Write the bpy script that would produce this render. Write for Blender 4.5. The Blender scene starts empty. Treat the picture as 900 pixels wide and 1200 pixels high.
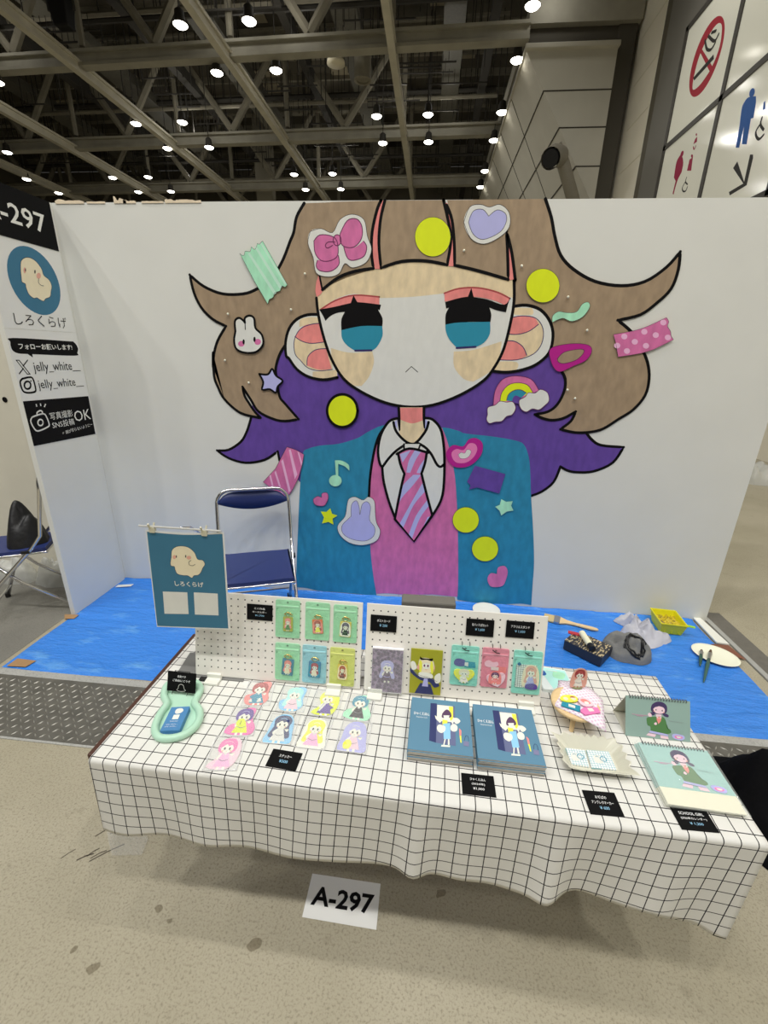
import bpy, bmesh, math, random
from mathutils import Matrix, Vector, Euler, noise
random.seed(7)
PI=math.pi
S=bpy.context.scene
COL=S.collection
S.view_settings.view_transform='Standard'; S.view_settings.look='None'
S.view_settings.exposure=0.0; S.view_settings.gamma=1.0; S.view_settings.use_curve_mapping=False
LP=.57
WS=.07
BS=1.95
FILL=25
HP=110
SE=.12
MURAL=[
('purple_hair','purple inner hair with black outline',[('purple',[(0.9124,1.1172,1),(0.9989,1.1251),(1.0968,1.187),(1.1449,1.2566),(1.1742,1.3244),(1.1886,1.3644,1),(1.2363,1.6204,1),(1.3819,1.8229,1),(2.2275,1.8972,1),(3.1379,1.8593,1),(3.258,1.7329,1),(3.4145,1.4556,1),(3.4569,1.3468,1),(3.5406,1.2814),(3.6289,1.2599),(3.7105,1.2596,1),(3.6612,1.1528),(3.5505,1.0889),(3.4411,1.077),(3.3298,1.1113,1),(3.3021,1.0034),(3.2361,0.9319),(3.1642,0.8936,1),(3.0408,1.0576,1),(1.9413,1.0459,1),(1.5448,1.1103,1),(1.5222,0.9057,1),(1.4686,0.9672),(1.3877,1.0338,1),(1.3756,1.0682,1),(1.3654,1.1299,1),(1.2628,1.063),(1.1187,1.0354),(0.9928,1.0648)]),('black',[(1.1886,1.3644),(1.1742,1.3244),(1.1449,1.2566),(1.0968,1.187),(0.9989,1.1251),(0.9124,1.1172,1),(0.9928,1.0648),(1.1187,1.0354),(1.2628,1.063),(1.3654,1.1299,1),(1.3752,1.0612)],0.0185),('black',[(3.4569,1.3468),(3.501,1.3011),(3.5675,1.2662),(3.7105,1.2596,1),(3.6612,1.1528),(3.5505,1.0889),(3.4411,1.077),(3.3772,1.0872),(3.3298,1.1113,1),(3.3021,1.0034),(3.2361,0.9319),(3.1642,0.8936)],0.0185)]),
('jacket','teal painted jacket',[('teal',[(1.4464,0.039,1),(1.4646,0.2663),(1.4909,0.585),(1.511,0.8109),(1.5344,1.0267),(1.5526,1.1312),(1.581,1.1556),(1.6708,1.1838),(1.8067,1.2029),(1.9409,1.2482),(2.007,1.2902),(2.0852,1.3322,1),(2.1306,1.3468,1),(2.1276,1.1897,1),(2.0536,0.7679,1),(2.0938,0.0145,1),(2.0035,0.0156),(1.7914,0.0205),(1.6384,0.0202),(1.5313,0.0372)]),('teal',[(2.4941,1.3425,1),(2.5553,1.3418),(2.6379,1.3225),(2.6796,1.3088),(2.8623,1.2956),(3.0147,1.2742),(3.0727,1.2479),(3.1132,1.1668),(3.1369,1.0623),(3.1633,0.9004),(3.2164,0.6183),(3.2537,0.3797),(3.2678,0.1917),(3.2804,0.0295,1),(3.1982,0.0359),(3.0527,0.0169),(2.8806,0.0158),(2.7233,0.0294,1),(2.62,0.58,1),(2.5106,1.2453,1)])]),
('vest','pink painted vest',[('pinkd',[(2.1244,1.3337,1),(2.0739,1.2273),(2.049,1.1056),(2.0367,1.0089),(2.028,0.8101),(2.0344,0.6184),(2.0442,0.3876),(2.0689,0.1798),(2.0935,0.0315,1),(2.183,0.0421),(2.3019,0.04,1),(2.529,0.0602,1),(2.7212,0.056,1),(2.7147,0.213),(2.6834,0.5841),(2.6428,0.9283),(2.6095,1.0908),(2.5619,1.2474),(2.5199,1.3384,1),(2.4572,1.3843,1)]),('black',[(2.1203,1.3175),(2.0903,1.268),(2.0649,1.1867),(2.044,1.0672),(2.0316,0.9543),(2.0265,0.8243)],0.0185)]),
('brown_hair','brown hair on the left side',[('brown',[(1.6193,2.633,1),(1.5699,2.5636),(1.5486,2.4848),(1.5225,2.4346),(1.4822,2.3529),(1.4423,2.2902),(1.3954,2.2264),(1.2925,2.1717),(1.2026,2.1436),(1.0635,2.1422),(0.9414,2.1849),(0.8569,2.2495,1),(0.8726,2.1458),(0.913,2.0569),(0.9827,1.9897),(1.0667,1.9508,1),(1.0012,1.8623),(0.9654,1.7783),(0.9491,1.693),(0.9594,1.7842),(0.9495,1.6375),(0.9684,1.563),(1.0075,1.4815),(1.1087,1.3943),(1.2298,1.3658),(1.257,1.3642,1),(1.219,1.402),(1.1767,1.4676),(1.1534,1.5115),(1.1449,1.5681,1),(1.1982,1.4811),(1.2465,1.4055),(1.352,1.3571),(1.433,1.347),(1.5284,1.3635,1),(1.4394,1.4634),(1.4021,1.5129),(1.389,1.6246),(1.3869,1.6978),(1.4181,1.7823),(1.4602,1.842,1),(1.9212,1.948,1),(2.1116,2.299,1),(2.1035,2.6447,1)]),('black',[(1.6193,2.633),(1.5699,2.5636),(1.5486,2.4848),(1.5225,2.4346),(1.4822,2.3529),(1.4423,2.2902),(1.3954,2.2264),(1.2925,2.1717),(1.2026,2.1436),(1.0635,2.1422),(0.9414,2.1849),(0.8569,2.2495,1),(0.8726,2.1458),(0.913,2.0569),(0.9827,1.9897),(1.0667,1.9508,1),(1.0012,1.8623),(0.9654,1.7783),(0.9491,1.693),(0.9594,1.7842),(0.9495,1.6375),(0.9684,1.563),(1.0075,1.4815),(1.1087,1.3943),(1.2298,1.3658),(1.257,1.3642,1),(1.219,1.402),(1.1767,1.4676),(1.1534,1.5115),(1.1449,1.5681,1),(1.1982,1.4811),(1.2465,1.4055),(1.352,1.3571),(1.433,1.347),(1.5284,1.3635,1),(1.4394,1.4634),(1.4021,1.5129),(1.389,1.6246),(1.3869,1.6978),(1.4181,1.7823),(1.4602,1.842)],0.0185)]),
('brown_hair','brown hair on the right side',[('brown',[(3.0118,2.6457,1),(3.0575,2.556),(3.0913,2.4619),(3.1393,2.3657),(3.225,2.2925),(3.3569,2.2311),(3.5088,2.2098),(3.6372,2.2333),(3.739,2.3075),(3.7958,2.3856,1),(3.8067,2.2958),(3.7904,2.1974),(3.728,2.1212),(3.6478,2.0559),(3.5246,2.024,1),(3.6122,1.9633),(3.6837,1.8842),(3.7454,1.7897),(3.7761,1.6925),(3.7734,1.592),(3.7201,1.5022),(3.7188,1.5057),(3.6421,1.4395),(3.5595,1.3755),(3.4804,1.3502),(3.3851,1.344),(3.2915,1.3615,1),(3.3492,1.4168),(3.3691,1.4783,1),(3.2986,1.4333),(3.2285,1.4185),(3.1666,1.4286),(3.115,1.4512,1),(3.1966,1.4723),(3.2491,1.5223),(3.2777,1.6062),(3.2727,1.6759),(3.2415,1.7267,1),(3.1379,1.8593,1),(2.8159,1.9631,1),(2.6093,2.6449,1)]),('black',[(3.0118,2.6457),(3.0575,2.556),(3.0913,2.4619),(3.1393,2.3657),(3.225,2.2925),(3.3569,2.2311),(3.5088,2.2098),(3.6372,2.2333),(3.739,2.3075),(3.7958,2.3856,1),(3.8067,2.2958),(3.7904,2.1974),(3.728,2.1212),(3.6478,2.0559),(3.5246,2.024,1),(3.6122,1.9633),(3.6837,1.8842),(3.7454,1.7897),(3.7761,1.6925),(3.7734,1.592),(3.7201,1.5022),(3.6421,1.4395),(3.5595,1.3755),(3.4804,1.3502),(3.3851,1.344),(3.2915,1.3615,1),(3.3492,1.4168),(3.3691,1.4783,1),(3.2986,1.4333),(3.2285,1.4185),(3.1666,1.4286),(3.115,1.4512,1),(3.1966,1.4723),(3.2491,1.5223),(3.2777,1.6062),(3.2727,1.6759),(3.2415,1.7267)],0.0185)]),
('ear','ear on the left of the face',[('white',[(1.719,2.0286,1),(1.62,2.0272),(1.544,1.9981),(1.4909,1.9407),(1.4637,1.8596),(1.4631,1.7774),(1.4815,1.76),(1.5301,1.6953),(1.6061,1.6488),(1.7091,1.6309),(1.8061,1.6481,1),(1.8025,1.849,1),(1.7915,1.9458,1)]),('tan',[(1.569,1.9985),(1.6319,2.0129),(1.6939,2.0116,1),(1.6992,1.9803,1),(1.6304,1.9713),(1.5608,1.9533,1)]),('tan',[(1.6395,1.68,1),(1.8003,1.6961,1),(1.8061,1.6481,1),(1.7091,1.6309),(1.6383,1.6436,1)]),('tan',[(1.7116,1.9783,1),(1.6429,1.9715),(1.5666,1.942),(1.523,1.8724),(1.5242,1.7906),(1.5584,1.7499),(1.6081,1.7032),(1.6848,1.6871),(1.7748,1.6978,1),(1.7667,1.9454,1)]),('coral',[(1.5266,1.8955,1),(1.5797,1.9536),(1.6305,1.9725),(1.6991,1.9758,1),(1.7276,1.8671,1),(1.639,1.8561),(1.5761,1.8676)]),('coral',[(1.6021,1.7175,1),(1.6107,1.7748),(1.6631,1.817),(1.733,1.8267,1),(1.7685,1.7013,1),(1.685,1.6932)]),('navy',[(1.7116,1.9783),(1.6429,1.9715),(1.5666,1.942),(1.523,1.8724),(1.5242,1.7906),(1.5584,1.7499),(1.6081,1.7032),(1.6848,1.6871),(1.7748,1.6978)],0.005),('navy',[(1.5266,1.8955),(1.5761,1.8676),(1.639,1.8561),(1.7276,1.8671)],0.005),('navy',[(1.6021,1.7175),(1.6107,1.7748),(1.6631,1.817),(1.733,1.8267)],0.005),('black',[(1.7067,2.0284),(1.62,2.0272),(1.544,1.9981),(1.4909,1.9407),(1.4637,1.8596),(1.4631,1.7774),(1.4815,1.76),(1.5301,1.6953),(1.6061,1.6488),(1.7091,1.6309),(1.8061,1.6481)],0.0185)]),
('ear','ear on the right of the face',[('white',[(2.8934,2.0902,1),(2.9771,2.0992),(3.065,2.074),(3.1306,2.0087),(3.1594,1.9283),(3.1491,1.8317),(3.0793,1.7597),(2.9813,1.7216),(2.8938,1.7092),(2.8112,1.7144,1),(2.7844,2.0437,1)]),('tan',[(2.9014,2.0824),(3.0144,2.0839,1),(3.0193,2.047),(2.913,2.0455,1)]),('tan',[(2.8034,1.717,1),(2.8279,1.768),(2.9605,1.7711),(2.9592,1.721),(2.8938,1.7092)]),('tan',[(2.8797,2.025,1),(2.9564,2.0394),(3.0431,2.0274),(3.0939,1.9678),(3.0982,1.8861),(3.0563,1.8227),(2.9588,1.7853),(2.8486,1.7827,1),(2.8362,1.9635,1)]),('coral',[(2.8674,1.9435,1),(2.9408,1.9339),(3.0103,1.9529),(3.0646,1.9943,1),(3.0281,2.0338),(2.9564,2.0394),(2.8797,2.025,1)]),('coral',[(2.8585,1.8925,1),(2.9308,1.8966),(2.9857,1.8631),(3.0169,1.812,1),(2.9588,1.7853),(2.8412,1.7826,1)]),('navy',[(2.8797,2.025),(2.9564,2.0394),(3.0431,2.0274),(3.0939,1.9678),(3.0982,1.8861),(3.0563,1.8227),(2.9588,1.7853),(2.8486,1.7827)],0.005),('navy',[(2.8754,1.9368),(2.9408,1.9339),(3.0103,1.9529),(3.0646,1.9943)],0.005),('navy',[(2.8728,1.8955),(2.9311,1.8939),(2.9857,1.8631),(3.0169,1.812)],0.005),('black',[(2.8934,2.0902),(2.9771,2.0992),(3.065,2.074),(3.1306,2.0087),(3.1594,1.9283),(3.1491,1.8317),(3.0793,1.7597),(2.9813,1.7216),(2.8938,1.7092),(2.8112,1.7144)],0.0185)]),
('face','white painted face with tan cheeks',[('white',[(1.6791,2.1376,1),(1.6835,2.0281),(1.7187,1.8876),(1.7632,1.7576),(1.8412,1.64),(1.9693,1.5597),(2.1304,1.4952),(2.2906,1.4725),(2.4477,1.4901),(2.6144,1.5564),(2.7589,1.6502),(2.825,1.7392),(2.8716,1.8538),(2.8962,2.0185),(2.9007,2.1244),(2.8876,2.2338,1),(2.6414,2.2866),(2.4125,2.3221),(2.2123,2.3212),(1.995,2.2752),(1.8169,2.219),(1.7103,2.1649)]),('tan',[(1.6821,2.1377,1),(1.7103,2.1649),(1.8169,2.219),(1.995,2.2752),(2.2123,2.3212),(2.4125,2.3221),(2.6414,2.2866),(2.8872,2.2376,1),(2.8935,2.1374,1),(2.765,2.175),(2.6353,2.1958),(2.4804,2.1592,1),(2.2777,2.1373),(2.071,2.1284,1),(1.9213,2.1509),(1.8004,2.1187),(1.692,2.0559,1)]),('tan',[(1.7646,1.8308,1),(1.8899,1.8044),(2.0379,1.8148,1),(2.0497,1.7496),(2.0194,1.6598),(1.9691,1.598,1),(1.9131,1.5994),(1.8412,1.64),(1.7788,1.7432)]),('tan',[(2.5602,1.8261,1),(2.6815,1.8385),(2.8527,1.8923,1),(2.8485,1.7969),(2.7982,1.7097),(2.6988,1.6455,1),(2.6366,1.6615),(2.5702,1.733)]),('black',[(1.6787,2.1241),(1.6881,2.0282),(1.7218,1.8877),(1.7711,1.7578),(1.8492,1.6402),(1.9693,1.5597),(2.1304,1.4952),(2.2906,1.4725),(2.4477,1.4901),(2.6144,1.5564),(2.7589,1.6502),(2.825,1.7392),(2.8716,1.8538),(2.8962,2.0185),(2.9007,2.1244),(2.8876,2.2338)],0.0185),('black',[(2.2582,1.6929),(2.2954,1.7291,1),(2.3386,1.6949)],0.005)]),
('eye','eye on the left with coral lid',[('coral',[(1.6997,2.056,1),(1.8003,2.1119),(1.9213,2.1429),(2.0783,2.1351,1),(2.0792,2.0854,1),(1.9364,2.0999),(1.8455,2.0852),(1.7301,2.0398,1)]),('dkcoral',[(1.6997,2.056),(1.8003,2.1119),(1.9213,2.1429),(2.0783,2.1351)],0.009),('black',[(1.6952,2.0587,1),(1.7844,2.0736),(1.888,2.0966),(1.8986,2.0995,1),(1.9153,2.1428,1),(1.9394,2.104,1),(1.9966,2.1006),(2.0896,2.0909,1),(2.0812,2.0583,1),(2.0722,2.0609),(2.1002,2.0134),(2.0998,1.9622,1),(1.9672,1.9628),(1.8363,1.9367,1),(1.837,2.0026),(1.8604,2.0471,1),(1.8145,2.041),(1.7682,2.0224),(1.7336,1.9926,1),(1.7189,2.0217)]),('blue',[(1.8364,1.9395,1),(1.9672,1.9656),(2.0996,1.9677,1),(2.1024,1.909),(2.0683,1.8443),(2.0332,1.8191,1),(1.9259,1.8168,1),(1.8744,1.8475),(1.8405,1.8899)]),('navy',[(1.9259,1.8182),(2.0331,1.822)],0.012)]),
('eye','eye on the right with coral lid',[('coral',[(2.4775,2.1592,1),(2.5647,2.1861),(2.6784,2.191),(2.7939,2.1688),(2.8755,2.1346,1),(2.8559,2.095,1),(2.7701,2.1256),(2.6401,2.1412),(2.4835,2.113,1)]),('dkcoral',[(2.4775,2.1592),(2.5647,2.1861),(2.6784,2.191),(2.7939,2.1688),(2.8755,2.1346)],0.009),('black',[(2.4866,2.1104,1),(2.5688,2.1338),(2.6228,2.1423,1),(2.6386,2.1907,1),(2.6574,2.1401,1),(2.7414,2.1279),(2.844,2.1002),(2.8774,2.1424,1),(2.8656,2.0978),(2.8601,2.058,1),(2.8047,2.0679),(2.7573,2.0832,1),(2.7729,2.0435),(2.7715,2.0004,1),(2.6669,2.0015),(2.5799,1.9934),(2.4971,1.9797,1),(2.4944,2.0396),(2.512,2.0801,1),(2.4949,2.0745,1)]),('blue',[(2.4969,1.9825,1),(2.5797,1.9961),(2.7698,2.0031,1),(2.7753,1.9351),(2.7439,1.8819),(2.6919,1.8543,1),(2.5795,1.8477,1),(2.5282,1.8958),(2.5025,1.944)]),('navy',[(2.5765,1.8476),(2.6946,1.8571)],0.012)]),
('bangs','brown fringe with pink strands',[('coral',[(1.6976,2.2537,1),(1.7179,2.165),(1.6819,2.1309,1),(1.6738,2.1645),(1.6815,2.218,1)]),('brown',[(1.7007,2.2577,1),(1.718,2.1717,1),(1.8171,2.2388),(1.9214,2.2747),(2.0388,2.2922,1),(2.0261,2.3749),(2.0289,2.4868),(2.0556,2.5954),(2.0785,2.6425,1),(1.7798,2.6373,1),(1.673,2.4247,1)]),('coral',[(2.0757,2.6425,1),(2.0489,2.5715),(2.028,2.4498),(2.0462,2.2884,1),(2.0798,2.2885,1),(2.07,2.4251),(2.0748,2.5474),(2.1008,2.6424,1)]),('brown',[(2.1008,2.6424,1),(2.0776,2.5474),(2.07,2.4251),(2.0855,2.295,1),(2.2119,2.3301),(2.355,2.3332),(2.484,2.3136,1),(2.4971,2.4255),(2.484,2.5103),(2.4406,2.6426,1)]),('coral',[(2.4483,2.6286,1),(2.4815,2.5461),(2.5013,2.4255),(2.4931,2.306,1),(2.5298,2.3062,1),(2.5208,2.4255),(2.4979,2.5461),(2.462,2.6285,1)]),('brown',[(2.461,2.6424,1),(2.4952,2.5461),(2.518,2.4255),(2.5294,2.3113,1),(2.6698,2.283),(2.8523,2.2373,1),(2.8349,2.3648),(2.8143,2.4859,1),(2.8097,2.6425,1)]),('coral',[(2.8225,2.4379,1),(2.8583,2.3649),(2.8938,2.2402,1),(2.8515,2.2322,1),(2.8432,2.3525,1)]),('black',[(1.718,2.1717),(1.8171,2.2388),(1.9214,2.2747),(2.0388,2.2922,1),(2.0261,2.3749),(2.0289,2.4868),(2.0556,2.5954),(2.0785,2.6425)],0.0185),('black',[(2.1008,2.6424),(2.0776,2.5474),(2.07,2.4251),(2.0855,2.295,1),(2.2119,2.3301),(2.355,2.3332),(2.484,2.3136,1),(2.4971,2.4255),(2.484,2.5103),(2.4406,2.6426)],0.0185),('black',[(2.4601,2.6169),(2.4952,2.5461),(2.518,2.4255),(2.5294,2.3113,1),(2.6698,2.283),(2.8523,2.2373,1),(2.8349,2.3648),(2.8143,2.4859,1),(2.8568,2.3771),(2.8946,2.2338)],0.0185),('black',[(1.7007,2.2577),(1.718,2.1717)],0.012)]),
('neck','tan neck with coral band',[('tan',[(2.2183,1.4668,1),(2.2259,1.3949),(2.2238,1.2997),(2.2587,1.2589),(2.3306,1.2247),(2.3733,1.2512),(2.4034,1.3413),(2.3947,1.4727,1)]),('coral',[(2.2253,1.4645,1),(2.388,1.47,1),(2.3939,1.3907,1),(2.3157,1.3639),(2.2349,1.3867,1)]),('black',[(2.2217,1.4669),(2.2276,1.395),(2.2285,1.3173)],0.0185),('black',[(2.3896,1.4725),(2.3934,1.4009),(2.4034,1.3413)],0.0185)]),
('shirt','white shirt collar with black outline',[('white',[(2.2101,1.3986,1),(2.1586,1.371),(2.1077,1.2864),(2.0875,1.1787),(2.0982,1.0881),(2.1188,1.0522,1),(2.1331,0.9404),(2.1736,0.7982),(2.219,0.6823,1),(2.3678,0.4983,1),(2.4925,0.7135,1),(2.5409,0.8187),(2.5566,0.9245),(2.5509,1.0999),(2.5357,1.2333),(2.5073,1.3366),(2.4521,1.3945),(2.4017,1.4055,1),(2.4078,1.3415),(2.3888,1.2887),(2.3475,1.2387),(2.3305,1.2265),(2.295,1.2321),(2.2406,1.274),(2.2288,1.3086,1)]),('lav',[(2.2105,1.3858,1),(2.2215,1.317,1),(2.1894,1.3635,1)]),('lav',[(2.4022,1.397,1),(2.4059,1.3284,1),(2.4257,1.3765,1)]),('black',[(2.2146,1.3945),(2.1586,1.371),(2.1077,1.2864),(2.0875,1.1787),(2.0982,1.0881),(2.1189,1.0503,1),(2.1652,1.1186),(2.2173,1.1753),(2.2822,1.2227)],0.0185),('black',[(2.1189,1.0503),(2.1331,0.9404),(2.1736,0.7982),(2.219,0.6823,1),(2.3678,0.4983,1),(2.4925,0.7135,1),(2.5409,0.8187),(2.5566,0.9245),(2.5509,1.0999),(2.5357,1.2333),(2.5073,1.3366),(2.4521,1.3945),(2.4019,1.4029)],0.0185),('black',[(2.1893,1.3678),(2.204,1.3164),(2.2407,1.2696),(2.2906,1.2319),(2.3306,1.2247),(2.3519,1.2389),(2.3769,1.2663),(2.413,1.3244),(2.4257,1.3765)],0.0185),('black',[(2.352,1.2362),(2.4107,1.2059),(2.4573,1.1588),(2.4966,1.0928),(2.5244,1.0731),(2.548,1.0906)],0.0185)]),
('tie','pink and lavender striped tie',[('pinkd',[(2.2268,1.1577,1),(2.3055,1.1925),(2.4255,1.1753,1),(2.4167,1.0937),(2.3982,1.0193,1),(2.2768,1.0134,1),(2.2475,1.0767)]),('pinkd',[(2.2768,1.0134,1),(2.3982,1.0193,1),(2.4372,0.8802),(2.4876,0.7181,1),(2.3678,0.4983,1),(2.2195,0.6673,1),(2.2293,0.8014),(2.2572,0.9278)]),('lav',[(2.2405,1.1492,1),(2.3148,1.1813,1),(2.2604,1.091,1)]),('lav',[(2.3414,1.1806,1),(2.39,1.1809,1),(2.3532,1.118),(2.3172,1.02,1),(2.2901,1.0214,1),(2.3046,1.1067)]),('lav',[(2.4108,1.1206,1),(2.4057,1.0473,1),(2.3982,1.0193,1),(2.3621,1.0221,1),(2.3821,1.0738)]),('lav',[(2.3403,1.0072,1),(2.3942,1.0098,1),(2.335,0.9224),(2.2652,0.8325),(2.231,0.7475,1),(2.2465,0.8411,1),(2.2709,0.9285)]),('lav',[(2.4063,0.9497,1),(2.4276,0.8892,1),(2.3505,0.7789),(2.283,0.6006,1),(2.252,0.624,1),(2.3229,0.7773)]),('lav',[(2.4449,0.823,1),(2.4625,0.7853,1),(2.4014,0.6832),(2.3525,0.5231,1),(2.3249,0.5471,1),(2.3726,0.7014)]),('lav',[(2.4817,0.7079,1),(2.4241,0.6043,1),(2.4565,0.6965,1)]),('white',[(2.2707,1.2222,1),(2.3762,1.2266,1),(2.3715,1.198,1),(2.2718,1.1937,1)]),('black',[(2.2181,1.15),(2.3055,1.1925),(2.4347,1.1685)],0.0185),('black',[(2.2268,1.1577),(2.2475,1.0767),(2.2769,1.0115,1),(2.254,0.8896),(2.2195,0.6673)],0.0185),('black',[(2.4255,1.1753),(2.4167,1.0937),(2.3964,1.0192,1),(2.4372,0.8802),(2.4897,0.7133)],0.0185),('black',[(2.2195,0.6673),(2.3678,0.4983,1),(2.4897,0.7133)],0.0185),('black',[(2.2663,1.222),(2.2675,1.1882)],0.012),('black',[(2.3789,1.2267),(2.3691,1.1925)],0.012)]),
('yellow_dot','round neon yellow dot on the fringe',[('yellow',[(2.4947,2.4584),(2.4876,2.4144),(2.4609,2.3787),(2.4198,2.3586),(2.3725,2.3585),(2.3287,2.3783),(2.2975,2.4142),(2.285,2.4585),(2.2933,2.5022),(2.3206,2.537),(2.3613,2.5559),(2.4075,2.5558),(2.4502,2.5366),(2.4813,2.5019)]),('dkline',[(2.4947,2.4584),(2.4876,2.4144),(2.4609,2.3787),(2.4198,2.3586),(2.3725,2.3585),(2.3287,2.3783),(2.2975,2.4142),(2.285,2.4585),(2.2933,2.5022),(2.3206,2.537),(2.3613,2.5559),(2.4075,2.5558),(2.4502,2.5366),(2.4813,2.5019),(2.4947,2.4584)],0.002)]),
('yellow_dot','round neon yellow dot on the right hair',[('yellow',[(3.1554,2.2068),(3.1519,2.1675),(3.1296,2.1355),(3.0933,2.1173),(3.0498,2.1168),(3.0083,2.1341),(2.9768,2.1657),(2.9622,2.2051),(2.9667,2.2443),(2.9895,2.2755),(3.0256,2.2928),(3.0682,2.2931),(3.1089,2.2762),(3.1401,2.2455)]),('dkline',[(3.1554,2.2068),(3.1519,2.1675),(3.1296,2.1355),(3.0933,2.1173),(3.0498,2.1168),(3.0083,2.1341),(2.9768,2.1657),(2.9622,2.2051),(2.9667,2.2443),(2.9895,2.2755),(3.0256,2.2928),(3.0682,2.2931),(3.1089,2.2762),(3.1401,2.2455),(3.1554,2.2068)],0.002)]),
('yellow_dot','neon yellow dot with thick black outline',[('yellow',[(1.9432,1.4357),(1.9329,1.3879),(1.9037,1.3484),(1.8611,1.3253),(1.8138,1.3235),(1.7714,1.3435),(1.7427,1.3811),(1.7332,1.4286),(1.7446,1.4762),(1.7744,1.5147),(1.8165,1.5366),(1.8626,1.538),(1.9041,1.5187),(1.9328,1.4823)]),('black',[(1.9432,1.4357),(1.9329,1.3879),(1.9037,1.3484),(1.8611,1.3253),(1.8138,1.3235),(1.7714,1.3435),(1.7427,1.3811),(1.7332,1.4286),(1.7446,1.4762),(1.7744,1.5147),(1.8165,1.5366),(1.8626,1.538),(1.9041,1.5187),(1.9328,1.4823),(1.9432,1.4357)],0.0185)]),
('yellow_dot','upper neon yellow button on the jacket',[('yellow',[(2.8248,0.6969),(2.8196,0.6539),(2.7966,0.6179),(2.7606,0.5963),(2.7184,0.5936),(2.679,0.6104),(2.65,0.6434),(2.6375,0.6856),(2.6436,0.7285),(2.667,0.7638),(2.7028,0.7845),(2.7442,0.7868),(2.7829,0.7705),(2.8117,0.7384)]),('dkline',[(2.8248,0.6969),(2.8196,0.6539),(2.7966,0.6179),(2.7606,0.5963),(2.7184,0.5936),(2.679,0.6104),(2.65,0.6434),(2.6375,0.6856),(2.6436,0.7285),(2.667,0.7638),(2.7028,0.7845),(2.7442,0.7868),(2.7829,0.7705),(2.8117,0.7384),(2.8248,0.6969)],0.003)]),
('yellow_dot','lower neon yellow button on the jacket',[('yellow',[(2.9843,0.4809),(2.9796,0.437),(2.9568,0.4003),(2.9206,0.3781),(2.8779,0.375),(2.8377,0.3918),(2.8078,0.425),(2.7945,0.4679),(2.8,0.5117),(2.8233,0.5477),(2.8593,0.569),(2.9012,0.5717),(2.9407,0.5554),(2.9704,0.5231)]),('dkline',[(2.9843,0.4809),(2.9796,0.437),(2.9568,0.4003),(2.9206,0.3781),(2.8779,0.375),(2.8377,0.3918),(2.8078,0.425),(2.7945,0.4679),(2.8,0.5117),(2.8233,0.5477),(2.8593,0.569),(2.9012,0.5717),(2.9407,0.5554),(2.9704,0.5231),(2.9843,0.4809)],0.003)]),
('bow','pink bow on a white backing',[('white',[(1.653,2.4872),(1.7192,2.5019),(1.7885,2.4808),(1.8356,2.5481),(1.9073,2.5745),(1.9784,2.5477),(2.0006,2.4622),(2.0258,2.3938),(1.9946,2.324),(1.911,2.2941),(1.8625,2.317),(1.8249,2.2611),(1.7574,2.2436),(1.6829,2.2641),(1.6661,2.3484),(1.6361,2.4246)]),('dkline',[(1.653,2.4872),(1.7192,2.5019),(1.7885,2.4808),(1.8356,2.5481),(1.9073,2.5745),(1.9784,2.5477),(2.0006,2.4622),(2.0258,2.3938),(1.9946,2.324),(1.911,2.2941),(1.8625,2.317),(1.8249,2.2611),(1.7574,2.2436),(1.6829,2.2641),(1.6661,2.3484),(1.6361,2.4246),(1.653,2.4872)],0.003),('pinkd',[(1.6925,2.3356,1),(1.774,2.3295),(1.8232,2.3617,1),(1.8255,2.3104),(1.7729,2.2738),(1.7058,2.2773),(1.6841,2.3032)]),('pinkd',[(1.8559,2.406,1),(1.9214,2.4024),(1.9763,2.4374,1),(1.9968,2.4063),(1.9798,2.3558),(1.9141,2.3339),(1.8774,2.3491)]),('pinkd',[(1.6734,2.4372),(1.711,2.4685),(1.7838,2.4623),(1.8168,2.4311),(1.8188,2.3616),(1.774,2.3321),(1.7147,2.3331),(1.6788,2.374)]),('pinkd',[(1.8348,2.4746),(1.8786,2.542),(1.9357,2.5503),(1.9673,2.5113),(1.9647,2.4498),(1.9214,2.4061),(1.8632,2.406),(1.8372,2.4311)]),('pinkd',[(1.8417,2.4411),(1.8368,2.4242),(1.8243,2.4137),(1.8088,2.4136),(1.7965,2.4242),(1.7921,2.4411),(1.7971,2.4579),(1.8096,2.4683),(1.825,2.4683),(1.8372,2.4579)]),('plum',[(1.6734,2.4372),(1.711,2.4685),(1.7838,2.4623),(1.8168,2.4311),(1.8188,2.3616),(1.774,2.3321),(1.7147,2.3331),(1.6788,2.374),(1.6734,2.4372)],0.005),('plum',[(1.8348,2.4746),(1.8786,2.542),(1.9357,2.5503),(1.9673,2.5113),(1.9647,2.4498),(1.9214,2.4061),(1.8632,2.406),(1.8372,2.4311),(1.8348,2.4746)],0.005),('plum',[(1.6925,2.3356),(1.6841,2.3032),(1.7058,2.2773),(1.7729,2.2738),(1.8255,2.3104),(1.8232,2.3617)],0.005),('plum',[(1.9763,2.4374),(1.9968,2.4063),(1.9798,2.3558),(1.9141,2.3339),(1.8774,2.3491),(1.8559,2.406)],0.005),('plum',[(1.8417,2.4411),(1.8368,2.4242),(1.8243,2.4137),(1.8088,2.4136),(1.7965,2.4242),(1.7921,2.4411),(1.7971,2.4579),(1.8096,2.4683),(1.825,2.4683),(1.8372,2.4579),(1.8417,2.4411)],0.005),('plum',[(1.8051,2.4311),(1.7613,2.431),(1.7433,2.4122),(1.7577,2.3996),(1.7902,2.4147)],0.005)]),
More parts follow.
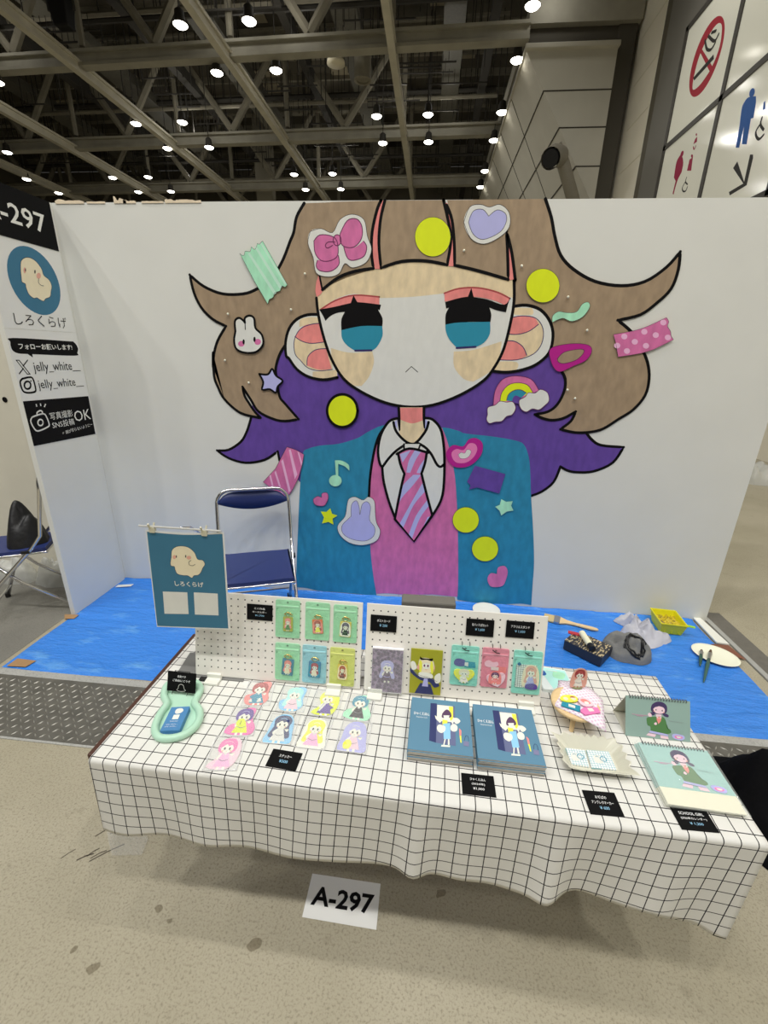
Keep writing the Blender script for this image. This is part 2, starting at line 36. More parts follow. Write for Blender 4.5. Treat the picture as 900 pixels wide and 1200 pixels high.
('lavender_heart','lavender heart on a white backing',[('white',[(2.5648,2.5316),(2.5925,2.6068),(2.652,2.6193),(2.7043,2.6063),(2.7619,2.6187),(2.8169,2.5802),(2.8277,2.5097),(2.7769,2.456),(2.6914,2.422),(2.613,2.4499)]),('lav',[(2.5922,2.5316),(2.6145,2.5869),(2.6678,2.5948),(2.7048,2.5619,1),(2.7487,2.5921),(2.7975,2.5744),(2.8064,2.531),(2.7743,2.48),(2.685,2.4451),(2.6248,2.4717)]),('dkline',[(2.5648,2.5316),(2.5925,2.6068),(2.652,2.6193),(2.7043,2.6063),(2.7619,2.6187),(2.8169,2.5802),(2.8277,2.5097),(2.7769,2.456),(2.6914,2.422),(2.613,2.4499),(2.5648,2.5316)],0.003),('dkline',[(2.5922,2.5316),(2.6145,2.5869),(2.6678,2.5948),(2.7048,2.5619,1),(2.7487,2.5921),(2.7975,2.5744),(2.8064,2.531),(2.7743,2.48),(2.685,2.4451),(2.6248,2.4717),(2.5922,2.5316)],0.003)]),
('green_tape','mint striped tape scrap',[('mint',[(1.2018,2.3696,1),(1.2155,2.3593),(1.2279,2.3603),(1.2358,2.3811,1),(1.2504,2.3811),(1.2699,2.3812),(1.278,2.4059,1),(1.2975,2.3915),(1.3106,2.4039),(1.3182,2.4243,1),(1.3299,2.4192),(1.3427,2.4294),(1.3528,2.4366,1),(1.4145,2.3319,1),(1.4956,2.1973,1),(1.479,2.1842),(1.4608,2.1894),(1.4469,2.1623,1),(1.428,2.1567),(1.409,2.149),(1.4014,2.1271,1),(1.3883,2.1182),(1.373,2.1125),(1.3611,2.0848,1),(1.2835,2.2148,1)]),('mintl',[(1.2529,2.3677,1),(1.2668,2.3729,1),(1.4215,2.1513,1),(1.4059,2.1402,1)]),('mintl',[(1.2984,2.4038,1),(1.3122,2.409,1),(1.4605,2.1841,1),(1.4451,2.1731,1)]),('mintl',[(1.3363,2.4243,1),(1.3449,2.4264,1),(1.4898,2.2036,1),(1.4795,2.195,1)]),('dkline',[(1.2018,2.3696,1),(1.2155,2.3593),(1.2279,2.3603),(1.2358,2.3811,1),(1.2504,2.3811),(1.2699,2.3812),(1.278,2.4059,1),(1.2975,2.3915),(1.3106,2.4039),(1.3182,2.4243,1),(1.3299,2.4192),(1.3427,2.4294),(1.3528,2.4366,1),(1.4145,2.3319,1),(1.4956,2.1973,1),(1.479,2.1842),(1.4608,2.1894),(1.4469,2.1623,1),(1.428,2.1567),(1.409,2.149),(1.4014,2.1271,1),(1.3883,2.1182),(1.373,2.1125),(1.3611,2.0848,1),(1.2835,2.2148,1),(1.2018,2.3696,1)],0.002)]),
('pink_tape','pink polka dot tape scrap',[('pinkd',[(3.5123,1.9442,1),(3.6642,1.9775),(3.7965,2.0424,1),(3.8152,2.0193),(3.8125,1.9958),(3.8366,1.9672),(3.8467,1.9409),(3.8648,1.9213,1),(3.7322,1.8512),(3.5649,1.8159,1),(3.5505,1.8542),(3.5357,1.8948,1)]),('pinkl',[(3.5961,1.9337),(3.5932,1.9222),(3.5814,1.9173),(3.5678,1.9217),(3.5603,1.933),(3.5633,1.9445),(3.5751,1.9494),(3.5886,1.9449)]),('pinkl',[(3.7057,1.9623),(3.7029,1.951),(3.6913,1.9461),(3.6778,1.9505),(3.6702,1.9617),(3.6731,1.973),(3.6846,1.9778),(3.6981,1.9734)]),('pinkl',[(3.8027,2.0152),(3.8001,2.0041),(3.7887,1.9993),(3.7753,2.0037),(3.7677,2.0147),(3.7703,2.0258),(3.7817,2.0305),(3.7951,2.0262)]),('pinkl',[(3.6627,1.9054),(3.6598,1.8938),(3.6481,1.8889),(3.6345,1.8933),(3.6269,1.9047),(3.6298,1.9162),(3.6415,1.9211),(3.6551,1.9167)]),('pinkl',[(3.775,1.945),(3.7724,1.9336),(3.7608,1.9287),(3.7473,1.9331),(3.7397,1.9443),(3.7424,1.9557),(3.7539,1.9605),(3.7674,1.9561)]),('pinkl',[(3.8472,1.933),(3.8446,1.9216),(3.8332,1.9167),(3.8197,1.9211),(3.8119,1.9323),(3.8145,1.9437),(3.826,1.9485),(3.8395,1.9441)]),('pinkl',[(3.7321,1.8838),(3.7294,1.8722),(3.7177,1.8672),(3.704,1.8717),(3.6964,1.8831),(3.6992,1.8946),(3.7108,1.8996),(3.7245,1.8951)]),('pinkl',[(3.6279,1.8517),(3.6249,1.84),(3.6131,1.8349),(3.5993,1.8394),(3.5917,1.8509),(3.5947,1.8626),(3.6065,1.8676),(3.6203,1.8632)]),('pinkl',[(3.5647,1.8818),(3.5617,1.8701),(3.5498,1.8651),(3.5361,1.8696),(3.5286,1.881),(3.5316,1.8926),(3.5435,1.8976),(3.5572,1.8931)]),('dkline',[(3.5123,1.9442,1),(3.6642,1.9775),(3.7965,2.0424,1),(3.8152,2.0193),(3.8125,1.9958),(3.8366,1.9672),(3.8467,1.9409),(3.8648,1.9213,1),(3.7322,1.8512),(3.5649,1.8159,1),(3.5505,1.8542),(3.5357,1.8948,1),(3.5123,1.9442,1)],0.002)]),
('pink_tape','pink striped tape scrap',[('pinkd',[(1.4369,1.1671,1),(1.505,1.1469),(1.5589,1.1178,1),(1.5419,1.041),(1.5096,0.9408,1),(1.4629,0.8521),(1.4135,0.7836,1),(1.3327,0.8306,1),(1.2438,0.8987,1),(1.3436,1.0036,1)]),('pinkl',[(1.3347,0.9749,1),(1.3455,0.9896,1),(1.3918,0.8074,1),(1.3752,0.8183,1)]),('pinkl',[(1.3893,1.0618,1),(1.4041,1.0764,1),(1.4483,0.8441,1),(1.4332,0.8287,1)]),('pinkl',[(1.4497,1.1472,1),(1.4637,1.1506,1),(1.5038,0.969,1),(1.4838,0.9324,1)]),('pinkl',[(1.5115,1.139,1),(1.5249,1.13,1),(1.5453,1.0551,1),(1.5361,1.0338,1)]),('pinkl',[(1.2945,0.9473,1),(1.3067,0.9593,1),(1.326,0.8376,1),(1.312,0.8442,1)]),('dkline',[(1.4369,1.1671,1),(1.505,1.1469),(1.5589,1.1178,1),(1.5419,1.041),(1.5096,0.9408,1),(1.4629,0.8521),(1.4135,0.7836,1),(1.3327,0.8306,1),(1.2438,0.8987,1),(1.3436,1.0036,1),(1.4369,1.1671,1)],0.003)]),
('lavender_star','lavender star with black outline',[('lav',[(1.2722,1.6559),(1.3316,1.655),(1.3643,1.6911),(1.3865,1.6491),(1.4319,1.6159),(1.3954,1.5778),(1.3796,1.5374),(1.3383,1.5587),(1.2847,1.5546),(1.2963,1.6048)]),('black',[(1.2722,1.6559),(1.3316,1.655),(1.3643,1.6911),(1.3865,1.6491),(1.4319,1.6159),(1.3954,1.5778),(1.3796,1.5374),(1.3383,1.5587),(1.2847,1.5546),(1.2963,1.6048),(1.2722,1.6559)],0.014)]),
('white_rabbit','white rabbit head with pink cheeks',[('white',[(1.1311,1.9207),(1.1329,1.9805),(1.1618,2.0015),(1.1887,1.9871),(1.2002,1.9725,1),(1.2028,2.0021),(1.2359,2.0161),(1.2638,1.9996),(1.2683,1.9427),(1.3076,1.9031),(1.3124,1.8449),(1.2633,1.7967),(1.1843,1.7891),(1.1273,1.8117),(1.1166,1.8646)]),('pinkd',[(1.1865,1.8448),(1.1814,1.8343),(1.1697,1.8276),(1.1559,1.8273),(1.1453,1.8336),(1.1421,1.8439),(1.1472,1.8543),(1.1589,1.861),(1.1727,1.8613),(1.1833,1.855)]),('pinkd',[(1.2992,1.8587),(1.2942,1.8476),(1.2827,1.8406),(1.2689,1.8403),(1.2584,1.8469),(1.2551,1.8579),(1.2602,1.8689),(1.2717,1.8759),(1.2854,1.8762),(1.2958,1.8696)]),('black',[(1.1889,1.8566),(1.1855,1.8449),(1.1796,1.8399),(1.1745,1.8447),(1.1732,1.8563),(1.1766,1.8679),(1.1825,1.8728),(1.1875,1.8681)]),('black',[(1.2641,1.8732),(1.2609,1.8616),(1.255,1.8567),(1.25,1.8614),(1.2486,1.8729),(1.2518,1.8845),(1.2576,1.8894),(1.2627,1.8847)]),('black',[(1.1311,1.9207),(1.1329,1.9805),(1.1618,2.0015),(1.1887,1.9871),(1.2002,1.9725,1),(1.2028,2.0021),(1.2359,2.0161),(1.2638,1.9996),(1.2683,1.9427),(1.3076,1.9031),(1.3124,1.8449),(1.2633,1.7967),(1.1843,1.7891),(1.1273,1.8117),(1.1166,1.8646),(1.1311,1.9207)],0.014),('black',[(1.2005,1.9759),(1.1991,1.93)],0.006)]),
('mint_squiggle','mint green squiggle',[('mint',[(3.1422,2.0062,1),(3.1398,2.0421),(3.1712,2.0662),(3.2209,2.0604),(3.2756,2.0664),(3.303,2.1097),(3.3357,2.1191),(3.3475,2.0908),(3.315,2.038),(3.2563,2.0133),(3.1978,2.0297)]),('dkline',[(3.1422,2.0062,1),(3.1398,2.0421),(3.1712,2.0662),(3.2209,2.0604),(3.2756,2.0664),(3.303,2.1097),(3.3357,2.1191),(3.3475,2.0908),(3.315,2.038),(3.2563,2.0133),(3.1978,2.0297),(3.1547,1.9984)],0.002)]),
('magenta_ring','magenta loop',[('magenta',[(3.1501,1.8248),(3.166,1.864),(3.2767,1.8869),(3.3768,1.8807),(3.403,1.8441),(3.3778,1.7922),(3.3118,1.7583),(3.2308,1.7208),(3.182,1.7551)]),('brown',[(3.2046,1.798),(3.2416,1.8379),(3.3385,1.8566),(3.3561,1.8362),(3.3203,1.7937),(3.252,1.771),(3.215,1.7771)]),('plum',[(3.2046,1.798),(3.2416,1.8379),(3.3385,1.8566),(3.3561,1.8362),(3.3203,1.7937),(3.252,1.771),(3.215,1.7771),(3.2046,1.798)],0.004),('plum',[(3.1501,1.8248),(3.166,1.864),(3.2767,1.8869),(3.3768,1.8807),(3.403,1.8441),(3.3778,1.7922),(3.3118,1.7583),(3.2308,1.7208),(3.182,1.7551),(3.1501,1.8248)],0.003)]),
('rainbow','rainbow between two white clouds',[('pinkd',[(2.8407,1.5029,1),(2.8434,1.5933),(2.8838,1.6653),(2.9646,1.6885),(3.0619,1.6702),(3.1183,1.6039,1),(3.0399,1.5635,1),(2.9252,1.5118,1)]),('yellow',[(2.8807,1.5285,1),(2.8869,1.5827),(2.9236,1.6312),(2.9816,1.647),(3.0427,1.6346),(3.0819,1.591,1),(3.016,1.5628,1),(2.9231,1.5299,1)]),('blue',[(2.9227,1.5335,1),(2.9304,1.5721),(2.9634,1.5993),(3.0048,1.6041),(3.0432,1.5851,1),(3.0114,1.5507,1),(2.9594,1.531,1)]),('purple',[(2.9577,1.5249,1),(2.9626,1.5552),(2.9792,1.5676),(3.0147,1.5532,1),(3.0099,1.5145,1)]),('plum',[(2.8407,1.5029),(2.8434,1.5933),(2.8838,1.6653),(2.9646,1.6885),(3.0619,1.6702),(3.1183,1.6039)],0.004),('plum',[(2.8807,1.5285),(2.8869,1.5827),(2.9236,1.6312),(2.9816,1.647),(3.0427,1.6346),(3.0819,1.591)],0.004),('plum',[(2.9227,1.5335),(2.9304,1.5721),(2.9634,1.5993),(3.0048,1.6041),(3.0432,1.5851)],0.004),('white',[(2.8101,1.4406),(2.808,1.486),(2.8529,1.5034),(2.8807,1.5285),(2.9238,1.5238),(2.9623,1.5275),(2.9862,1.4895),(2.9694,1.4462),(2.9342,1.4326),(2.907,1.4006),(2.8644,1.3941),(2.8282,1.384),(2.8073,1.407)]),('white',[(3.009,1.5024),(3.0033,1.5384),(3.0378,1.5611),(3.0548,1.5878),(3.0968,1.5867),(3.1269,1.61),(3.1735,1.5914),(3.1901,1.542),(3.1672,1.51),(3.1349,1.4824),(3.092,1.487),(3.0584,1.4664),(3.0265,1.4787)]),('plum',[(2.8101,1.4406),(2.808,1.486),(2.8529,1.5034),(2.8807,1.5285),(2.9238,1.5238),(2.9623,1.5275),(2.9862,1.4895),(2.9694,1.4462),(2.9342,1.4326),(2.907,1.4006),(2.8644,1.3941),(2.8282,1.384),(2.8073,1.407),(2.8101,1.4406)],0.004),('plum',[(3.009,1.5024),(3.0033,1.5384),(3.0378,1.5611),(3.0548,1.5878),(3.0968,1.5867),(3.1269,1.61),(3.1735,1.5914),(3.1901,1.542),(3.1672,1.51),(3.1349,1.4824),(3.092,1.487),(3.0584,1.4664),(3.0265,1.4787),(3.009,1.5024)],0.004)]),
('music_note','mint music note',[('mint',[(1.8282,0.9384),(1.8219,0.9168),(1.8049,0.9002),(1.7818,0.8933),(1.7588,0.8978),(1.7422,0.9127),(1.7364,0.9337),(1.743,0.9553),(1.7601,0.9717),(1.783,0.9784),(1.8058,0.9739),(1.8224,0.9593)]),('mint',[(1.7819,1.0853,1),(1.8325,1.0848),(1.88,1.0568),(1.8839,1.0155,1),(1.8526,1.0445),(1.8049,1.0616,1),(1.8038,0.9766,1),(1.7871,0.9688,1)])]),
('pink_heart','small pink heart on the left of the jacket',[('pinkd',[(1.6141,0.7843),(1.6462,0.811),(1.6786,0.8025,1),(1.6823,0.8347),(1.7177,0.841),(1.7283,0.8111),(1.7162,0.7709),(1.6898,0.7399),(1.63,0.7439)]),('plum',[(1.6141,0.7843),(1.6462,0.811),(1.6786,0.8025,1),(1.6823,0.8347),(1.7177,0.841),(1.7283,0.8111),(1.7162,0.7709),(1.6898,0.7399),(1.63,0.7439),(1.6141,0.7843)],0.003)]),
('yellow_star','small neon yellow star',[('yellow',[(1.6686,0.6941,1),(1.7116,0.6936,1),(1.7408,0.7235,1),(1.7542,0.6811,1),(1.7941,0.67,1),(1.7564,0.6422,1),(1.7628,0.5956,1),(1.7243,0.6145,1),(1.6763,0.5994,1),(1.6919,0.6489,1)])]),
('lavender_rabbit','lavender rabbit head on white backing',[('white',[(1.8644,0.7425),(1.8788,0.8018),(1.9249,0.8218),(1.9836,0.8004),(2.0223,0.8271),(2.0671,0.7977),(2.0756,0.6956),(2.0865,0.6291),(2.1146,0.5629),(2.0861,0.4843),(1.9858,0.4434),(1.8843,0.4553),(1.8122,0.5128),(1.7944,0.5884),(1.8496,0.6643)]),('lav',[(1.8966,0.6701),(1.8997,0.7592),(1.9347,0.7933),(1.9559,0.7477),(1.9617,0.6859),(1.9768,0.7635),(2.0115,0.7903),(2.0398,0.7525),(2.034,0.6514),(2.073,0.5906),(2.0641,0.5214),(2,0.4786),(1.8989,0.4874),(1.8341,0.5296),(1.8275,0.5905),(1.8737,0.6463)]),('dkline',[(1.8644,0.7425),(1.8788,0.8018),(1.9249,0.8218),(1.9836,0.8004),(2.0223,0.8271),(2.0671,0.7977),(2.0756,0.6956),(2.0865,0.6291),(2.1146,0.5629),(2.0861,0.4843),(1.9858,0.4434),(1.8843,0.4553),(1.8122,0.5128),(1.7944,0.5884),(1.8496,0.6643),(1.8644,0.7425)],0.003),('navy',[(1.8966,0.6701),(1.8997,0.7592),(1.9347,0.7933),(1.9559,0.7477),(1.9617,0.6859),(1.9768,0.7635),(2.0115,0.7903),(2.0398,0.7525),(2.034,0.6514),(2.073,0.5906),(2.0641,0.5214),(2,0.4786),(1.8989,0.4874),(1.8341,0.5296),(1.8275,0.5905),(1.8737,0.6463),(1.8966,0.6701)],0.003)]),
('magenta_heart','magenta heart around a pink and white one',[('magenta',[(2.5595,1.1791),(2.5993,1.2281),(2.6684,1.2226),(2.703,1.2718),(2.7529,1.281),(2.7966,1.2467),(2.7955,1.1737),(2.7481,1.108),(2.6886,1.0773),(2.6155,1.0803),(2.5704,1.1265)]),('pinkm',[(2.5958,1.1776),(2.6269,1.2031),(2.6735,1.1978),(2.7055,1.2429),(2.7462,1.2425),(2.7649,1.2059),(2.7443,1.1503),(2.6962,1.1109),(2.6342,1.1081),(2.6028,1.1387)]),('white',[(2.6402,1.1647),(2.6595,1.1803),(2.6825,1.1761),(2.6968,1.2009),(2.7218,1.1967),(2.722,1.1704),(2.6987,1.143),(2.6577,1.139)]),('plum',[(2.6402,1.1647),(2.6595,1.1803),(2.6825,1.1761),(2.6968,1.2009),(2.7218,1.1967),(2.722,1.1704),(2.6987,1.143),(2.6577,1.139),(2.6402,1.1647)],0.002)]),
('purple_speech_bubble','purple speech bubble',[('purple',[(2.7599,1.0925,1),(2.9708,1.0435,1),(2.9451,0.902,1),(2.7896,0.9382,1),(2.7334,0.9197,1),(2.7434,0.9501,1),(2.7159,0.9763,1)])]),
('mint_star','mint green star',[('mint',[(2.9631,0.8616,1),(2.9986,0.8445,1),(3.0428,0.8514,1),(3.0363,0.8173,1),(3.0562,0.7821,1),(3.012,0.7727,1),(2.9764,0.7408,1),(2.9611,0.7743,1),(2.9273,0.8031,1),(2.9572,0.8196,1)])]),
('pink_heart','small pink heart low on the right of the jacket',[('pinkd',[(2.9307,0.2399),(2.9513,0.2797),(2.9964,0.2755,1),(2.9984,0.3299),(3.0442,0.3458),(3.0708,0.3063),(3.0672,0.2401),(3.0459,0.1806),(2.9743,0.1659),(2.9434,0.192)])]),
]
SIGN_ART=[('teals',[(1.5847,1.2719,1),(1.7012,1.2692),(1.8258,1.2798,1),(1.8104,0.9448,1),(1.5642,0.9323,1)]),
('white',[(1.604,1.0655,1),(1.687,1.0693,1),(1.6807,0.9882,1),(1.597,0.9822,1)]),
('white',[(1.7089,1.0711,1),(1.7885,1.073,1),(1.7827,0.992,1),(1.7021,0.9883,1)]),
('cream',[(1.6513,1.19),(1.6567,1.2137),(1.6715,1.2271),(1.6924,1.2315),(1.7138,1.2272),(1.7299,1.2111),(1.7365,1.1902),(1.7527,1.1875),(1.7584,1.1743),(1.7493,1.1598),(1.742,1.1454),(1.7313,1.1346),(1.7178,1.1316),(1.7092,1.1229),(1.697,1.13),(1.682,1.1297),(1.6637,1.1335),(1.6581,1.1471),(1.6568,1.1589),(1.6469,1.1602),(1.6454,1.17)]),
('dkline',[(1.6513,1.19),(1.6567,1.2137),(1.6715,1.2271),(1.6924,1.2315),(1.7138,1.2272),(1.7299,1.2111),(1.7365,1.1902),(1.7527,1.1875),(1.7584,1.1743),(1.7493,1.1598),(1.742,1.1454),(1.7313,1.1346),(1.7178,1.1316),(1.7092,1.1229),(1.697,1.13),(1.682,1.1297),(1.6637,1.1335),(1.6581,1.1471),(1.6568,1.1589),(1.6469,1.1602),(1.6454,1.17),(1.6513,1.19)],0.0012),
('cheek',[(1.6669,1.1923),(1.6646,1.1872),(1.6606,1.1848),(1.6572,1.1867),(1.6564,1.1916),(1.6587,1.1967),(1.6627,1.199),(1.6661,1.1972)]),
('cheek',[(1.7167,1.1939),(1.7139,1.1893),(1.7084,1.1871),(1.7034,1.1886),(1.7018,1.1928),(1.7046,1.1974),(1.7101,1.1996),(1.7151,1.1982)]),
('dkline',[(1.6705,1.1945),(1.669,1.1904),(1.6671,1.1902),(1.6668,1.1943),(1.6683,1.1984),(1.6702,1.1985)]),
('dkline',[(1.7013,1.1975),(1.6998,1.1933),(1.6979,1.1932),(1.6976,1.1972),(1.6991,1.2014),(1.7009,1.2015)]),
('dkline',[(1.7155,1.1848),(1.7072,1.1784),(1.7078,1.1686),(1.7187,1.1666),(1.7269,1.1727)],0.0012)]
SIGN_SHEET=[('w',[(1.5802,1.278,1),(1.702,1.2745,1),(1.8307,1.2857,1),(1.8158,0.9409,1),(1.562,0.9286,1)])]
SIDE_ART=[('teals',[(-0.2571,2.1781),(-0.2694,2.169),(-0.2772,2.1752),(-0.2649,2.1843)]),
('cream',[(-0.3485,2.2108),(-0.3315,2.2627),(-0.2985,2.2882),(-0.2593,2.2954),(-0.22,2.2824),(-0.1908,2.2471),(-0.1851,2.2146),(-0.1502,2.1935),(-0.1387,2.1607),(-0.1533,2.1281),(-0.1701,2.0953),(-0.2089,2.0794),(-0.2288,2.0635),(-0.2569,2.0704),(-0.2726,2.0777),(-0.3002,2.0731),(-0.328,2.092),(-0.3364,2.1272),(-0.3357,2.1453),(-0.3563,2.1531),(-0.3535,2.1784)]),
('dkline',[(-0.3485,2.2108),(-0.3315,2.2627),(-0.2985,2.2882),(-0.2593,2.2954),(-0.22,2.2824),(-0.1908,2.2471),(-0.1851,2.2146),(-0.1502,2.1935),(-0.1387,2.1607),(-0.1533,2.1281),(-0.1701,2.0953),(-0.2089,2.0794),(-0.2288,2.0635),(-0.2569,2.0704),(-0.2726,2.0777),(-0.3002,2.0731),(-0.328,2.092),(-0.3364,2.1272),(-0.3357,2.1453),(-0.3563,2.1531),(-0.3535,2.1784),(-0.3485,2.2108)],0.003),
('cheek',[(-0.3091,2.2207),(-0.3153,2.2086),(-0.3235,2.2028),(-0.3289,2.2064),(-0.3283,2.2176),(-0.3222,2.2296),(-0.3139,2.2355),(-0.3085,2.2319)]),
('cheek',[(-0.2083,2.2074),(-0.2167,2.1946),(-0.2298,2.1879),(-0.2399,2.1912),(-0.2413,2.2024),(-0.233,2.2151),(-0.2199,2.2218),(-0.2097,2.2187)]),
('dkline',[(-0.3094,2.2228),(-0.3136,2.2147),(-0.3174,2.2141),(-0.3171,2.2215),(-0.3129,2.2296),(-0.309,2.2302)]),
('dkline',[(-0.2417,2.2243),(-0.2469,2.2146),(-0.252,2.2138),(-0.2519,2.2227),(-0.2466,2.2323),(-0.2416,2.2331)]),
('dkline',[(-0.2293,2.1895),(-0.2371,2.1662),(-0.223,2.1533),(-0.2032,2.1522)],0.003),
('black',[(-0.5045,1.8414),(-0.1089,1.8354),(-0.0482,1.8312),(-0.0214,1.7939),(-0.0355,1.7632),(-0.0623,1.744),(-0.4011,1.753,1),(-0.4024,1.7339,1),(-0.4342,1.7542,1),(-0.498,1.7573),(-0.5313,1.7765),(-0.5305,1.8182)]),
('black',[(-0.5453,1.4866,1),(-0.0148,1.4724,1),(-0.0177,1.2036,1),(-0.5461,1.2162,1)]),
('black',[(-0.5259,1.7213,1),(-0.5007,1.7211,1),(-0.4453,1.636,1),(-0.4718,1.6371,1)]),
('paper',[(-0.517,1.7166,1),(-0.5052,1.7165,1),(-0.4564,1.6413,1),(-0.4679,1.6417,1)]),
('black',[(-0.4424,1.7206),(-0.4874,1.6842)],0.006),
('black',[(-0.5255,1.6418),(-0.4863,1.6741)],0.006),
('black',[(-0.512,1.6143),(-0.4607,1.6208),(-0.4382,1.6108),(-0.4348,1.5545),(-0.4476,1.5343),(-0.4989,1.5326),(-0.5276,1.5471),(-0.5313,1.595),(-0.512,1.6143)],0.011),
('black',[(-0.464,1.5746),(-0.4702,1.5639),(-0.4807,1.5565),(-0.4926,1.5543),(-0.5027,1.5579),(-0.5084,1.5664),(-0.5081,1.5773),(-0.5021,1.5879),(-0.4918,1.5954),(-0.4799,1.5977),(-0.4697,1.5942),(-0.4638,1.5857),(-0.464,1.5746)],0.011),
('black',[(-0.4511,1.5989),(-0.4548,1.5949),(-0.4598,1.5952),(-0.461,1.5994),(-0.4573,1.6035),(-0.4523,1.6032)]),
('white',[(-0.5117,1.3877),(-0.4796,1.3944),(-0.4253,1.3986),(-0.4075,1.3816),(-0.3987,1.3318),(-0.4129,1.315),(-0.4893,1.3008),(-0.5144,1.3194),(-0.5269,1.3647),(-0.5117,1.3877)],0.009),
('white',[(-0.4414,1.3461),(-0.4465,1.3372),(-0.4555,1.3315),(-0.4656,1.3304),(-0.4743,1.3342),(-0.4792,1.3419),(-0.479,1.3514),(-0.4739,1.3602),(-0.4651,1.366),(-0.455,1.3672),(-0.4462,1.3634),(-0.4412,1.3557),(-0.4414,1.3461)],0.009),
('white',[(-0.4708,1.3948),(-0.4678,1.4111),(-0.4414,1.4203),(-0.4287,1.4116),(-0.4322,1.3995)],0.009),
('white',[(-0.4598,1.4628),(-0.4602,1.4463)],0.008),
('white',[(-0.4291,1.4626),(-0.4293,1.4466)],0.008),
('white',[(-0.3906,1.4558),(-0.4065,1.4384)],0.008)]
WAY_ART=[('red',[(11.4835,8.7046),(11.5716,8.5508),(11.7,8.4294),(11.861,8.3494),(12.0451,8.3181),(12.2421,8.3414),(12.4362,8.4186),(12.6129,8.5465),(12.7575,8.7166),(12.8569,8.9155),(12.9043,9.1278),(12.8939,9.3353),(12.83,9.5226),(12.7181,9.6752),(12.5679,9.7833),(12.3929,9.8413),(12.2063,9.8478),(12.0189,9.8036),(11.8441,9.7148),(11.6912,9.5879),(11.5685,9.4311),(11.4832,9.2543),(11.4384,9.0668),(11.4388,8.8804)]),
('sign',[(11.7208,9.5021),(11.5905,9.2445),(11.5688,8.948),(11.7578,8.6827),(12.1397,8.556),(12.4625,8.5789),(12.596,8.6927),(12.641,8.9633),(12.5659,9.3124),(12.299,9.5496),(11.9794,9.6251)]),
('red',[(12.7822,9.611,1),(12.5088,9.4384,1),(11.6233,8.6184,1),(11.7545,8.5981,1)]),
('dark',[(12.6608,8.9192,1),(12.5736,8.8183,1),(11.7112,8.8411,1),(11.7811,8.9638,1)]),
('dark',[(12.4139,9.559),(12.2168,9.291),(11.9724,9.1512),(11.8222,9.2053)],0.06),
('dark',[(12.2712,9.5682),(11.8867,9.2707),(11.7393,9.3225)],0.06),
('dark',[(12.1221,9.5557),(11.9118,9.4771)],0.06),
('wayblue',[(9.8182,6.7644,1),(9.8932,7.0841),(9.8554,7.1882),(9.7338,7.2244),(9.4482,7.1196,1),(9.3897,6.988,1),(9.3434,6.7081,1),(9.4323,6.7296,1),(9.3541,6.2524,1),(9.5532,6.3258,1),(9.6246,6.6726,1),(9.6221,6.2893,1),(9.7605,6.3395,1)]),
('wayblue',[(9.5293,7.2002),(9.5552,7.1686),(9.6097,7.1707),(9.6733,7.2064),(9.721,7.2625),(9.733,7.316),(9.7061,7.3474),(9.6509,7.3443),(9.5879,7.3082),(9.5413,7.2529)]),
('wayblue',[(9.1087,6.8672,1),(9.0633,6.8756,1),(8.9872,6.7035,1),(9.0701,6.7243,1)]),
('dark',[(9.0315,6.5809),(9.0187,6.4618),(8.8646,6.3157)],0.05),
('dark',[(9.0537,6.4614),(9.1227,6.3873),(9.0573,6.2748),(8.9303,6.1833),(8.8191,6.2128)],0.05),
('dark',[(9.6627,5.9259,1),(9.5572,6.017,1),(9.0965,5.4927,1),(9.1296,5.9911,1),(9.017,5.9513,1),(8.9857,5.8809,1),(8.9695,5.392,1),(9.5307,5.3682,1),(9.5997,5.4537,1),(9.1124,5.4667,1)]),
('wayred',[(12.4766,7.1716,1),(12.308,7.0354,1),(12.2019,6.8645),(12.1969,6.6695,1),(12.3483,6.5213),(12.4054,6.2173,1),(12.4811,6.2597,1),(12.4545,6.5543,1),(12.6069,6.6824,1),(12.6447,7.0538)]),
('wayred',[(12.3152,7.117),(12.3538,7.0814),(12.4194,7.0893),(12.4742,7.1367),(12.4841,7.1952),(12.4447,7.2306),(12.3791,7.222),(12.3251,7.1748)]),
('wayred',[(11.8853,6.8512,1),(11.7236,6.8508,1),(11.6549,6.5307,1),(11.8966,6.6099,1)]),
('wayred',[(11.7264,6.8739),(11.729,6.8486),(11.7631,6.8498),(11.8094,6.8767),(11.8415,6.9142),(11.8387,6.9396),(11.8042,6.9382),(11.7581,6.9112)]),
('wayred',[(11.8143,7.2677,1),(11.7217,7.2869,1),(11.6799,7.1632,1),(11.8486,7.1712,1)]),
('wayred',[(11.7554,7.3429),(11.7603,7.3199),(11.7981,7.3344),(11.8312,7.3719),(11.8262,7.3949),(11.7882,7.3803)]),
('dark',[(11.8325,6.437),(11.8487,6.3464),(11.7004,6.2434)],0.035),
('dark',[(11.8678,6.3331),(11.9535,6.243),(11.8612,6.1376),(11.7181,6.1031),(11.6693,6.1767)],0.035),
('wayred',[(11.8178,7.105),(11.7395,7.0217),(11.6857,7.0749)],0.03)]
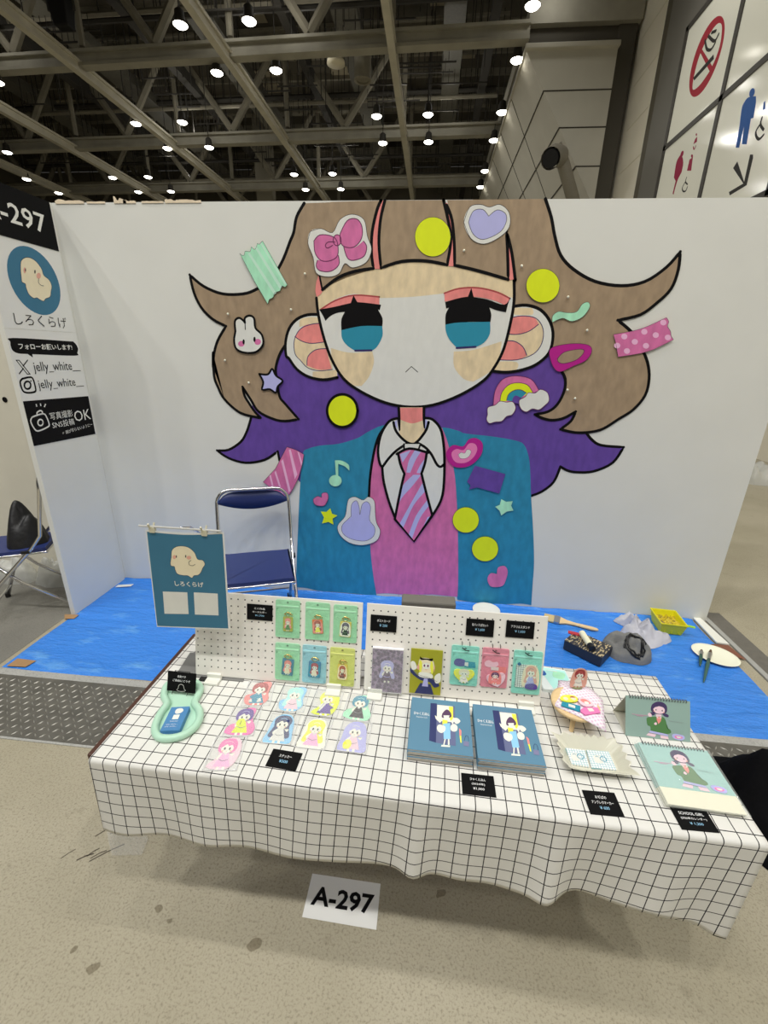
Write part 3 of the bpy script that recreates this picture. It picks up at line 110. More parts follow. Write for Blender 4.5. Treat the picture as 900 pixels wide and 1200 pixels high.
BOOK_ART=[('navyb',[(2.4775,-1.8879,1),(2.4975,-1.8868,1),(2.4962,-2.0394,1),(2.4766,-2.0347,1)]),
('bookdk',[(2.4975,-1.8905,1),(2.5541,-1.8906,1),(2.5527,-2.043,1),(2.4962,-2.0394,1)]),
('pap',[(2.4986,-1.8925,1),(2.5476,-1.8921,1),(2.5458,-1.9571,1),(2.4979,-1.9565,1)]),
('yel',[(2.5351,-1.8944,1),(2.5485,-1.8942,1),(2.5471,-1.9504,1),(2.5383,-1.9515,1)]),
('hair',[(2.5146,-1.9273),(2.5277,-1.9082),(2.5396,-1.9172),(2.5415,-1.9376),(2.5152,-1.9443)]),
('skin',[(2.5181,-1.9337,1),(2.5365,-1.9314,1),(2.5333,-1.9467,1),(2.5203,-1.9484,1)]),
('skin',[(2.4918,-1.937,1),(2.5022,-1.9459,1),(2.5124,-1.958,1),(2.5071,-1.9653,1),(2.4944,-1.9503,1)]),
('skin',[(2.5408,-1.9545,1),(2.5493,-1.9367,1),(2.5526,-1.943,1),(2.5454,-1.967,1)]),
('yel',[(2.5151,-1.951,1),(2.5306,-1.9524,1),(2.5289,-1.9723,1),(2.5147,-1.9708,1)]),
('skyb',[(2.5173,-1.9673,1),(2.538,-1.9614,1),(2.5381,-2.0211,1),(2.5184,-2.0235,1)]),
('pap',[(2.4992,-1.9792),(2.507,-1.9718),(2.5222,-1.9764),(2.5227,-1.9922),(2.5115,-2.003),(2.5001,-1.995)]),
('pap',[(2.5401,-1.9709),(2.5507,-1.9631),(2.5594,-1.9718),(2.557,-1.988),(2.5468,-1.9924),(2.5395,-1.987)]),
('pap',[(2.5464,-1.9438),(2.5596,-1.9388),(2.5692,-1.9509),(2.5558,-1.9625)]),
('skin',[(2.5209,-2.0232,1),(2.5243,-2.0228,1),(2.5203,-2.044,1),(2.5169,-2.0444,1)]),
('skin',[(2.5307,-2.022,1),(2.5347,-2.0215,1),(2.5349,-2.0422,1),(2.53,-2.0428,1)]),
('pap',[(2.5121,-2.045,1),(2.5363,-2.0438,1),(2.536,-2.0496,1),(2.5105,-2.051,1)]),
('coral',[(2.5641,-1.9776,1),(2.5706,-1.9863,1),(2.5695,-2.0051,1),(2.5645,-2.0057,1)]),
('yel',[(2.5645,-2.0057,1),(2.5695,-2.0051,1),(2.5694,-2.0304,1),(2.566,-2.0296,1)]),
('bagb',[(2.5762,-2.0224,1),(2.5907,-2.0236,1),(2.5894,-2.0402,1),(2.5741,-2.0392,1)]),
('navyb',[(2.5772,-2.0223),(2.5824,-2.0035),(2.5892,-2.0057),(2.5898,-2.0225)],0.0012)]
PINS=[(1.612,2.2589),(1.5126,2.0551),(1.0918,2.0238),(1.0429,1.7381),(1.1954,1.598),(2.5782,2.3875),(2.9219,2.3087),(3.213,2.1465),(3.3535,1.9646),(3.2934,1.6124),(3.3484,1.5615)]
PINL=['under the bow on the left','between the bow and the ear on the left','above the white rabbit','on the left edge of the brown hair','above the slit of purple in the left hair','left of the lavender heart on the fringe','above the neon dot on the right hair','below the neon dot on the right hair','under the mint squiggle','upper one beside the rainbow','lower one beside the rainbow']
CLOTHP=[(3.8555,-0.0922),(3.9479,-0.0192),(4.0192,-0.0298),(4.0338,-0.1453),(3.9904,-0.2106),(4.056,-0.2343),(4.0898,-0.2912),(4.1502,-0.3088),(4.0624,-0.3706),(3.9634,-0.4195),(3.9367,-0.3708),(3.8561,-0.2789),(3.8425,-0.236),(3.901,-0.1914),(3.8495,-0.1224)]
GINGP=[(2.9099,-1.7469),(2.9663,-1.7452),(3.0111,-1.7776),(3.0261,-1.827),(2.9933,-1.9521),(2.9277,-1.9193),(2.8631,-1.8792)]
TRAYP=[(1.6521,-2.0556),(1.6804,-2.0859),(1.7127,-2.0888),(1.747,-2.075),(1.7682,-2.044),(1.7675,-2.0056),(1.747,-1.9707),(1.7198,-1.948),(1.7146,-1.9183),(1.7091,-1.8873),(1.6891,-1.8644),(1.6622,-1.8547),(1.6337,-1.8527),(1.5998,-1.8609),(1.5886,-1.8882),(1.6048,-1.9288),(1.6351,-1.962),(1.6372,-2.0034)]
# ---------------------------------------------------------------- materials
def lin(c):
    c=c/255.0
    return c/12.92 if c<=.04045 else ((c+.055)/1.055)**2.4
def rgb(r,g,b,k=1.0): return (min(lin(r)*k,.95),min(lin(g)*k,.95),min(lin(b)*k,.95),1)
MATS={}
def mat(name,col,rough=.6,metal=0.0,bump=0.0,bscale=40,var=0.0,vscale=8,emit=0.0,spec=.5,stretch=(1,1,1)):
    if name in MATS: return MATS[name]
    m=bpy.data.materials.new(name); m.use_nodes=True; nt=m.node_tree; b=nt.nodes['Principled BSDF']
    b.inputs['Base Color'].default_value=col; b.inputs['Roughness'].default_value=rough; b.inputs['Metallic'].default_value=metal
    b.inputs['Specular IOR Level'].default_value=spec
    if emit: b.inputs['Emission Color'].default_value=col; b.inputs['Emission Strength'].default_value=emit
    if bump or var:
        tc=nt.nodes.new('ShaderNodeTexCoord'); mp=nt.nodes.new('ShaderNodeMapping'); mp.inputs['Scale'].default_value=stretch
        nt.links.new(tc.outputs['Object'],mp.inputs['Vector'])
    if var:
        n=nt.nodes.new('ShaderNodeTexNoise'); n.inputs['Scale'].default_value=vscale; n.inputs['Detail'].default_value=6
        nt.links.new(mp.outputs['Vector'],n.inputs['Vector'])
        r=nt.nodes.new('ShaderNodeMapRange'); r.inputs['From Min'].default_value=.3; r.inputs['From Max'].default_value=.7
        r.inputs['To Min'].default_value=1-var; r.inputs['To Max'].default_value=1+var
        nt.links.new(n.outputs['Fac'],r.inputs['Value'])
        h=nt.nodes.new('ShaderNodeHueSaturation'); h.inputs['Color'].default_value=col
        nt.links.new(r.outputs['Result'],h.inputs['Value']); nt.links.new(h.outputs['Color'],b.inputs['Base Color'])
    if bump:
        n=nt.nodes.new('ShaderNodeTexNoise'); n.inputs['Scale'].default_value=bscale; n.inputs['Detail'].default_value=5
        nt.links.new(mp.outputs['Vector'],n.inputs['Vector'])
        bu=nt.nodes.new('ShaderNodeBump'); bu.inputs['Strength'].default_value=bump; bu.inputs['Distance'].default_value=.01
        nt.links.new(n.outputs['Fac'],bu.inputs['Height']); nt.links.new(bu.outputs['Normal'],b.inputs['Normal'])
    MATS[name]=m; return m
K=1.5
PAL={'purple':(84,58,134),'teal':(36,118,148),'pinkd':(186,98,144),'pinkl':(212,160,190),'pinkm':(205,110,160),'brown':(140,121,98),
 'tan':(200,182,148),'coral':(206,122,118),'dkcoral':(150,60,60),'yellow':(186,250,30),'blue':(34,124,148),'lav':(160,160,202),'mint':(150,204,172),
 'mintl':(174,212,188),'magenta':(160,20,120),'plum':(88,30,70),'navy':(38,30,84),'white':(196,196,190),'black':(12,11,12),'dkline':(52,50,50),
 'teals':(52,102,128),'cream':(214,198,170),'cheek':(200,150,132),'paper':(200,200,194),'red':(150,30,45),'wayred':(140,25,60),'wayblue':(40,85,150),
 'sign':(205,205,190),'dark':(40,38,34),'navyb':(44,50,92),'bookdk':(90,96,128),'pap':(226,220,196),'yel':(220,208,70),'hair':(80,56,84),'skin':(236,212,196),
 'skyb':(128,178,214),'bagb':(110,110,140),'bookblue':(86,127,152),'green':(72,112,66),'dkgreen':(50,84,48),'aqua':(158,206,200),'hairp':(60,48,84),'pinkf':(232,180,190),'gray':(120,120,124)}
def pm(n):
    r,g,b=PAL[n]
    big=n in('purple','teal','pinkd','brown','tan','coral','mint')
    emit=.22 if False else 0
    return mat('paint_'+n,(.84,.95,.012,1) if n=='yellow' else rgb(r,g,b,K if n!='white' else 1.5),rough=.65,spec=.12 if n=='black' else .4,var=.13 if big else .03,vscale=22,stretch=(1,1,.45),bump=.05 if big else 0,bscale=60)
def custom(name,c,rough=.5,**k): return mat(name,rgb(*c,K),rough,**k)
# ---------------------------------------------------------------- objects
WM={}
def tag(o,label=None,cat=None,group=None,kind=None):
    if label: o['label']=label
    if cat: o['category']=cat
    if group: o['group']=group
    if kind: o['kind']=kind
    return o
def thing(name,label,cat,loc=(0,0,0),rot=(0,0,0),group=None,kind=None):
    o=bpy.data.objects.new(name,None); COL.objects.link(o); o.empty_display_size=.05
    o.location=loc; o.rotation_euler=rot
    WM[o.name]=Matrix.LocRotScale(Vector(loc),Euler(rot),None)
    return tag(o,label,cat,group,kind)
class MB:
    def __init__(s): s.v=[];s.f=[];s.m=[];s.uv=None
    def add(s,vs,fs,mi=0,M=None):
        k=len(s.v)
        s.v+=[tuple(M@Vector(v)) if M else tuple(v) for v in vs]
        s.f+=[tuple(i+k for i in f) for f in fs]; s.m+=[mi]*len(fs); return s
    def box(s,c,d,rz=0,M=None,mi=0,taper=1.0,rot=None):
        R=Matrix.Translation(c)@(Euler(rot).to_matrix().to_4x4() if rot else Matrix.Rotation(rz,4,'Z'))
        if M: R=M@R
        x,y,z=d[0]/2,d[1]/2,d[2]/2; t=taper
        vs=[(-x*t,-y*t,-z),(x*t,-y*t,-z),(x*t,y*t,-z),(-x*t,y*t,-z),(-x,-y,z),(x,-y,z),(x,y,z),(-x,y,z)]
        return s.add(vs,[(0,3,2,1),(4,5,6,7),(0,1,5,4),(1,2,6,5),(2,3,7,6),(3,0,4,7)],mi,R)
    def tube(s,path,r,n=8,closed=False,mi=0,M=None,cap=True):
        P=[Vector(p) for p in path]; N=len(P); rs=r if isinstance(r,(list,tuple)) else [r]*N
        vs=[];fs=[]; up=None
        for i,p in enumerate(P):
            a=P[(i-1)%N] if (closed or i>0) else P[i]; b=P[(i+1)%N] if (closed or i<N-1) else P[i]
            d=(b-a).normalized()
            if up is None: up=Vector((0,0,1)) if abs(d.z)<.9 else Vector((1,0,0))
            x=d.cross(up)
            if x.length<1e-5: x=d.orthogonal()
            x.normalize(); y=x.cross(d).normalized(); up=y
            for k in range(n):
                t=2*PI*k/n; vs.append(p+x*math.cos(t)*rs[i]+y*math.sin(t)*rs[i])
        for i in range(N if closed else N-1):
            j=(i+1)%N
            for k in range(n): fs.append((i*n+k,i*n+(k+1)%n,j*n+(k+1)%n,j*n+k))
        if not closed and cap: fs.append(tuple(range(n))[::-1]); fs.append(tuple((N-1)*n+k for k in range(n)))
        return s.add(vs,fs,mi,M)
    def prism(s,pts,z0,z1,M=None,mi=0,top=None):
        n=len(pts); vs=[(p[0],p[1],z0) for p in pts]+[(p[0],p[1],z1) for p in pts]
        s.add(vs,[tuple(range(n))[::-1]],mi,M); k=len(s.v)-len(vs)
        s.f.append(tuple(k+n+i for i in range(n))); s.m.append(mi if top is None else top)
        for i in range(n): s.f.append((k+i,k+(i+1)%n,k+n+(i+1)%n,k+n+i)); s.m.append(mi)
        return s
    def lathe(s,prof,c=(0,0,0),n=24,M=None,mi=0,sx=1,sy=1):
        vs=[];fs=[]
        for r,z in prof:
            for k in range(n): vs.append((c[0]+sx*r*math.cos(2*PI*k/n),c[1]+sy*r*math.sin(2*PI*k/n),c[2]+z))
        for i in range(len(prof)-1):
            for k in range(n): fs.append((i*n+k,i*n+(k+1)%n,(i+1)*n+(k+1)%n,(i+1)*n+k))
        fs.append(tuple(range(n))[::-1]); fs.append(tuple((len(prof)-1)*n+k for k in range(n)))
        return s.add(vs,fs,mi,M)
    def ball(s,c,r,n=10,m=6,mi=0,M=None,sc=(1,1,1)):
        prof=[(max(r*math.sin(PI*i/m),1e-4),-r*math.cos(PI*i/m)) for i in range(m+1)]
        R=Matrix.Translation(c)@Matrix.Diagonal((sc[0],sc[1],sc[2],1))
        return s.lathe(prof,(0,0,0),n,M@R if M else R,mi)
    def build(s,name,mats,parent=None,world=False,smooth=False,origin=None,bevel=0,seg=2,recalc=True):
        if not isinstance(mats,(list,tuple)): mats=[mats]
        me=bpy.data.meshes.new(name); vs=s.v
        I=None
        if parent is not None and world: I=WM[parent.name].inverted()
        if origin is not None: I=Matrix.Translation(origin).inverted()
        if I is not None: vs=[tuple(I@Vector(v)) for v in vs]
        me.from_pydata(vs,[],s.f)
        for m in mats: me.materials.append(m)
        me.polygons.foreach_set('material_index',s.m)
        if s.uv:
            u=me.uv_layers.new(name='UVMap')
            for l in me.loops: u.data[l.index].uv=s.uv[l.vertex_index]
        if recalc:
            bm=bmesh.new(); bm.from_mesh(me); bmesh.ops.recalc_face_normals(bm,faces=bm.faces); bm.to_mesh(me); bm.free()
        if smooth: me.polygons.foreach_set('use_smooth',[True]*len(me.polygons))
        me.update()
        o=bpy.data.objects.new(name,me); COL.objects.link(o)
        if parent is not None:
            o.parent=parent; WM[o.name]=WM[parent.name]
        else:
            if origin is not None: o.location=origin
            WM[o.name]=Matrix.Translation(origin or (0,0,0))
        if bevel:
            b=o.modifiers.new('bevel','BEVEL'); b.width=bevel; b.segments=seg; b.limit_method='ANGLE'
        if smooth and bevel==0:
            pass
        return o
def struct(name,mb,m,**k): return tag(mb.build(name,m,**k),kind='structure')
def copy_tree(o,parent=None):
    c=o.copy(); COL.objects.link(c); WM[c.name]=WM[o.name]
    if parent is not None: c.parent=parent; WM[c.name]=WM[parent.name]
    for ch in list(o.children): copy_tree(ch,c)
    return c
def place(o,loc,rot=(0,0,0)):
    o.location=loc; o.rotation_euler=rot; WM[o.name]=Matrix.LocRotScale(Vector(loc),Euler(rot),None)
    return o
# ---------------------------------------------------------------- flat art
def cr(p0,p1,p2,p3,t):
    return tuple(.5*((2*b)+(-a+c)*t+(2*a-5*b+4*c-d)*t*t+(-a+3*b-3*c+d)*t**3) for a,b,c,d in zip(p0,p1,p2,p3))
def spline(P,closed,sub=4):
    Q=[(p[0],p[1]) for p in P]; C=[len(p)>2 for p in P]; n=len(Q)
    if not closed: C[0]=C[-1]=True
    out=[]
    for i in range(n if closed else n-1):
        j=(i+1)%n; p1,p2=Q[i],Q[j]
        if C[i] and C[j]: out.append(p1); continue
        p0=p1 if C[i] else Q[(i-1)%n]; p3=p2 if C[j] else Q[(j+1)%n]
        for k in range(sub): out.append(cr(p0,p1,p2,p3,k/sub))
    if not closed: out.append(Q[-1])
    return out
def ribbon(L,w):
    a=[];b=[];n=len(L)
    for i in range(n):
        p=Vector(L[max(i-1,0)]);q=Vector(L[min(i+1,n-1)]);c=Vector(L[i]); d=q-p
        if d.length<1e-9: d=Vector((1,0))
        d.normalize(); nrm=Vector((-d.y,d.x)); k=w/2
        a.append(c+nrm*k); b.append(c-nrm*k)
    return a,b
def frame(o,ex,ey,n=None):
    ex=Vector(ex);ey=Vector(ey); n=Vector(n) if n else ex.cross(ey).normalized()
    return Matrix(((ex.x,ey.x,n.x,o[0]),(ex.y,ey.y,n.y,o[1]),(ex.z,ey.z,n.z,o[2]),(0,0,0,1)))
def art(name,shapes,M,parent,step=.0002,off=.0003,sub=4,world=True,z0=0):
    mb=MB(); names=[]
    for k,sh in enumerate(shapes):
        c=sh[0]
        if c not in names: names.append(c)
        mi=names.index(c); z=off+step*k
        if len(sh)>2:
            L=spline(sh[1],False,sub); a,b=ribbon(L,sh[2]); n=len(a)
            mb.add([(p[0],p[1],z) for p in a]+[(p[0],p[1],z) for p in b],[(i,i+1,n+i+1,n+i) for i in range(n-1)],mi,M)
            if sh[2]>.008:   # round joints and ends
                for q in L[::sub]+[L[-1]]:
                    r=sh[2]/2; mb.add([(q[0]+r*math.cos(t*PI/4),q[1]+r*math.sin(t*PI/4),z+step*.2) for t in range(8)],[tuple(range(8))],mi,M)
        else:
            L=spline(sh[1],True,sub); mb.add([(p[0],p[1],z) for p in L],[tuple(range(len(L)))],mi,M)
    return mb.build(name,[pm(n) for n in names],parent,world=world,recalc=False)
def text(name,body,M,parent,size=None,width=None,m=None,bold=0.0,align='LEFT',world=True,z=.0008,spacing=1.0,line=1.0,height=None,shear=0):
    cu=bpy.data.curves.new('t','FONT'); cu.body=body; cu.size=1; cu.offset=bold; cu.align_x=align; cu.space_character=spacing; cu.space_line=line; cu.resolution_u=2; cu.shear=shear
    o=bpy.data.objects.new('t',cu); COL.objects.link(o)
    dg=bpy.context.evaluated_depsgraph_get(); me=bpy.data.meshes.new_from_object(o.evaluated_get(dg))
    bpy.data.objects.remove(o); bpy.data.curves.remove(cu)
    xs=[v.co.x for v in me.vertices]; ys=[v.co.y for v in me.vertices]
    sx=sy=size or 1
    if width: sx=width/(max(xs)-min(xs)); sy=sx if not height else sy
    if height: sy=height/(max(ys)-min(ys))
    if height and not width: sx=sy
    x0=min(xs) if align=='LEFT' else 0; y0=min(ys) if height else 0
    I=WM[parent.name].inverted() if world else Matrix()
    for v in me.vertices: v.co=I@(M@Vector(((v.co.x-x0)*sx,(v.co.y-y0)*sy,z)))
    me.materials.clear(); me.materials.append(m or pm('black')); me.name=name
    t=bpy.data.objects.new(name,me); COL.objects.link(t); t.parent=parent; WM[t.name]=WM[parent.name]
    return t
# ---------------------------------------------------------------- camera
cd=bpy.data.cameras.new('camera'); cam=bpy.data.objects.new('camera',cd); COL.objects.link(cam); S.camera=cam
cd.sensor_fit='VERTICAL'; cd.sensor_height=36; cd.lens=515.05/1200*36; cd.clip_start=.05; cd.clip_end=200
yaw,pit,rol=.09405,.34419,.023543
f=Vector((-math.sin(yaw)*math.cos(pit),math.cos(yaw)*math.cos(pit),-math.sin(pit)))
rt=Vector((math.cos(yaw),math.sin(yaw),0)); up=rt.cross(f); c_,s_=math.cos(rol),math.sin(rol)
R_=c_*rt+s_*up; U_=-s_*rt+c_*up
cam.matrix_world=Matrix(((R_.x,U_.x,-f.x,2.4224),(R_.y,U_.y,-f.y,-3.0130),(R_.z,U_.z,-f.z,1.7989),(0,0,0,1)))
# ---------------------------------------------------------------- node materials
def wallwhite(name,col):
    return mat(name,col,rough=.75,var=.02,vscale=3,bump=.03,bscale=200,spec=.25)
M_wall=wallwhite('panel_white',rgb(196,196,190,1.45)); M_edge=mat('panel_edge',rgb(205,203,190,1.4),.7)
def nodes(name):
    m=bpy.data.materials.new(name); m.use_nodes=True; MATS[name]=m
    return m,m.node_tree,m.node_tree.nodes['Principled BSDF']
def mth(nt,op,a,b=None,c=None):
    n=nt.nodes.new('ShaderNodeMath'); n.operation=op
    for i,x in enumerate((a,b,c)):
        if x is None: continue
        if isinstance(x,(int,float)): n.inputs[i].default_value=x
        else: nt.links.new(x,n.inputs[i])
    return n.outputs[0]
def mix(nt,fac,a,b):
    n=nt.nodes.new('ShaderNodeMix'); n.data_type='RGBA'
    nt.links.new(fac,n.inputs[0])
    for i,x in ((6,a),(7,b)):
        if isinstance(x,tuple): n.inputs[i].default_value=x
        else: nt.links.new(x,n.inputs[i])
    return n.outputs[2]
def noise_n(nt,vec,scale,detail=5,rough=.5):
    n=nt.nodes.new('ShaderNodeTexNoise'); n.inputs['Scale'].default_value=scale; n.inputs['Detail'].default_value=detail; n.inputs['Roughness'].default_value=rough
    nt.links.new(vec,n.inputs['Vector']); return n.outputs['Fac']
# concrete
def concrete(name,c1,c2,c3,rough=.55):
    m,nt,b=nodes(name); tc=nt.nodes.new('ShaderNodeTexCoord').outputs['Object']
    n1=noise_n(nt,tc,1.3,8,.6); n2=noise_n(nt,tc,130,3,.7); n3=noise_n(nt,tc,9,6,.65)
    r=nt.nodes.new('ShaderNodeMapRange'); r.inputs['From Min'].default_value=.35; r.inputs['From Max'].default_value=.65; nt.links.new(n1,r.inputs['Value'])
    a=mix(nt,r.outputs['Result'],c1,c2)
    r2=nt.nodes.new('ShaderNodeMapRange'); r2.inputs['From Min'].default_value=.50; r2.inputs['From Max'].default_value=.68; r2.inputs['To Max'].default_value=.6; nt.links.new(n2,r2.inputs['Value'])
    a=mix(nt,r2.outputs['Result'],a,c3)
    r3=nt.nodes.new('ShaderNodeMapRange'); r3.inputs['From Min'].default_value=.60; r3.inputs['From Max'].default_value=.8; r3.inputs['To Max'].default_value=.5; nt.links.new(n3,r3.inputs['Value'])
    a=mix(nt,r3.outputs['Result'],a,c3)
    nt.links.new(a,b.inputs['Base Color']); b.inputs['Roughness'].default_value=rough; b.inputs['Specular IOR Level'].default_value=.35
    bu=nt.nodes.new('ShaderNodeBump'); bu.inputs['Strength'].default_value=.25; bu.inputs['Distance'].default_value=.004
    nt.links.new(n2,bu.inputs['Height']); nt.links.new(bu.outputs['Normal'],b.inputs['Normal'])
    return m
M_floor=concrete('concrete',rgb(154,147,126,1.15),rgb(165,158,138,1.18),rgb(108,100,82,1.05))
M_strip=concrete('grey_concrete',rgb(150,150,146,1.3),rgb(165,165,160,1.3),rgb(110,110,106,1.2),.6)
M_shaded=concrete('shaded_concrete',rgb(112,110,104,1.2),rgb(128,126,118,1.2),rgb(85,82,76,1.2),.5)
# tarp
M_tarp,nt,b=nodes('blue_sheet'); tc=nt.nodes.new('ShaderNodeTexCoord').outputs['Object']
mp=nt.nodes.new('ShaderNodeMapping'); mp.inputs['Scale'].default_value=(1.0,2.4,1); mp.inputs['Rotation'].default_value=(0,0,.35); nt.links.new(tc,mp.inputs['Vector'])
n1=noise_n(nt,mp.outputs['Vector'],3.5,8,.62); n2=noise_n(nt,tc,160,2)
r=nt.nodes.new('ShaderNodeMapRange'); r.inputs['From Min'].default_value=.55; r.inputs['From Max'].default_value=.78; r.inputs['To Max'].default_value=.55; nt.links.new(n1,r.inputs['Value'])
nt.links.new(mix(nt,r.outputs['Result'],rgb(46,114,196,1.55),rgb(120,176,232,1.5)),b.inputs['Base Color'])  # paler blue noise paints whitish glint streaks into the sheet colour
b.inputs['Roughness'].default_value=.27
hh=mth(nt,'ADD',mth(nt,'MULTIPLY',n1,1.0),mth(nt,'MULTIPLY',n2,.03))
bu=nt.nodes.new('ShaderNodeBump'); bu.inputs['Strength'].default_value=1.0; bu.inputs['Distance'].default_value=.045; nt.links.new(hh,bu.inputs['Height']); nt.links.new(bu.outputs['Normal'],b.inputs['Normal'])
# checked table cloth
def gridmat(name,base,line,w,scale=1.0,rough=.85,w2=None):
    m,nt,b=nodes(name); uv=nt.nodes.new('ShaderNodeTexCoord').outputs['UV']; sp=nt.nodes.new('ShaderNodeSeparateXYZ'); nt.links.new(uv,sp.inputs[0])
    o=[]
    for ax in (0,1):
        d=mth(nt,'ABSOLUTE',mth(nt,'SUBTRACT',mth(nt,'FRACT',mth(nt,'MULTIPLY',sp.outputs[ax],scale)),.5))
        o.append(mth(nt,'GREATER_THAN',d,.5-w/2))
    nt.links.new(mix(nt,mth(nt,'MAXIMUM',*o),base,line),b.inputs['Base Color']); b.inputs['Roughness'].default_value=rough
    n=noise_n(nt,uv,20,3); bu=nt.nodes.new('ShaderNodeBump'); bu.inputs['Strength'].default_value=.12; bu.inputs['Distance'].default_value=.003; nt.links.new(n,bu.inputs['Height']); nt.links.new(bu.outputs['Normal'],b.inputs['Normal'])
    b.inputs['Specular IOR Level'].default_value=.2
    return m
M_cloth=gridmat('checked_cloth',rgb(200,199,194,1.36),rgb(36,34,38,1.1),.066)
M_pack=gridmat('grid_paper',rgb(214,224,224,1.4),rgb(140,178,186,1.3),.22)
def gingham(name,c0,c1,c2,scale):
    m,nt,b=nodes(name); uv=nt.nodes.new('ShaderNodeTexCoord').outputs['UV']; sp=nt.nodes.new('ShaderNodeSeparateXYZ'); nt.links.new(uv,sp.inputs[0])
    a=[mth(nt,'GREATER_THAN',mth(nt,'FRACT',mth(nt,'MULTIPLY',sp.outputs[i],scale)),.5) for i in (0,1)]
    s_=mth(nt,'MULTIPLY',mth(nt,'ADD',*a),.5)
    r=nt.nodes.new('ShaderNodeValToRGB'); r.color_ramp.interpolation='CONSTANT'; e=r.color_ramp.elements; e[0].position=0; e[0].color=c0; e[1].position=.9; e[1].color=c2; x=e.new(.4); x.color=c1
    nt.links.new(s_,r.inputs[0]); nt.links.new(r.outputs[0],b.inputs['Base Color']); b.inputs['Roughness'].default_value=.8
    return m
M_ging=gingham('gingham_cloth',rgb(238,232,236,1.4),rgb(222,204,216,1.35),rgb(204,176,196,1.3),9)
# peg board with its dotted pattern of holes
def pegmat(name,ax,az):
    m,nt,b=nodes(name); tc=nt.nodes.new('ShaderNodeTexCoord').outputs['Object']; sp=nt.nodes.new('ShaderNodeSeparateXYZ'); nt.links.new(tc,sp.inputs[0])
    u=mth(nt,'MULTIPLY',mth(nt,'SUBTRACT',mth(nt,'FRACT',mth(nt,'ADD',mth(nt,'DIVIDE',mth(nt,'SUBTRACT',sp.outputs[0],ax),.0244),.5)),.5),.0244)
    v=mth(nt,'MULTIPLY',mth(nt,'SUBTRACT',mth(nt,'FRACT',mth(nt,'ADD',mth(nt,'DIVIDE',mth(nt,'SUBTRACT',sp.outputs[2],az),.0254),.5)),.5),.0254)
    d=mth(nt,'SQRT',mth(nt,'ADD',mth(nt,'MULTIPLY',u,u),mth(nt,'MULTIPLY',v,v)))
    e=mth(nt,'MULTIPLY',mth(nt,'MULTIPLY',mth(nt,'GREATER_THAN',sp.outputs[0],.008),mth(nt,'LESS_THAN',sp.outputs[0],.580)),mth(nt,'MULTIPLY',mth(nt,'GREATER_THAN',sp.outputs[2],.012),mth(nt,'LESS_THAN',sp.outputs[2],.300)))
    h=mth(nt,'MULTIPLY',mth(nt,'LESS_THAN',d,.0026),e)
    nt.links.new(mix(nt,h,rgb(198,195,188,1.65),rgb(46,44,44,1)),b.inputs['Base Color']); b.inputs['Roughness'].default_value=.6
    return m
def film(name,col,alpha,rough=.08,bump=.6,bscale=60):
    m,nt,b=nodes(name); b.inputs['Base Color'].default_value=col; b.inputs['Roughness'].default_value=rough; b.inputs['Alpha'].default_value=alpha
    tc=nt.nodes.new('ShaderNodeTexCoord').outputs['Object']; n=noise_n(nt,tc,bscale,3); bu=nt.nodes.new('ShaderNodeBump'); bu.inputs['Strength'].default_value=bump; bu.inputs['Distance'].default_value=.01
    nt.links.new(n,bu.inputs['Height']); nt.links.new(bu.outputs['Normal'],b.inputs['Normal']); return m
M_film=film('clear_film',(.95,.95,.95,1),.22,.08,.8,110); M_filmg=film('clear_film_thin',(.9,.95,.9,1),.12,bscale=90)
M_chrome=mat('chrome',(.75,.75,.76,1),.18,1.0); M_steel=mat('brushed_steel',(.55,.55,.56,1),.35,1.0)
M_blackm=mat('black_wire',rgb(20,20,22),.4); M_rubber=mat('black_rubber',rgb(16,16,16),.7)
M_navy=mat('navy_vinyl',rgb(34,48,102,1.2),.42,bump=.08,bscale=300)
M_wplas=mat('white_plastic',rgb(206,206,198,1.4),.45); M_wood=mat('pale_wood',rgb(205,178,134,1.35),.6,var=.08,vscale=20,stretch=(1,8,1))
M_board=mat('dark_brown_edge',rgb(72,44,34,1.2),.5); M_mint=mat('mint_plastic',rgb(166,202,180,1.3),.35)
M_blk=mat('black_card',rgb(14,14,15,1),.75,var=.02,vscale=100,spec=.15); M_chalk=mat('white_marker',rgb(225,230,235,1.4),.6); M_chalkb=mat('pale_blue_marker',rgb(130,176,205,1.4),.6)
M_kraft=mat('kraft_tape',rgb(156,122,84,1.2),.55,var=.05); M_card=mat('peach_tape',rgb(212,196,170,1.35),.6,var=.1)
M_grey=mat('grey_felt',rgb(104,101,94,1.2),.8,bump=.1,bscale=300)
# ---------------------------------------------------------------- lights
def area(loc,power,size=.4):
    l=bpy.data.lights.new('hall_light','AREA'); l.shape='DISK'; l.size=size; l.energy=power; l.color=(1,.985,.945)
    o=bpy.data.objects.new('hall_light',l); COL.objects.link(o); o.location=loc
for y,p in ((-1.9,150),(-5.6,330),(-8.4,70),(-12.0,90),(8.9,50),(11.8,50)):
    for x in (-6.5,-4.1,-.65,1.65,5.05,7.4): area((x,y,12.0),p*LP)
w=bpy.data.worlds.new('hall_air'); S.world=w; w.use_nodes=True; w.node_tree.nodes['Background'].inputs[0].default_value=(1,.97,.9,1); w.node_tree.nodes['Background'].inputs[1].default_value=WS
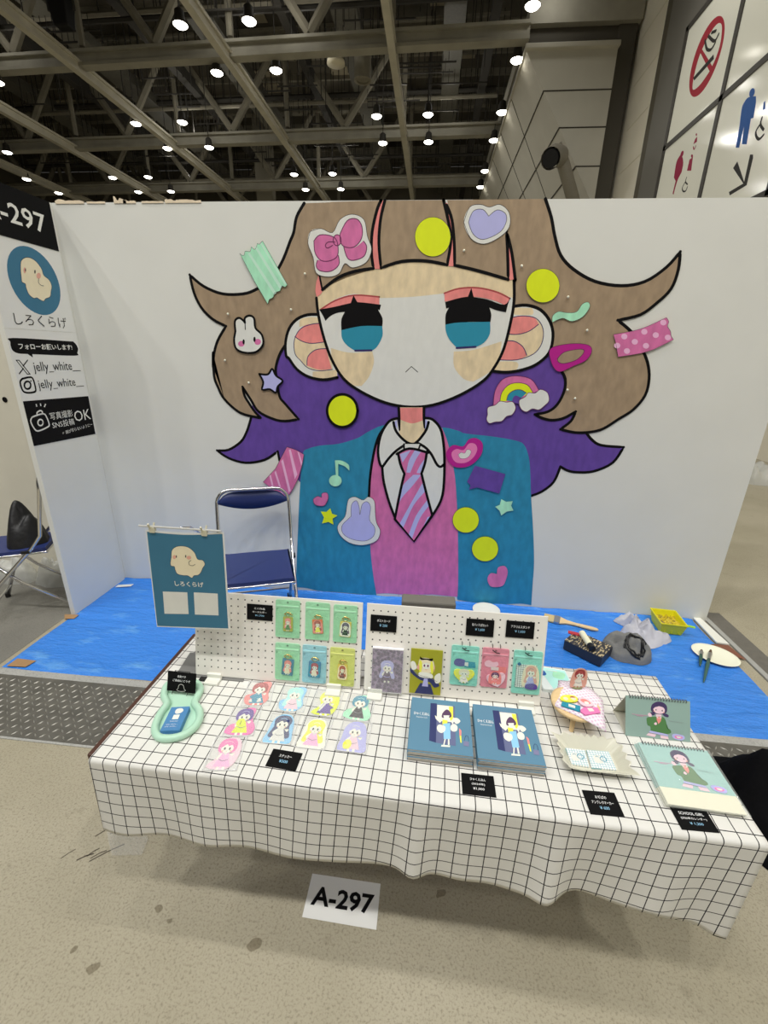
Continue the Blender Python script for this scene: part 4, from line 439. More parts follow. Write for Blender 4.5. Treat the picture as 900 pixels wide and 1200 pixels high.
# ---------------------------------------------------------------- hall shell
mb=MB(); mb.box((-5,15,-.05),(70,60,.1)); FL=struct('floor',mb,M_floor)
def blob(c,rx,ry,seed,n=14,rot=0):
    rnd=random.Random(seed); P=[]
    for i in range(n):
        t=2*PI*i/n; k=1+rnd.uniform(-.22,.22); x=rx*k*math.cos(t); y=ry*k*math.sin(t)
        P.append((c[0]+x*math.cos(rot)-y*math.sin(rot),c[1]+x*math.sin(rot)+y*math.cos(rot)))
    return P
M_stain=concrete('stained_concrete',rgb(122,114,94,1.15),rgb(132,124,104,1.15),rgb(88,80,64,1.1),.4)
for i,(c,rx,ry,ro) in enumerate([((1.489,-2.305),.022,.012,.5),((1.397,-2.268),.012,.008,.9),((1.599,-2.137),.013,.010,0),((1.957,-2.193),.022,.017,.3),((1.655,-2.165),.010,.007,0),((1.28,-1.80),.02,.02,0),((2.56,-1.98),.02,.012,.5),((4.9,1.1),.12,.03,.6),((5.6,.6),.1,.03,.2)]):
    mb=MB(); P=spline(blob(c,rx,ry,i+3,10,ro),True,3); mb.add([(p[0],p[1],.0006) for p in P],[tuple(range(len(P)))]); mb.build('stain',M_stain,FL,recalc=False)
rnd=random.Random(5)
mb=MB()
for i in range(7):
    x=1.13+rnd.random()*.14; y=-2.03+rnd.random()*.12; a=.7+rnd.uniform(-.25,.25); l=.03+rnd.random()*.09
    a_,b_=ribbon([(x,y),(x+l*.5*math.cos(a),y+l*.5*math.sin(a)+.004),(x+l*math.cos(a),y+l*math.sin(a))],.002+rnd.random()*.003)
    mb.add([(p[0],p[1],.0007) for p in a_+b_],[(0,1,4,3),(1,2,5,4)])
mb.build('scuff_mark',mat('scuff',rgb(70,62,50,1.1),.6),FL,recalc=False)
mb=MB(); mb.box((-1.5,-.56,.001),(2.9,1.1,.002)); struct('trim_2',mb,M_shaded)   # darker concrete sheet paints the walls' shade on the floor left of the booth
mb=MB(); mb.box((1.6,-1.138,.002),(9,.05,.004)); mb.box((1.6,-1.562,.002),(9,.012,.004)); struct('trim_3',mb,M_strip)
mb=MB(); mb.box((4.62,-.5,.001),(.17,1.25,.003)); struct('trim_4',mb,mat('floor_shadow_strip',rgb(100,97,90,1.15),.6,var=.1,vscale=30))  # dark strip paints the floor shadow beyond the rail
mb=MB(); mb.box((4.555,-.52,.006),(.035,1.2,.012)); struct('trim_5',mb,mat('floor_rail',rgb(150,150,146,1.3),.45,var=.05,vscale=30),bevel=.003)
# chequer plate over the trench
pl=MB(); X0,X1,Y0,Y1=-1.2,5.6,-1.556,-1.163
pl.box(((X0+X1)/2,(Y0+Y1)/2,.003),(X1-X0,Y1-Y0,.006)); k=0
px=.037
for i in range(int((X1-X0)/px)):
    for j in range(int((Y1-Y0)/px)):
        x=X0+px*(i+.5); y=Y0+px*(j+.6); 
        if 1.65<x<3.0 and y>-1.5: continue
        a=PI/4*(1 if (i+j)%2 else -1)+.1; l=.016; w_=.0038; ca,sa=math.cos(a),math.sin(a)
        R=lambda u,v,z:(x+u*ca-v*sa,y+u*sa+v*ca,z)
        pl.add([R(-l,0,.006),R(0,-w_,.006),R(l,0,.006),R(0,w_,.006),R(-l*.5,0,.0105),R(l*.5,0,.0105)],[(0,1,5,4),(1,2,5),(2,3,5),(3,0,4,5)],1)
tp=pl.build('trench_cover',[mat('worn_plate',rgb(100,98,91,1.05),.5,.2,var=.2,vscale=14),mat('plate_tread',rgb(150,148,140,1.35),.3,.2)],recalc=False)
tag(tp,'grey steel chequer plate cover over the floor trench behind the checked table','floor plate')
# ---------------------------------------------------------------- booth walls
mb=MB(); mb.box((4.54/2,.02,1.323),(4.54,.04,2.646)); WB=struct('wall_back',mb,M_wall)
mb=MB(); mb.box((2.27,-.0004,1.323),(.002,.001,2.64)); mb.build('panel_seam',mat('seam',rgb(165,163,158,1.3),.8),WB)
mb=MB(); mb.box((-1.5,.02,1.323),(2.95,.04,2.646)); WN=struct('wall_neighbour',mb,mat('neighbour_panel',rgb(196,192,178,1.35),.75,var=.02))
for s_,z in ((.05,1.745),(.05,1.665),(.045,1.425)):
    if z==1.665: continue
    mb=MB(); mb.lathe([(.02,0),(.02,.001)],n=14,M=frame((-.672,-.002,z),(1,0,0),(0,0,1))); mb.build('printed_mark',pm('black'),WN)
mb=MB(); mb.box((-.0175,-.2725,1.323),(.035,.545,2.646)); mb.build; WS_=struct('wall_left',mb,[M_wall],bevel=.002)
mb=MB()
for (x0,x1,h,sd) in ((.03,.22,.020,1),(.42,.50,.030,2),(.48,.56,.012,6),(.75,.84,.020,3),(.84,.98,.012,5),(.24,.36,.005,4),(.60,.74,.005,7)):
    rnd=random.Random(sd); n=9; P=[(x0,2.640)]
    for i in range(n): P.append((x0+(x1-x0)*i/(n-1),2.648+h*rnd.uniform(.25,1)*(1-.6*i/n)))
    P.append((x1,2.640)); mb.prism([(p[0],p[1]) for p in P],-.001,.003,M=frame((0,-.001,0),(1,0,0),(0,0,1)))
mb.build('torn_tape',M_card,WB)
for x,y in ((.5,0),):
    pass
# mural painted on the wall
MU=thing('wall_mural','painted girl with brown and purple hair, neon dots and school blazer on white wall','mural',(2.3,-.001,0))
nb=14
for k,(n,l,sh) in enumerate(MURAL):
    off=.0006+.0006*min(k,nb)
    o=art(n,[(s[0],s[1])+((s[2]*.97,) if len(s)>2 else ()) for s in sh],frame((0,-.001,0),(1,0,0),(0,0,1),(0,-1,0)),MU,step=.00004,off=off)
    o['label']=l
pins=[(4.47,0)]
# push pins on the mural
def pin(x,z): 
    t=thing('push_pin','white headed push pin stuck in the painted hair','push pin',(x,-.0105,z),group='push pins in the mural'); 
    mb=MB(); mb.ball((0,-.004,0),.0075,8,5); mb.build('head',mat('pearl',rgb(225,215,195,1.4),.3),t,smooth=True); mb=MB(); mb.tube([(0,0,0),(0,.015,0)],.0015,5); mb.build('needle',M_steel,t); return t
PN=['beside the ear on the left','just above the eye on the left','low in the hair below the white rabbit','left of the star','beside the bow, under its left tail','on the fringe left of the lavender heart','above the neon dot on the right','between the neon dot and the squiggle on the right','under the mint squiggle','beside the rainbow','low on the right hair']
for i,(x,z) in enumerate(PINS):
    p=pin(x,z); p['label']='white push pin in the mural, '+PINL[i]
# things on the side wall (x=0 plane)
SF=frame((0.0,0,0),(0,1,0),(0,0,1),(1,0,0))
def sheet(name,y0,y1,z0,z1,m,parent,x=.0006,t=.0008):
    mb=MB(); mb.box((x+t/2,(y0+y1)/2,(z0+z1)/2),(t,y1-y0,z1-z0)); return mb.build(name,m,parent,world=True)
def shiftf(x): return frame((x,0,0),(0,1,0),(0,0,1),(1,0,0))
t=thing('booth_number_sign','black booth number board reading A-297 at the top of the left panel','sign',(0,-.28,2.38))
sheet('board',-.545,-.021,2.376,2.645,M_blk,t,t=.004); text('printed_number','A-297',shiftf(.005),t,m=pm('paper'),bold=.012,width=.450,height=.108) if False else None
M_=shiftf(.0052)@Matrix.Translation((-.087,2.455,0)); 
text('printed_number','A-297',shiftf(.0052)@Matrix.Translation((-.520,2.455,0)),t,m=pm('paper'),bold=.012,width=.432,height=.104)
paper=mat('white_paper',rgb(206,206,202,1.4),.6)
t=thing('name_poster','white poster with blob mascot in a teal circle and black name below','poster',(0,-.28,1.9))
sheet('paper',-.547,-.014,1.893,2.373,paper,t)
cy,cz=(-.4405-.0729)/2,(2.2232+2.1142)/2
mb=MB(); n=40; mb.add([(.0020,cy+.1838*math.cos(2*PI*i/n),cz+.186*math.sin(2*PI*i/n)) for i in range(n)],[tuple(range(n))]); mb.build('printed_circle',pm('teals'),t,world=True,recalc=False)
art('printed_mascot',SIDE_ART[1:8],shiftf(.0022),t)
text('printed_name','しろくらげ',shiftf(.002)@Matrix.Translation((-.469,1.914,0)),t,width=.392,height=.066,bold=-.005)
t=thing('follow_poster','white poster with follow request bubble and two account names','poster',(0,-.28,1.5))
sheet('paper',-.547,-.012,1.46,1.889,paper,t)
art('speech_bubble',[SIDE_ART[8]],shiftf(.0016),t)
text('printed_request','フォローお願いします!',shiftf(.002)@Matrix.Translation((-.484,1.779,0)),t,width=.41,height=.034,m=pm('paper'),bold=.02)
art('cross_logo',SIDE_ART[10:14],shiftf(.0016),t); art('camera_logo',SIDE_ART[14:17],shiftf(.0016),t)
text('printed_account','jelly_white__',shiftf(.002)@Matrix.Translation((-.416,1.636,0)),t,width=.378,height=.072)
text('printed_account','jelly_white__',shiftf(.002)@Matrix.Translation((-.412,1.534,0)),t,width=.376,height=.068)
t=thing('photo_notice','tilted black notice with white camera drawing and a large OK','poster',(0,-.28,1.2))
art('paper',[SIDE_ART[9]],shiftf(.0022),t,off=.0002); art('camera_drawing',SIDE_ART[17:],shiftf(.0032),t)
text('printed_notice','写真撮影',shiftf(.0032)@Matrix.Translation((-.380,1.352,0)),t,width=.19,height=.047,m=pm('paper'))
text('printed_notice','SNS投稿',shiftf(.0032)@Matrix.Translation((-.377,1.297,0)),t,width=.185,height=.044,m=pm('paper'))
text('printed_notice','OK',shiftf(.0032)@Matrix.Translation((-.182,1.314,0)),t,width=.15,height=.072,m=pm('paper'))
text('printed_notice','〃 顔が写らないように〜',shiftf(.0032)@Matrix.Translation((-.31,1.245,0))@Matrix.Rotation(.07,4,'Z'),t,width=.28,height=.024,m=pm('paper'))
# ---------------------------------------------------------------- tarp
mb=MB(); nx,ny=130,74; vs=[];x0,x1,y0,y1=-.018,4.445,-1.108,-.004
for j in range(ny+1):
    for i in range(nx+1):
        x=x0+(x1-x0)*i/nx; y=y0+(y1-y0)*j/ny
        e=.008*noise.noise(Vector((x*2.5,y*2.5,3)))
        z=.007+.0045*noise.noise(Vector((x*3.2,y*9,0)))+.003*noise.noise(Vector((x*9,y*14,5)))
        for (a_,b_,s_) in ((-.80,-.03,1),(-.42,.02,1),(-.62,-.06,-1),(-.2,-.03,1)): z+=s_*.0045*math.exp(-((y-a_-b_*(x-1)-.01*math.sin(x*3))/.012)**2)
        for a_,b_ in ((.75,.25),(2.2,-.1),(3.72,.12)): z+=.004*math.exp(-((x-a_-b_*y)/.014)**2)
        if j==0: y+=e*1.5; z=.001
        if i in(0,nx): x+=e*1.5; z=.001
        if j==ny: z+=.010+.008*noise.noise(Vector((x*6,0,9)))
        vs.append((x,y,max(z,.001)))
mb.add(vs,[(j*(nx+1)+i,j*(nx+1)+i+1,(j+1)*(nx+1)+i+1,(j+1)*(nx+1)+i) for j in range(ny) for i in range(nx)])
tag(mb.build('blue_tarp',M_tarp,smooth=True,origin=(2.2,-.5,0)),'creased blue plastic sheet spread on the booth floor','tarp')
# fold line across the sheet
def flat(name,label,cat,pts,z,m,t=.0012,origin=None,parent=None,**k):
    mb=MB(); mb.prism(pts,z,z+t); o=mb.build(name,m,parent,origin=origin or (pts[0][0],pts[0][1],z) if parent is None else None,**k)
    return tag(o,label,cat) if label else o
flat('kraft_tape','brown tape strip holding the front left corner of the blue sheet','tape',[(.02,-1.105),(.022,-1.035),(.15,-1.04),(.135,-1.098)],.012,M_kraft)
flat('kraft_tape','brown tape piece at the foot of the left panel','tape',[(-.07,-.56),(.03,-.55),(.035,-.60),(-.03,-.61)],.010,M_kraft)
flat('white_tape','small white tape piece on the blue sheet by the left panel','tape',[(.03,-.13),(.14,-.10),(.14,-.135),(.03,-.165)],.016,M_wplas)
flat('cardboard_scrap','white cardboard strip beside the right edge of the blue sheet','cardboard',[(4.45,.0),(4.50,.0),(4.515,-.31),(4.44,-.30)],.012,M_wplas,t=.01)
flat('kraft_tape','brown tape scrap behind the white plate','tape',[(4.40,-.31),(4.51,-.31),(4.53,-.46),(4.44,-.42)],.012,mat('rust_tape',rgb(120,76,58,1.2),.6))
# ---------------------------------------------------------------- paint things on the tarp
def heap(c,rx,ry,h,seed,rot=0,fold=.25,n=40,m=12,outline=None,fr=5.0,z0=0.012,pe=1.0,pr=2.6):
    mb=MB(); vs=[(c[0],c[1],z0+h)]; fs=[]
    for i in range(1,m+1):
        for k in range(n):
            a=2*PI*k/n; rr=i/m
            if outline: 
                L=outline[int(k*len(outline)/n)%len(outline)]; x=c[0]+(L[0]-c[0])*rr; y=c[1]+(L[1]-c[1])*rr
            else:
                e=1+.16*noise.noise(Vector((math.cos(a)*1.6+seed,math.sin(a)*1.6,seed))); u=rx*rr*e*math.cos(a); v=ry*rr*e*math.sin(a)
                x=c[0]+u*math.cos(rot)-v*math.sin(rot); y=c[1]+u*math.sin(rot)+v*math.cos(rot)
            q=Vector((x*fr*2.2+seed,y*fr*2.2,seed)); w=abs(noise.noise(q))*2-.5+.5*noise.noise(q*2.3)
            z=h*(1-rr**pr)**pe*(1+fold*w)+h*fold*.5*w*(1-rr)
            vs.append((x,y,z0+max(z,0) if i<m else z0-.002))
    for k in range(n): fs.append((0,1+k,1+(k+1)%n))
    for i in range(m-1):
        for k in range(n):
            a=1+i*n+k;b=1+i*n+(k+1)%n; fs.append((a,a+n,b+n,b))
    mb.add(vs,fs); return mb
M_hood=mat('grey_jersey',rgb(120,120,118,1.1),.9,bump=.35,bscale=120,var=.05)
t=thing('grey_bag','bunched grey cloth bag with black drawstring on the blue sheet','bag',(3.79,-.47,.01))
hb=heap((3.79,-.46),.155,.14,.120,3,rot=.4,fold=.55,fr=4.2,pe=.55,pr=3.0,n=56,m=20); hb.build('fabric',M_hood,t,world=True,smooth=True)
from mathutils.bvhtree import BVHTree
bv=BVHTree.FromPolygons([Vector(v) for v in hb.v],hb.f)
def onto(x,y,d=.006):
    h_=bv.ray_cast(Vector((x,y,1)),Vector((0,0,-1)))
    return (x,y,(h_[0].z if h_[0] else .014)+d)
for sd in range(4):
    rnd=random.Random(sd+11); P=[]
    for i in range(17):
        a=i/16*PI*(1.3+.25*sd)+sd*1.5; P.append(onto(3.80+(.060-.008*sd)*math.cos(a)+.010*rnd.uniform(-1,1),-.535+.050*math.sin(a)+.008*rnd.uniform(-1,1)))
    mb=MB(); mb.tube(P,.0055,6); mb.build('drawstring',M_blackm,t,world=True,smooth=True)
mb=heap((3.96,-.20),.1,.1,.075,8,fold=1.1,n=45,m=14,outline=spline(CLOTHP,True,3),fr=7,z0=.012)
tag(mb.build('white_rag',mat('white_rag',rgb(176,176,184,1.25),.9,bump=.4,bscale=60),smooth=True,origin=(3.96,-.2,.01)),'crumpled white rag between the grey bag and the yellow tub','rag')
t=thing('storage_box','dark mottled box with a rounded corner lying on the blue sheet','box',(3.525,-.515,.012),(0,0,-.72))
M_mot=mat('mottled_dark',rgb(40,42,50,1.2),.5); m2,nt,b=nodes('mottled_print'); tc=nt.nodes.new('ShaderNodeTexCoord').outputs['Object']; mp=nt.nodes.new('ShaderNodeMapping'); mp.inputs['Scale'].default_value=(3,1,1); nt.links.new(tc,mp.inputs['Vector'])
r=nt.nodes.new('ShaderNodeMapRange'); r.inputs['From Min'].default_value=.52; r.inputs['From Max'].default_value=.58; nt.links.new(noise_n(nt,mp.outputs['Vector'],38,4),r.inputs['Value']); nt.links.new(mix(nt,r.outputs['Result'],rgb(46,46,52,1.1),rgb(176,160,124,1.3)),b.inputs['Base Color'])
P=[(-.12,-.085),(.12,-.085),(.12,.085),(-.05,.085),(-.095,.07),(-.12,.03)]
mb=MB(); mb.prism(P,0,.072,mi=0,top=1); mb.build('body',[M_mot,m2],t,bevel=.006)
t=thing('paint_marker','white marker pen with a black cap lying on the mottled box','marker',(3.512,-.51,.10))
mb=MB(); mb.tube([(3.505,-.435,.104),(3.515,-.565,.104)],.020,14); mb.build('barrel',mat('cream_plastic',rgb(222,212,184,1.4),.4),t,world=True,smooth=False,bevel=.002)
mb=MB(); mb.tube([(3.515,-.565,.104),(3.517,-.605,.104)],.0215,14); mb.build('cap',M_blackm,t,world=True,bevel=.002)
mb=MB(); mb.box((3.47,-.425,.087),(.09,.03,.006),rz=-.3); tag(mb.build('red_label',mat('red_tape',rgb(180,50,60,1.2),.5),origin=(3.47,-.425,.084)),'red strip lying on the mottled box behind the marker','strip')
t=thing('flat_brush','wide flat paint brush with a pale wooden handle on the blue sheet','paint brush',(3.5,-.18,.014))
A_=Vector((3.395,-.155,.02));B_=Vector((3.685,-.262,.02)); d=(B_-A_).normalized(); nn=Vector((-d.y,d.x,0))
def strip(a,b,wa,wb,th,m,name,par,zz=0):
    mb=MB(); P=[A_+d*a+nn*wa,A_+d*a-nn*wa,A_+d*b-nn*wb,A_+d*b+nn*wb]; mb.prism([(p.x,p.y) for p in P],.014+zz,.014+th+zz); return mb.build(name,m,par,world=True,bevel=.002)
strip(-.055,.02,.042,.046,.012,mat('bristle',rgb(196,176,128,1.2),.8,bump=.5,bscale=200),'bristles',t); strip(.015,.055,.046,.046,.016,M_steel,'ferrule',t)
P=[(A_+d*a+nn*w_) for a,w_ in ((.055,.045),(.10,.022),(.16,.014),(.26,.018),(.30,.012),(.31,0))]+[(A_+d*a-nn*w_) for a,w_ in ((.30,.012),(.26,.018),(.16,.014),(.10,.022),(.055,.045))]
mb=MB(); mb.prism([(p.x,p.y) for p in P][::-1],.016,.028); mb.build('handle',M_wood,t,world=True,bevel=.003)
# yellow tub
M_yt=mat('yellow_plastic',rgb(206,200,30,1.3),.4); t=thing('paint_tub','yellow rectangular plastic paint tub with dried paint inside','tub',(4.19,-.145,.01),(0,0,-.08))
mb=MB(); W_,D_,H_,tk=.165,.20,.085,.005
def openbox(mb,W_,D_,H_,tk,tp,mi=0,M=None):
    o=[(-W_/2*tp,-D_/2*tp,0),(W_/2*tp,-D_/2*tp,0),(W_/2*tp,D_/2*tp,0),(-W_/2*tp,D_/2*tp,0),(-W_/2,-D_/2,H_),(W_/2,-D_/2,H_),(W_/2,D_/2,H_),(-W_/2,D_/2,H_)]
    a,b_=W_/2-tk,D_/2-tk; i=[(-a*tp,-b_*tp,tk),(a*tp,-b_*tp,tk),(a*tp,b_*tp,tk),(-a*tp,b_*tp,tk),(-a,-b_,H_),(a,-b_,H_),(a,b_,H_),(-a,b_,H_)]
    F=[(0,3,2,1),(0,1,5,4),(1,2,6,5),(2,3,7,6),(3,0,4,7),(8,9,10,11),(8,12,13,9),(9,13,14,10),(10,14,15,11),(11,15,12,8),(4,5,13,12),(5,6,14,13),(6,7,15,14),(7,4,12,15)]
    return mb.add(o+i,F,mi,M)
openbox(mb,W_,D_,H_,tk,.8)
for sx in (-1,0,1): mb.box((sx*.045,-.095*.9,.04),(.006,.008,.06))
mb.build('body',M_yt,t)
mb=MB(); mb.tube([(-W_/2,-D_/2,H_),(W_/2,-D_/2,H_),(W_/2,D_/2,H_),(-W_/2,D_/2,H_)],.005,6,closed=True); mb.build('rim',M_yt,t)
mb=MB(); mb.box((.105,-.09,.083),(.05,.02,.005),rz=-.3); mb.build('lip',mat('lime_plastic',rgb(140,196,40,1.3),.4),t)
m3,nt,b=nodes('dried_paint'); tc=nt.nodes.new('ShaderNodeTexCoord').outputs['Object']; r=nt.nodes.new('ShaderNodeMapRange'); r.inputs['From Min'].default_value=.5; r.inputs['From Max'].default_value=.62; nt.links.new(noise_n(nt,tc,45,6,.7),r.inputs['Value']); nt.links.new(mix(nt,r.outputs['Result'],rgb(190,170,40,1.2),rgb(60,40,50,1.0)),b.inputs['Base Color'])
mb=MB(); n=14; vs=[((i/n-.5)*W_*.9,(j/n-.5)*D_*.9,.05+.02*noise.noise(Vector((i*.6,j*.6,1)))) for j in range(n+1) for i in range(n+1)]
mb.add(vs,[(j*(n+1)+i,j*(n+1)+i+1,(j+1)*(n+1)+i+1,(j+1)*(n+1)+i) for j in range(n) for i in range(n)]); mb.build('paint_residue',m3,t)
# plate and brushes
t=thing('plastic_plate','shallow white oval plate at the right of the blue sheet','plate',(4.345,-.45,.012),(0,0,-.55))
mb=MB(); mb.lathe([(.0,.004),(.085,.004),(.115,.014),(.13,.018),(.132,.016),(.115,.008),(.085,0),(.0,0)],n=36,sy=.82); mb.build('dish',mat('ivory_plastic',rgb(226,222,196,1.4),.45),t,smooth=True)
for i,(a,b2,lab,cg) in enumerate([((4.335,-.415,.034),(4.125,-.725,.02),'long round paint brush with green handle leaning on the white plate',(52,92,84)),((4.272,-.425,.036),(4.185,-.575,.022),'short paint brush with dark green handle on the edge of the white plate',(44,80,70))]):
    a=Vector(a);b2=Vector(b2);L=b2-a; t=thing('round_brush',lab,'paint brush',tuple(a))
    mb=MB(); mb.tube([a,a+L*.12],[.006,.012],8); mb.build('bristles',mat('stained_bristle',rgb(92,70,54,1.1),.9),t,world=True)
    mb=MB(); mb.tube([a+L*.12,a+L*.3],[.0125,.009],10); mb.build('ferrule',M_steel,t,world=True)
    mb=MB(); mb.tube([a+L*.3,a+L*.5,a+L*.85,b2],[.009,.011,.007,.003],8); mb.build('handle',mat('green_lacquer_%d'%i,rgb(*cg,1.2),.35),t,world=True,smooth=True)
t=thing('paper_plate','white paper plate lying on the blue sheet behind the right peg board','plate',(2.93,-.115,.014))
mb=MB(); mb.lathe([(0,.006),(.07,.006),(.098,.018),(.102,.016),(.075,.003),(0,.003)],n=32); mb.build('dish',M_wplas,t,smooth=True)
# ---------------------------------------------------------------- folding chairs
def chair(loc,rz,w,d,zs,zt,label,back=.09):
    t=thing('folding_chair',label,'chair',(loc[0],loc[1],0),(0,0,rz),'blue folding chairs')
    x=w/2+.018; yb=d/2; r=.0125
    mb=MB(); P=[]
    P=[(-x,-d*.5-.02,0.012),(-x,-d*.35,zs*.45),(-x,yb-.06,zs+.02),(-x,yb+.0,zs+.10),(-x,yb+back,zt-.10)]
    for i in range(1,7):
        a=PI/2*i/6; P.append((-x+.09*(1-math.cos(a)),yb+back+.01*i/6,zt-.10+.10*math.sin(a)))
    Q=[(-a_,b_,c2) for a_,b_,c2 in P[::-1]]
    mb.tube(P+Q,r,10); mb.build('main_frame',M_chrome,t,smooth=True)
    mb=MB(); xi=x-.03
    P=[(-xi,yb+.12,.012),(-xi,0.02,zs*.52),(-xi,-yb+.05,zs-.03),(xi,-yb+.05,zs-.03),(xi,.02,zs*.52),(xi,yb+.12,.012)]
    mb.tube(P,r*.9,8); mb.build('rear_frame',M_chrome,t,smooth=True)
    mb=MB(); mb.tube([(-x,-d*.46,.10),(x,-d*.46,.10)],.008,8); mb.build('stretcher',M_chrome,t)
    mb=MB(); mb.tube([(-xi,yb+.06,.12),(xi,yb+.06,.12)],.008,8); mb.build('stretcher',M_chrome,t)
    for sx,sy,px in ((-1,-d*.5-.02,x),(1,-d*.5-.02,x),(-1,yb+.12,xi),(1,yb+.12,xi)):
        mb=MB(); mb.tube([(sx*px,sy,0),(sx*px,sy,.035)],.017,10); mb.build('foot_cap',M_rubber,t)
    # seat
    P=spline([(-w/2+.03,-d/2),(w/2-.03,-d/2),(w/2,-d/2+.03),(w/2-.012,d/2-.03),(w/2-.04,d/2),(-w/2+.04,d/2),(-w/2+.012,d/2-.03),(-w/2,-d/2+.03)],True,3)
    mb=MB(); mb.prism(P,zs-.03,zs); mb.build('seat',M_navy,t,bevel=.012,seg=3)
    mb=MB(); mb.tube([(p[0]*1.02,p[1]*1.02,zs-.03) for p in P],.008,6,closed=True); mb.build('seat_rim',M_chrome,t,smooth=True)
    # curved back pad
    mb=MB(); n=14; vs=[];fs=[]
    for i in range(n+1):
        u=i/n*2-1; xx=u*(x-.012); yy=yb+back+.008+.028*(1-u*u); zt2=zt-.018-.035*u**4-.04*max(0,abs(u)-.8)*3; zb=zt-.150+.055*u*u
        vs+=[(xx,yy-.014,zb),(xx,yy-.018,(zb+zt2)/2),(xx,yy-.012,zt2),(xx,yy+.012,zt2),(xx,yy+.012,zb)]
    for i in range(n):
        for k in range(5): a=i*5+k;b_=i*5+(k+1)%5; fs.append((a,b_,b_+5,a+5))
    fs.append((0,1,2,3,4)); fs.append(tuple(n*5+k for k in range(5)))
    mb.add(vs,fs); mb.build('backrest',M_navy,t,smooth=True)
    for s_ in (-1,1):
        mb=MB(); mb.box((s_*(x+.012),yb-.10,zs-.005),(.012,.05,.02)); mb.build('hinge',M_blackm,t,bevel=.003)
    return t
chair((1.345,-.49),.36,.45,.44,.465,.895,'navy folding chair with chrome frame standing in front of the mural',back=.10)
chair((-.395,-.455),-1.1,.34,.40,.50,1.02,'navy folding chair holding a black bag left of the panel',back=.06)
mb=heap((-.33,-.44),.12,.12,.24,5,fold=.3,fr=3,z0=.502); tag(mb.build('black_bag',mat('black_nylon',rgb(24,24,26,1.2),.5,bump=.5,bscale=25),smooth=True,origin=(-.33,-.44,.50)),'slouched black bag on the seat of the left folding chair','bag')
M_poly=film('clear_plastic_bag',(.75,.76,.72,1),.55,.2,.8,18)
for c,r_,h,l in (((-.86,-.12),.17,.20,'crumpled clear plastic bag on the floor, the left one under the chair'),((-.50,-.12),.16,.22,'crumpled clear plastic bag on the floor, the right one under the chair')):
    mb=heap(c,r_,.10,h,c[0],fold=.35,fr=3,z0=.004); tag(mb.build('plastic_bag',M_poly,smooth=True,origin=(c[0],c[1],.004)),l,'plastic bag')
mb=heap((7.75,4.4),.32,.26,.30,2,fold=.4,fr=1.6,z0=.003); tag(mb.build('plastic_bag',M_poly,smooth=True,origin=(7.75,4.4,.004)),'pale plastic bag on the hall floor beyond the right end of the wall','plastic bag')
# ---------------------------------------------------------------- table and cloth
TA=-.0141; T0=Vector((1.518,-2.171,0)); ex=Vector((math.cos(TA),math.sin(TA),0)); ey=Vector((-math.sin(TA),math.cos(TA),0)); TL,TD=1.775,.592
TF=Matrix(((ex.x,ey.x,0,T0.x),(ex.y,ey.y,0,T0.y),(0,0,1,0),(0,0,0,1)))
t=thing('folding_table','long low folding table with dark brown edge under a checked cloth','table',(T0.x+TL/2,T0.y+TD/2,0))
mb=MB(); mb.box((TL/2-.005,TD/2+.010,.693),(TL+.012,TD-.008,.030),M=TF); mb.build('table_top',M_board,t,world=True,bevel=.004)
for sx in (.18,TL-.18):
    for sy in (.42,TD-.05):
        mb=MB(); mb.tube([TF@Vector((sx,sy,0)),TF@Vector((sx,sy,.68))],.014,8); mb.build('leg',M_steel,t,world=True)
    mb=MB(); mb.tube([TF@Vector((sx,.42,.12)),TF@Vector((sx,TD-.05,.12))],.010,8); mb.build('stretcher',M_steel,t,world=True)
NX=150; prof=[]
for j in range(21): prof.append((TD-(TD-.012)*j/20,0.0,0))      # (depth, drop, fold weight)
for a in range(1,5): aa=PI/2*a/4; prof.append((.012-.012*math.sin(aa)-.004,.012-.012*math.cos(aa),0))
ND=22
for j in range(1,ND+1): prof.append((-.004,.012+j/ND,j/ND))
vs=[];uv=[];n=len(prof); g0=(1.5295,-2.1627); ga=-.030; cell=.0396
def hem(s):
    K=[(0,.448),(.27,.445),(.5,.455),(.66,.436),(.78,.449),(.88,.440),(.95,.405),(1,.372)]
    for (a,za),(b,zb) in zip(K,K[1:]):
        if s<=b: q=(s-a)/(b-a); q=q*q*(3-2*q); return za+(zb-za)*q
    return .37
for i in range(NX+1):
    s=i/NX; X=.008+(TL-.006)*s; dl=.7110-hem(s)+.004*math.sin(s*47)+.003*math.sin(s*19+1)
    for (dp,dr,wt) in prof:
        if wt==0: z=.7110-dr; yl=dp; un=dp-dr*.6
        else:
            q=wt; z=.7110-(.012+(dl-.012)*q)
            fo=.006*math.sin(s*38+.8*math.sin(s*7))+.020*math.exp(-((s-.525)/.018)**2)-.012*math.exp(-((s-.56)/.03)**2)+.022*math.exp(-((s-.725)/.022)**2)-.010*math.exp(-((s-.77)/.03)**2)+.012*math.exp(-((s-.90)/.03)**2)
            yl=-.004-.006*q-(fo+.004)*q**1.1; un=-.012-(dl-.012)*q
            X2=X+.010*q*math.sin(s*12)-.014*q*s
        p=TF@Vector((X if wt==0 else X2,yl,z+(.0006*noise.noise(Vector((X*14,dp*14,0))) if wt==0 else 0)))
        w0=TF@Vector((X,un,0)); dx,dy=w0.x-g0[0],w0.y-g0[1]
        uv.append(((dx*math.cos(ga)+dy*math.sin(ga))/cell,(-dx*math.sin(ga)+dy*math.cos(ga))/cell+.03*math.sin(s*25)*(1 if wt else .5)))
        vs.append(tuple(p))
mb=MB(); mb.add(vs,[(i*n+k,i*n+k+1,(i+1)*n+k+1,(i+1)*n+k) for i in range(NX) for k in range(n-1)]); mb.uv=uv
c=mb.build('tablecloth',M_cloth,smooth=True,origin=(2.4,-1.88,.711),recalc=False)
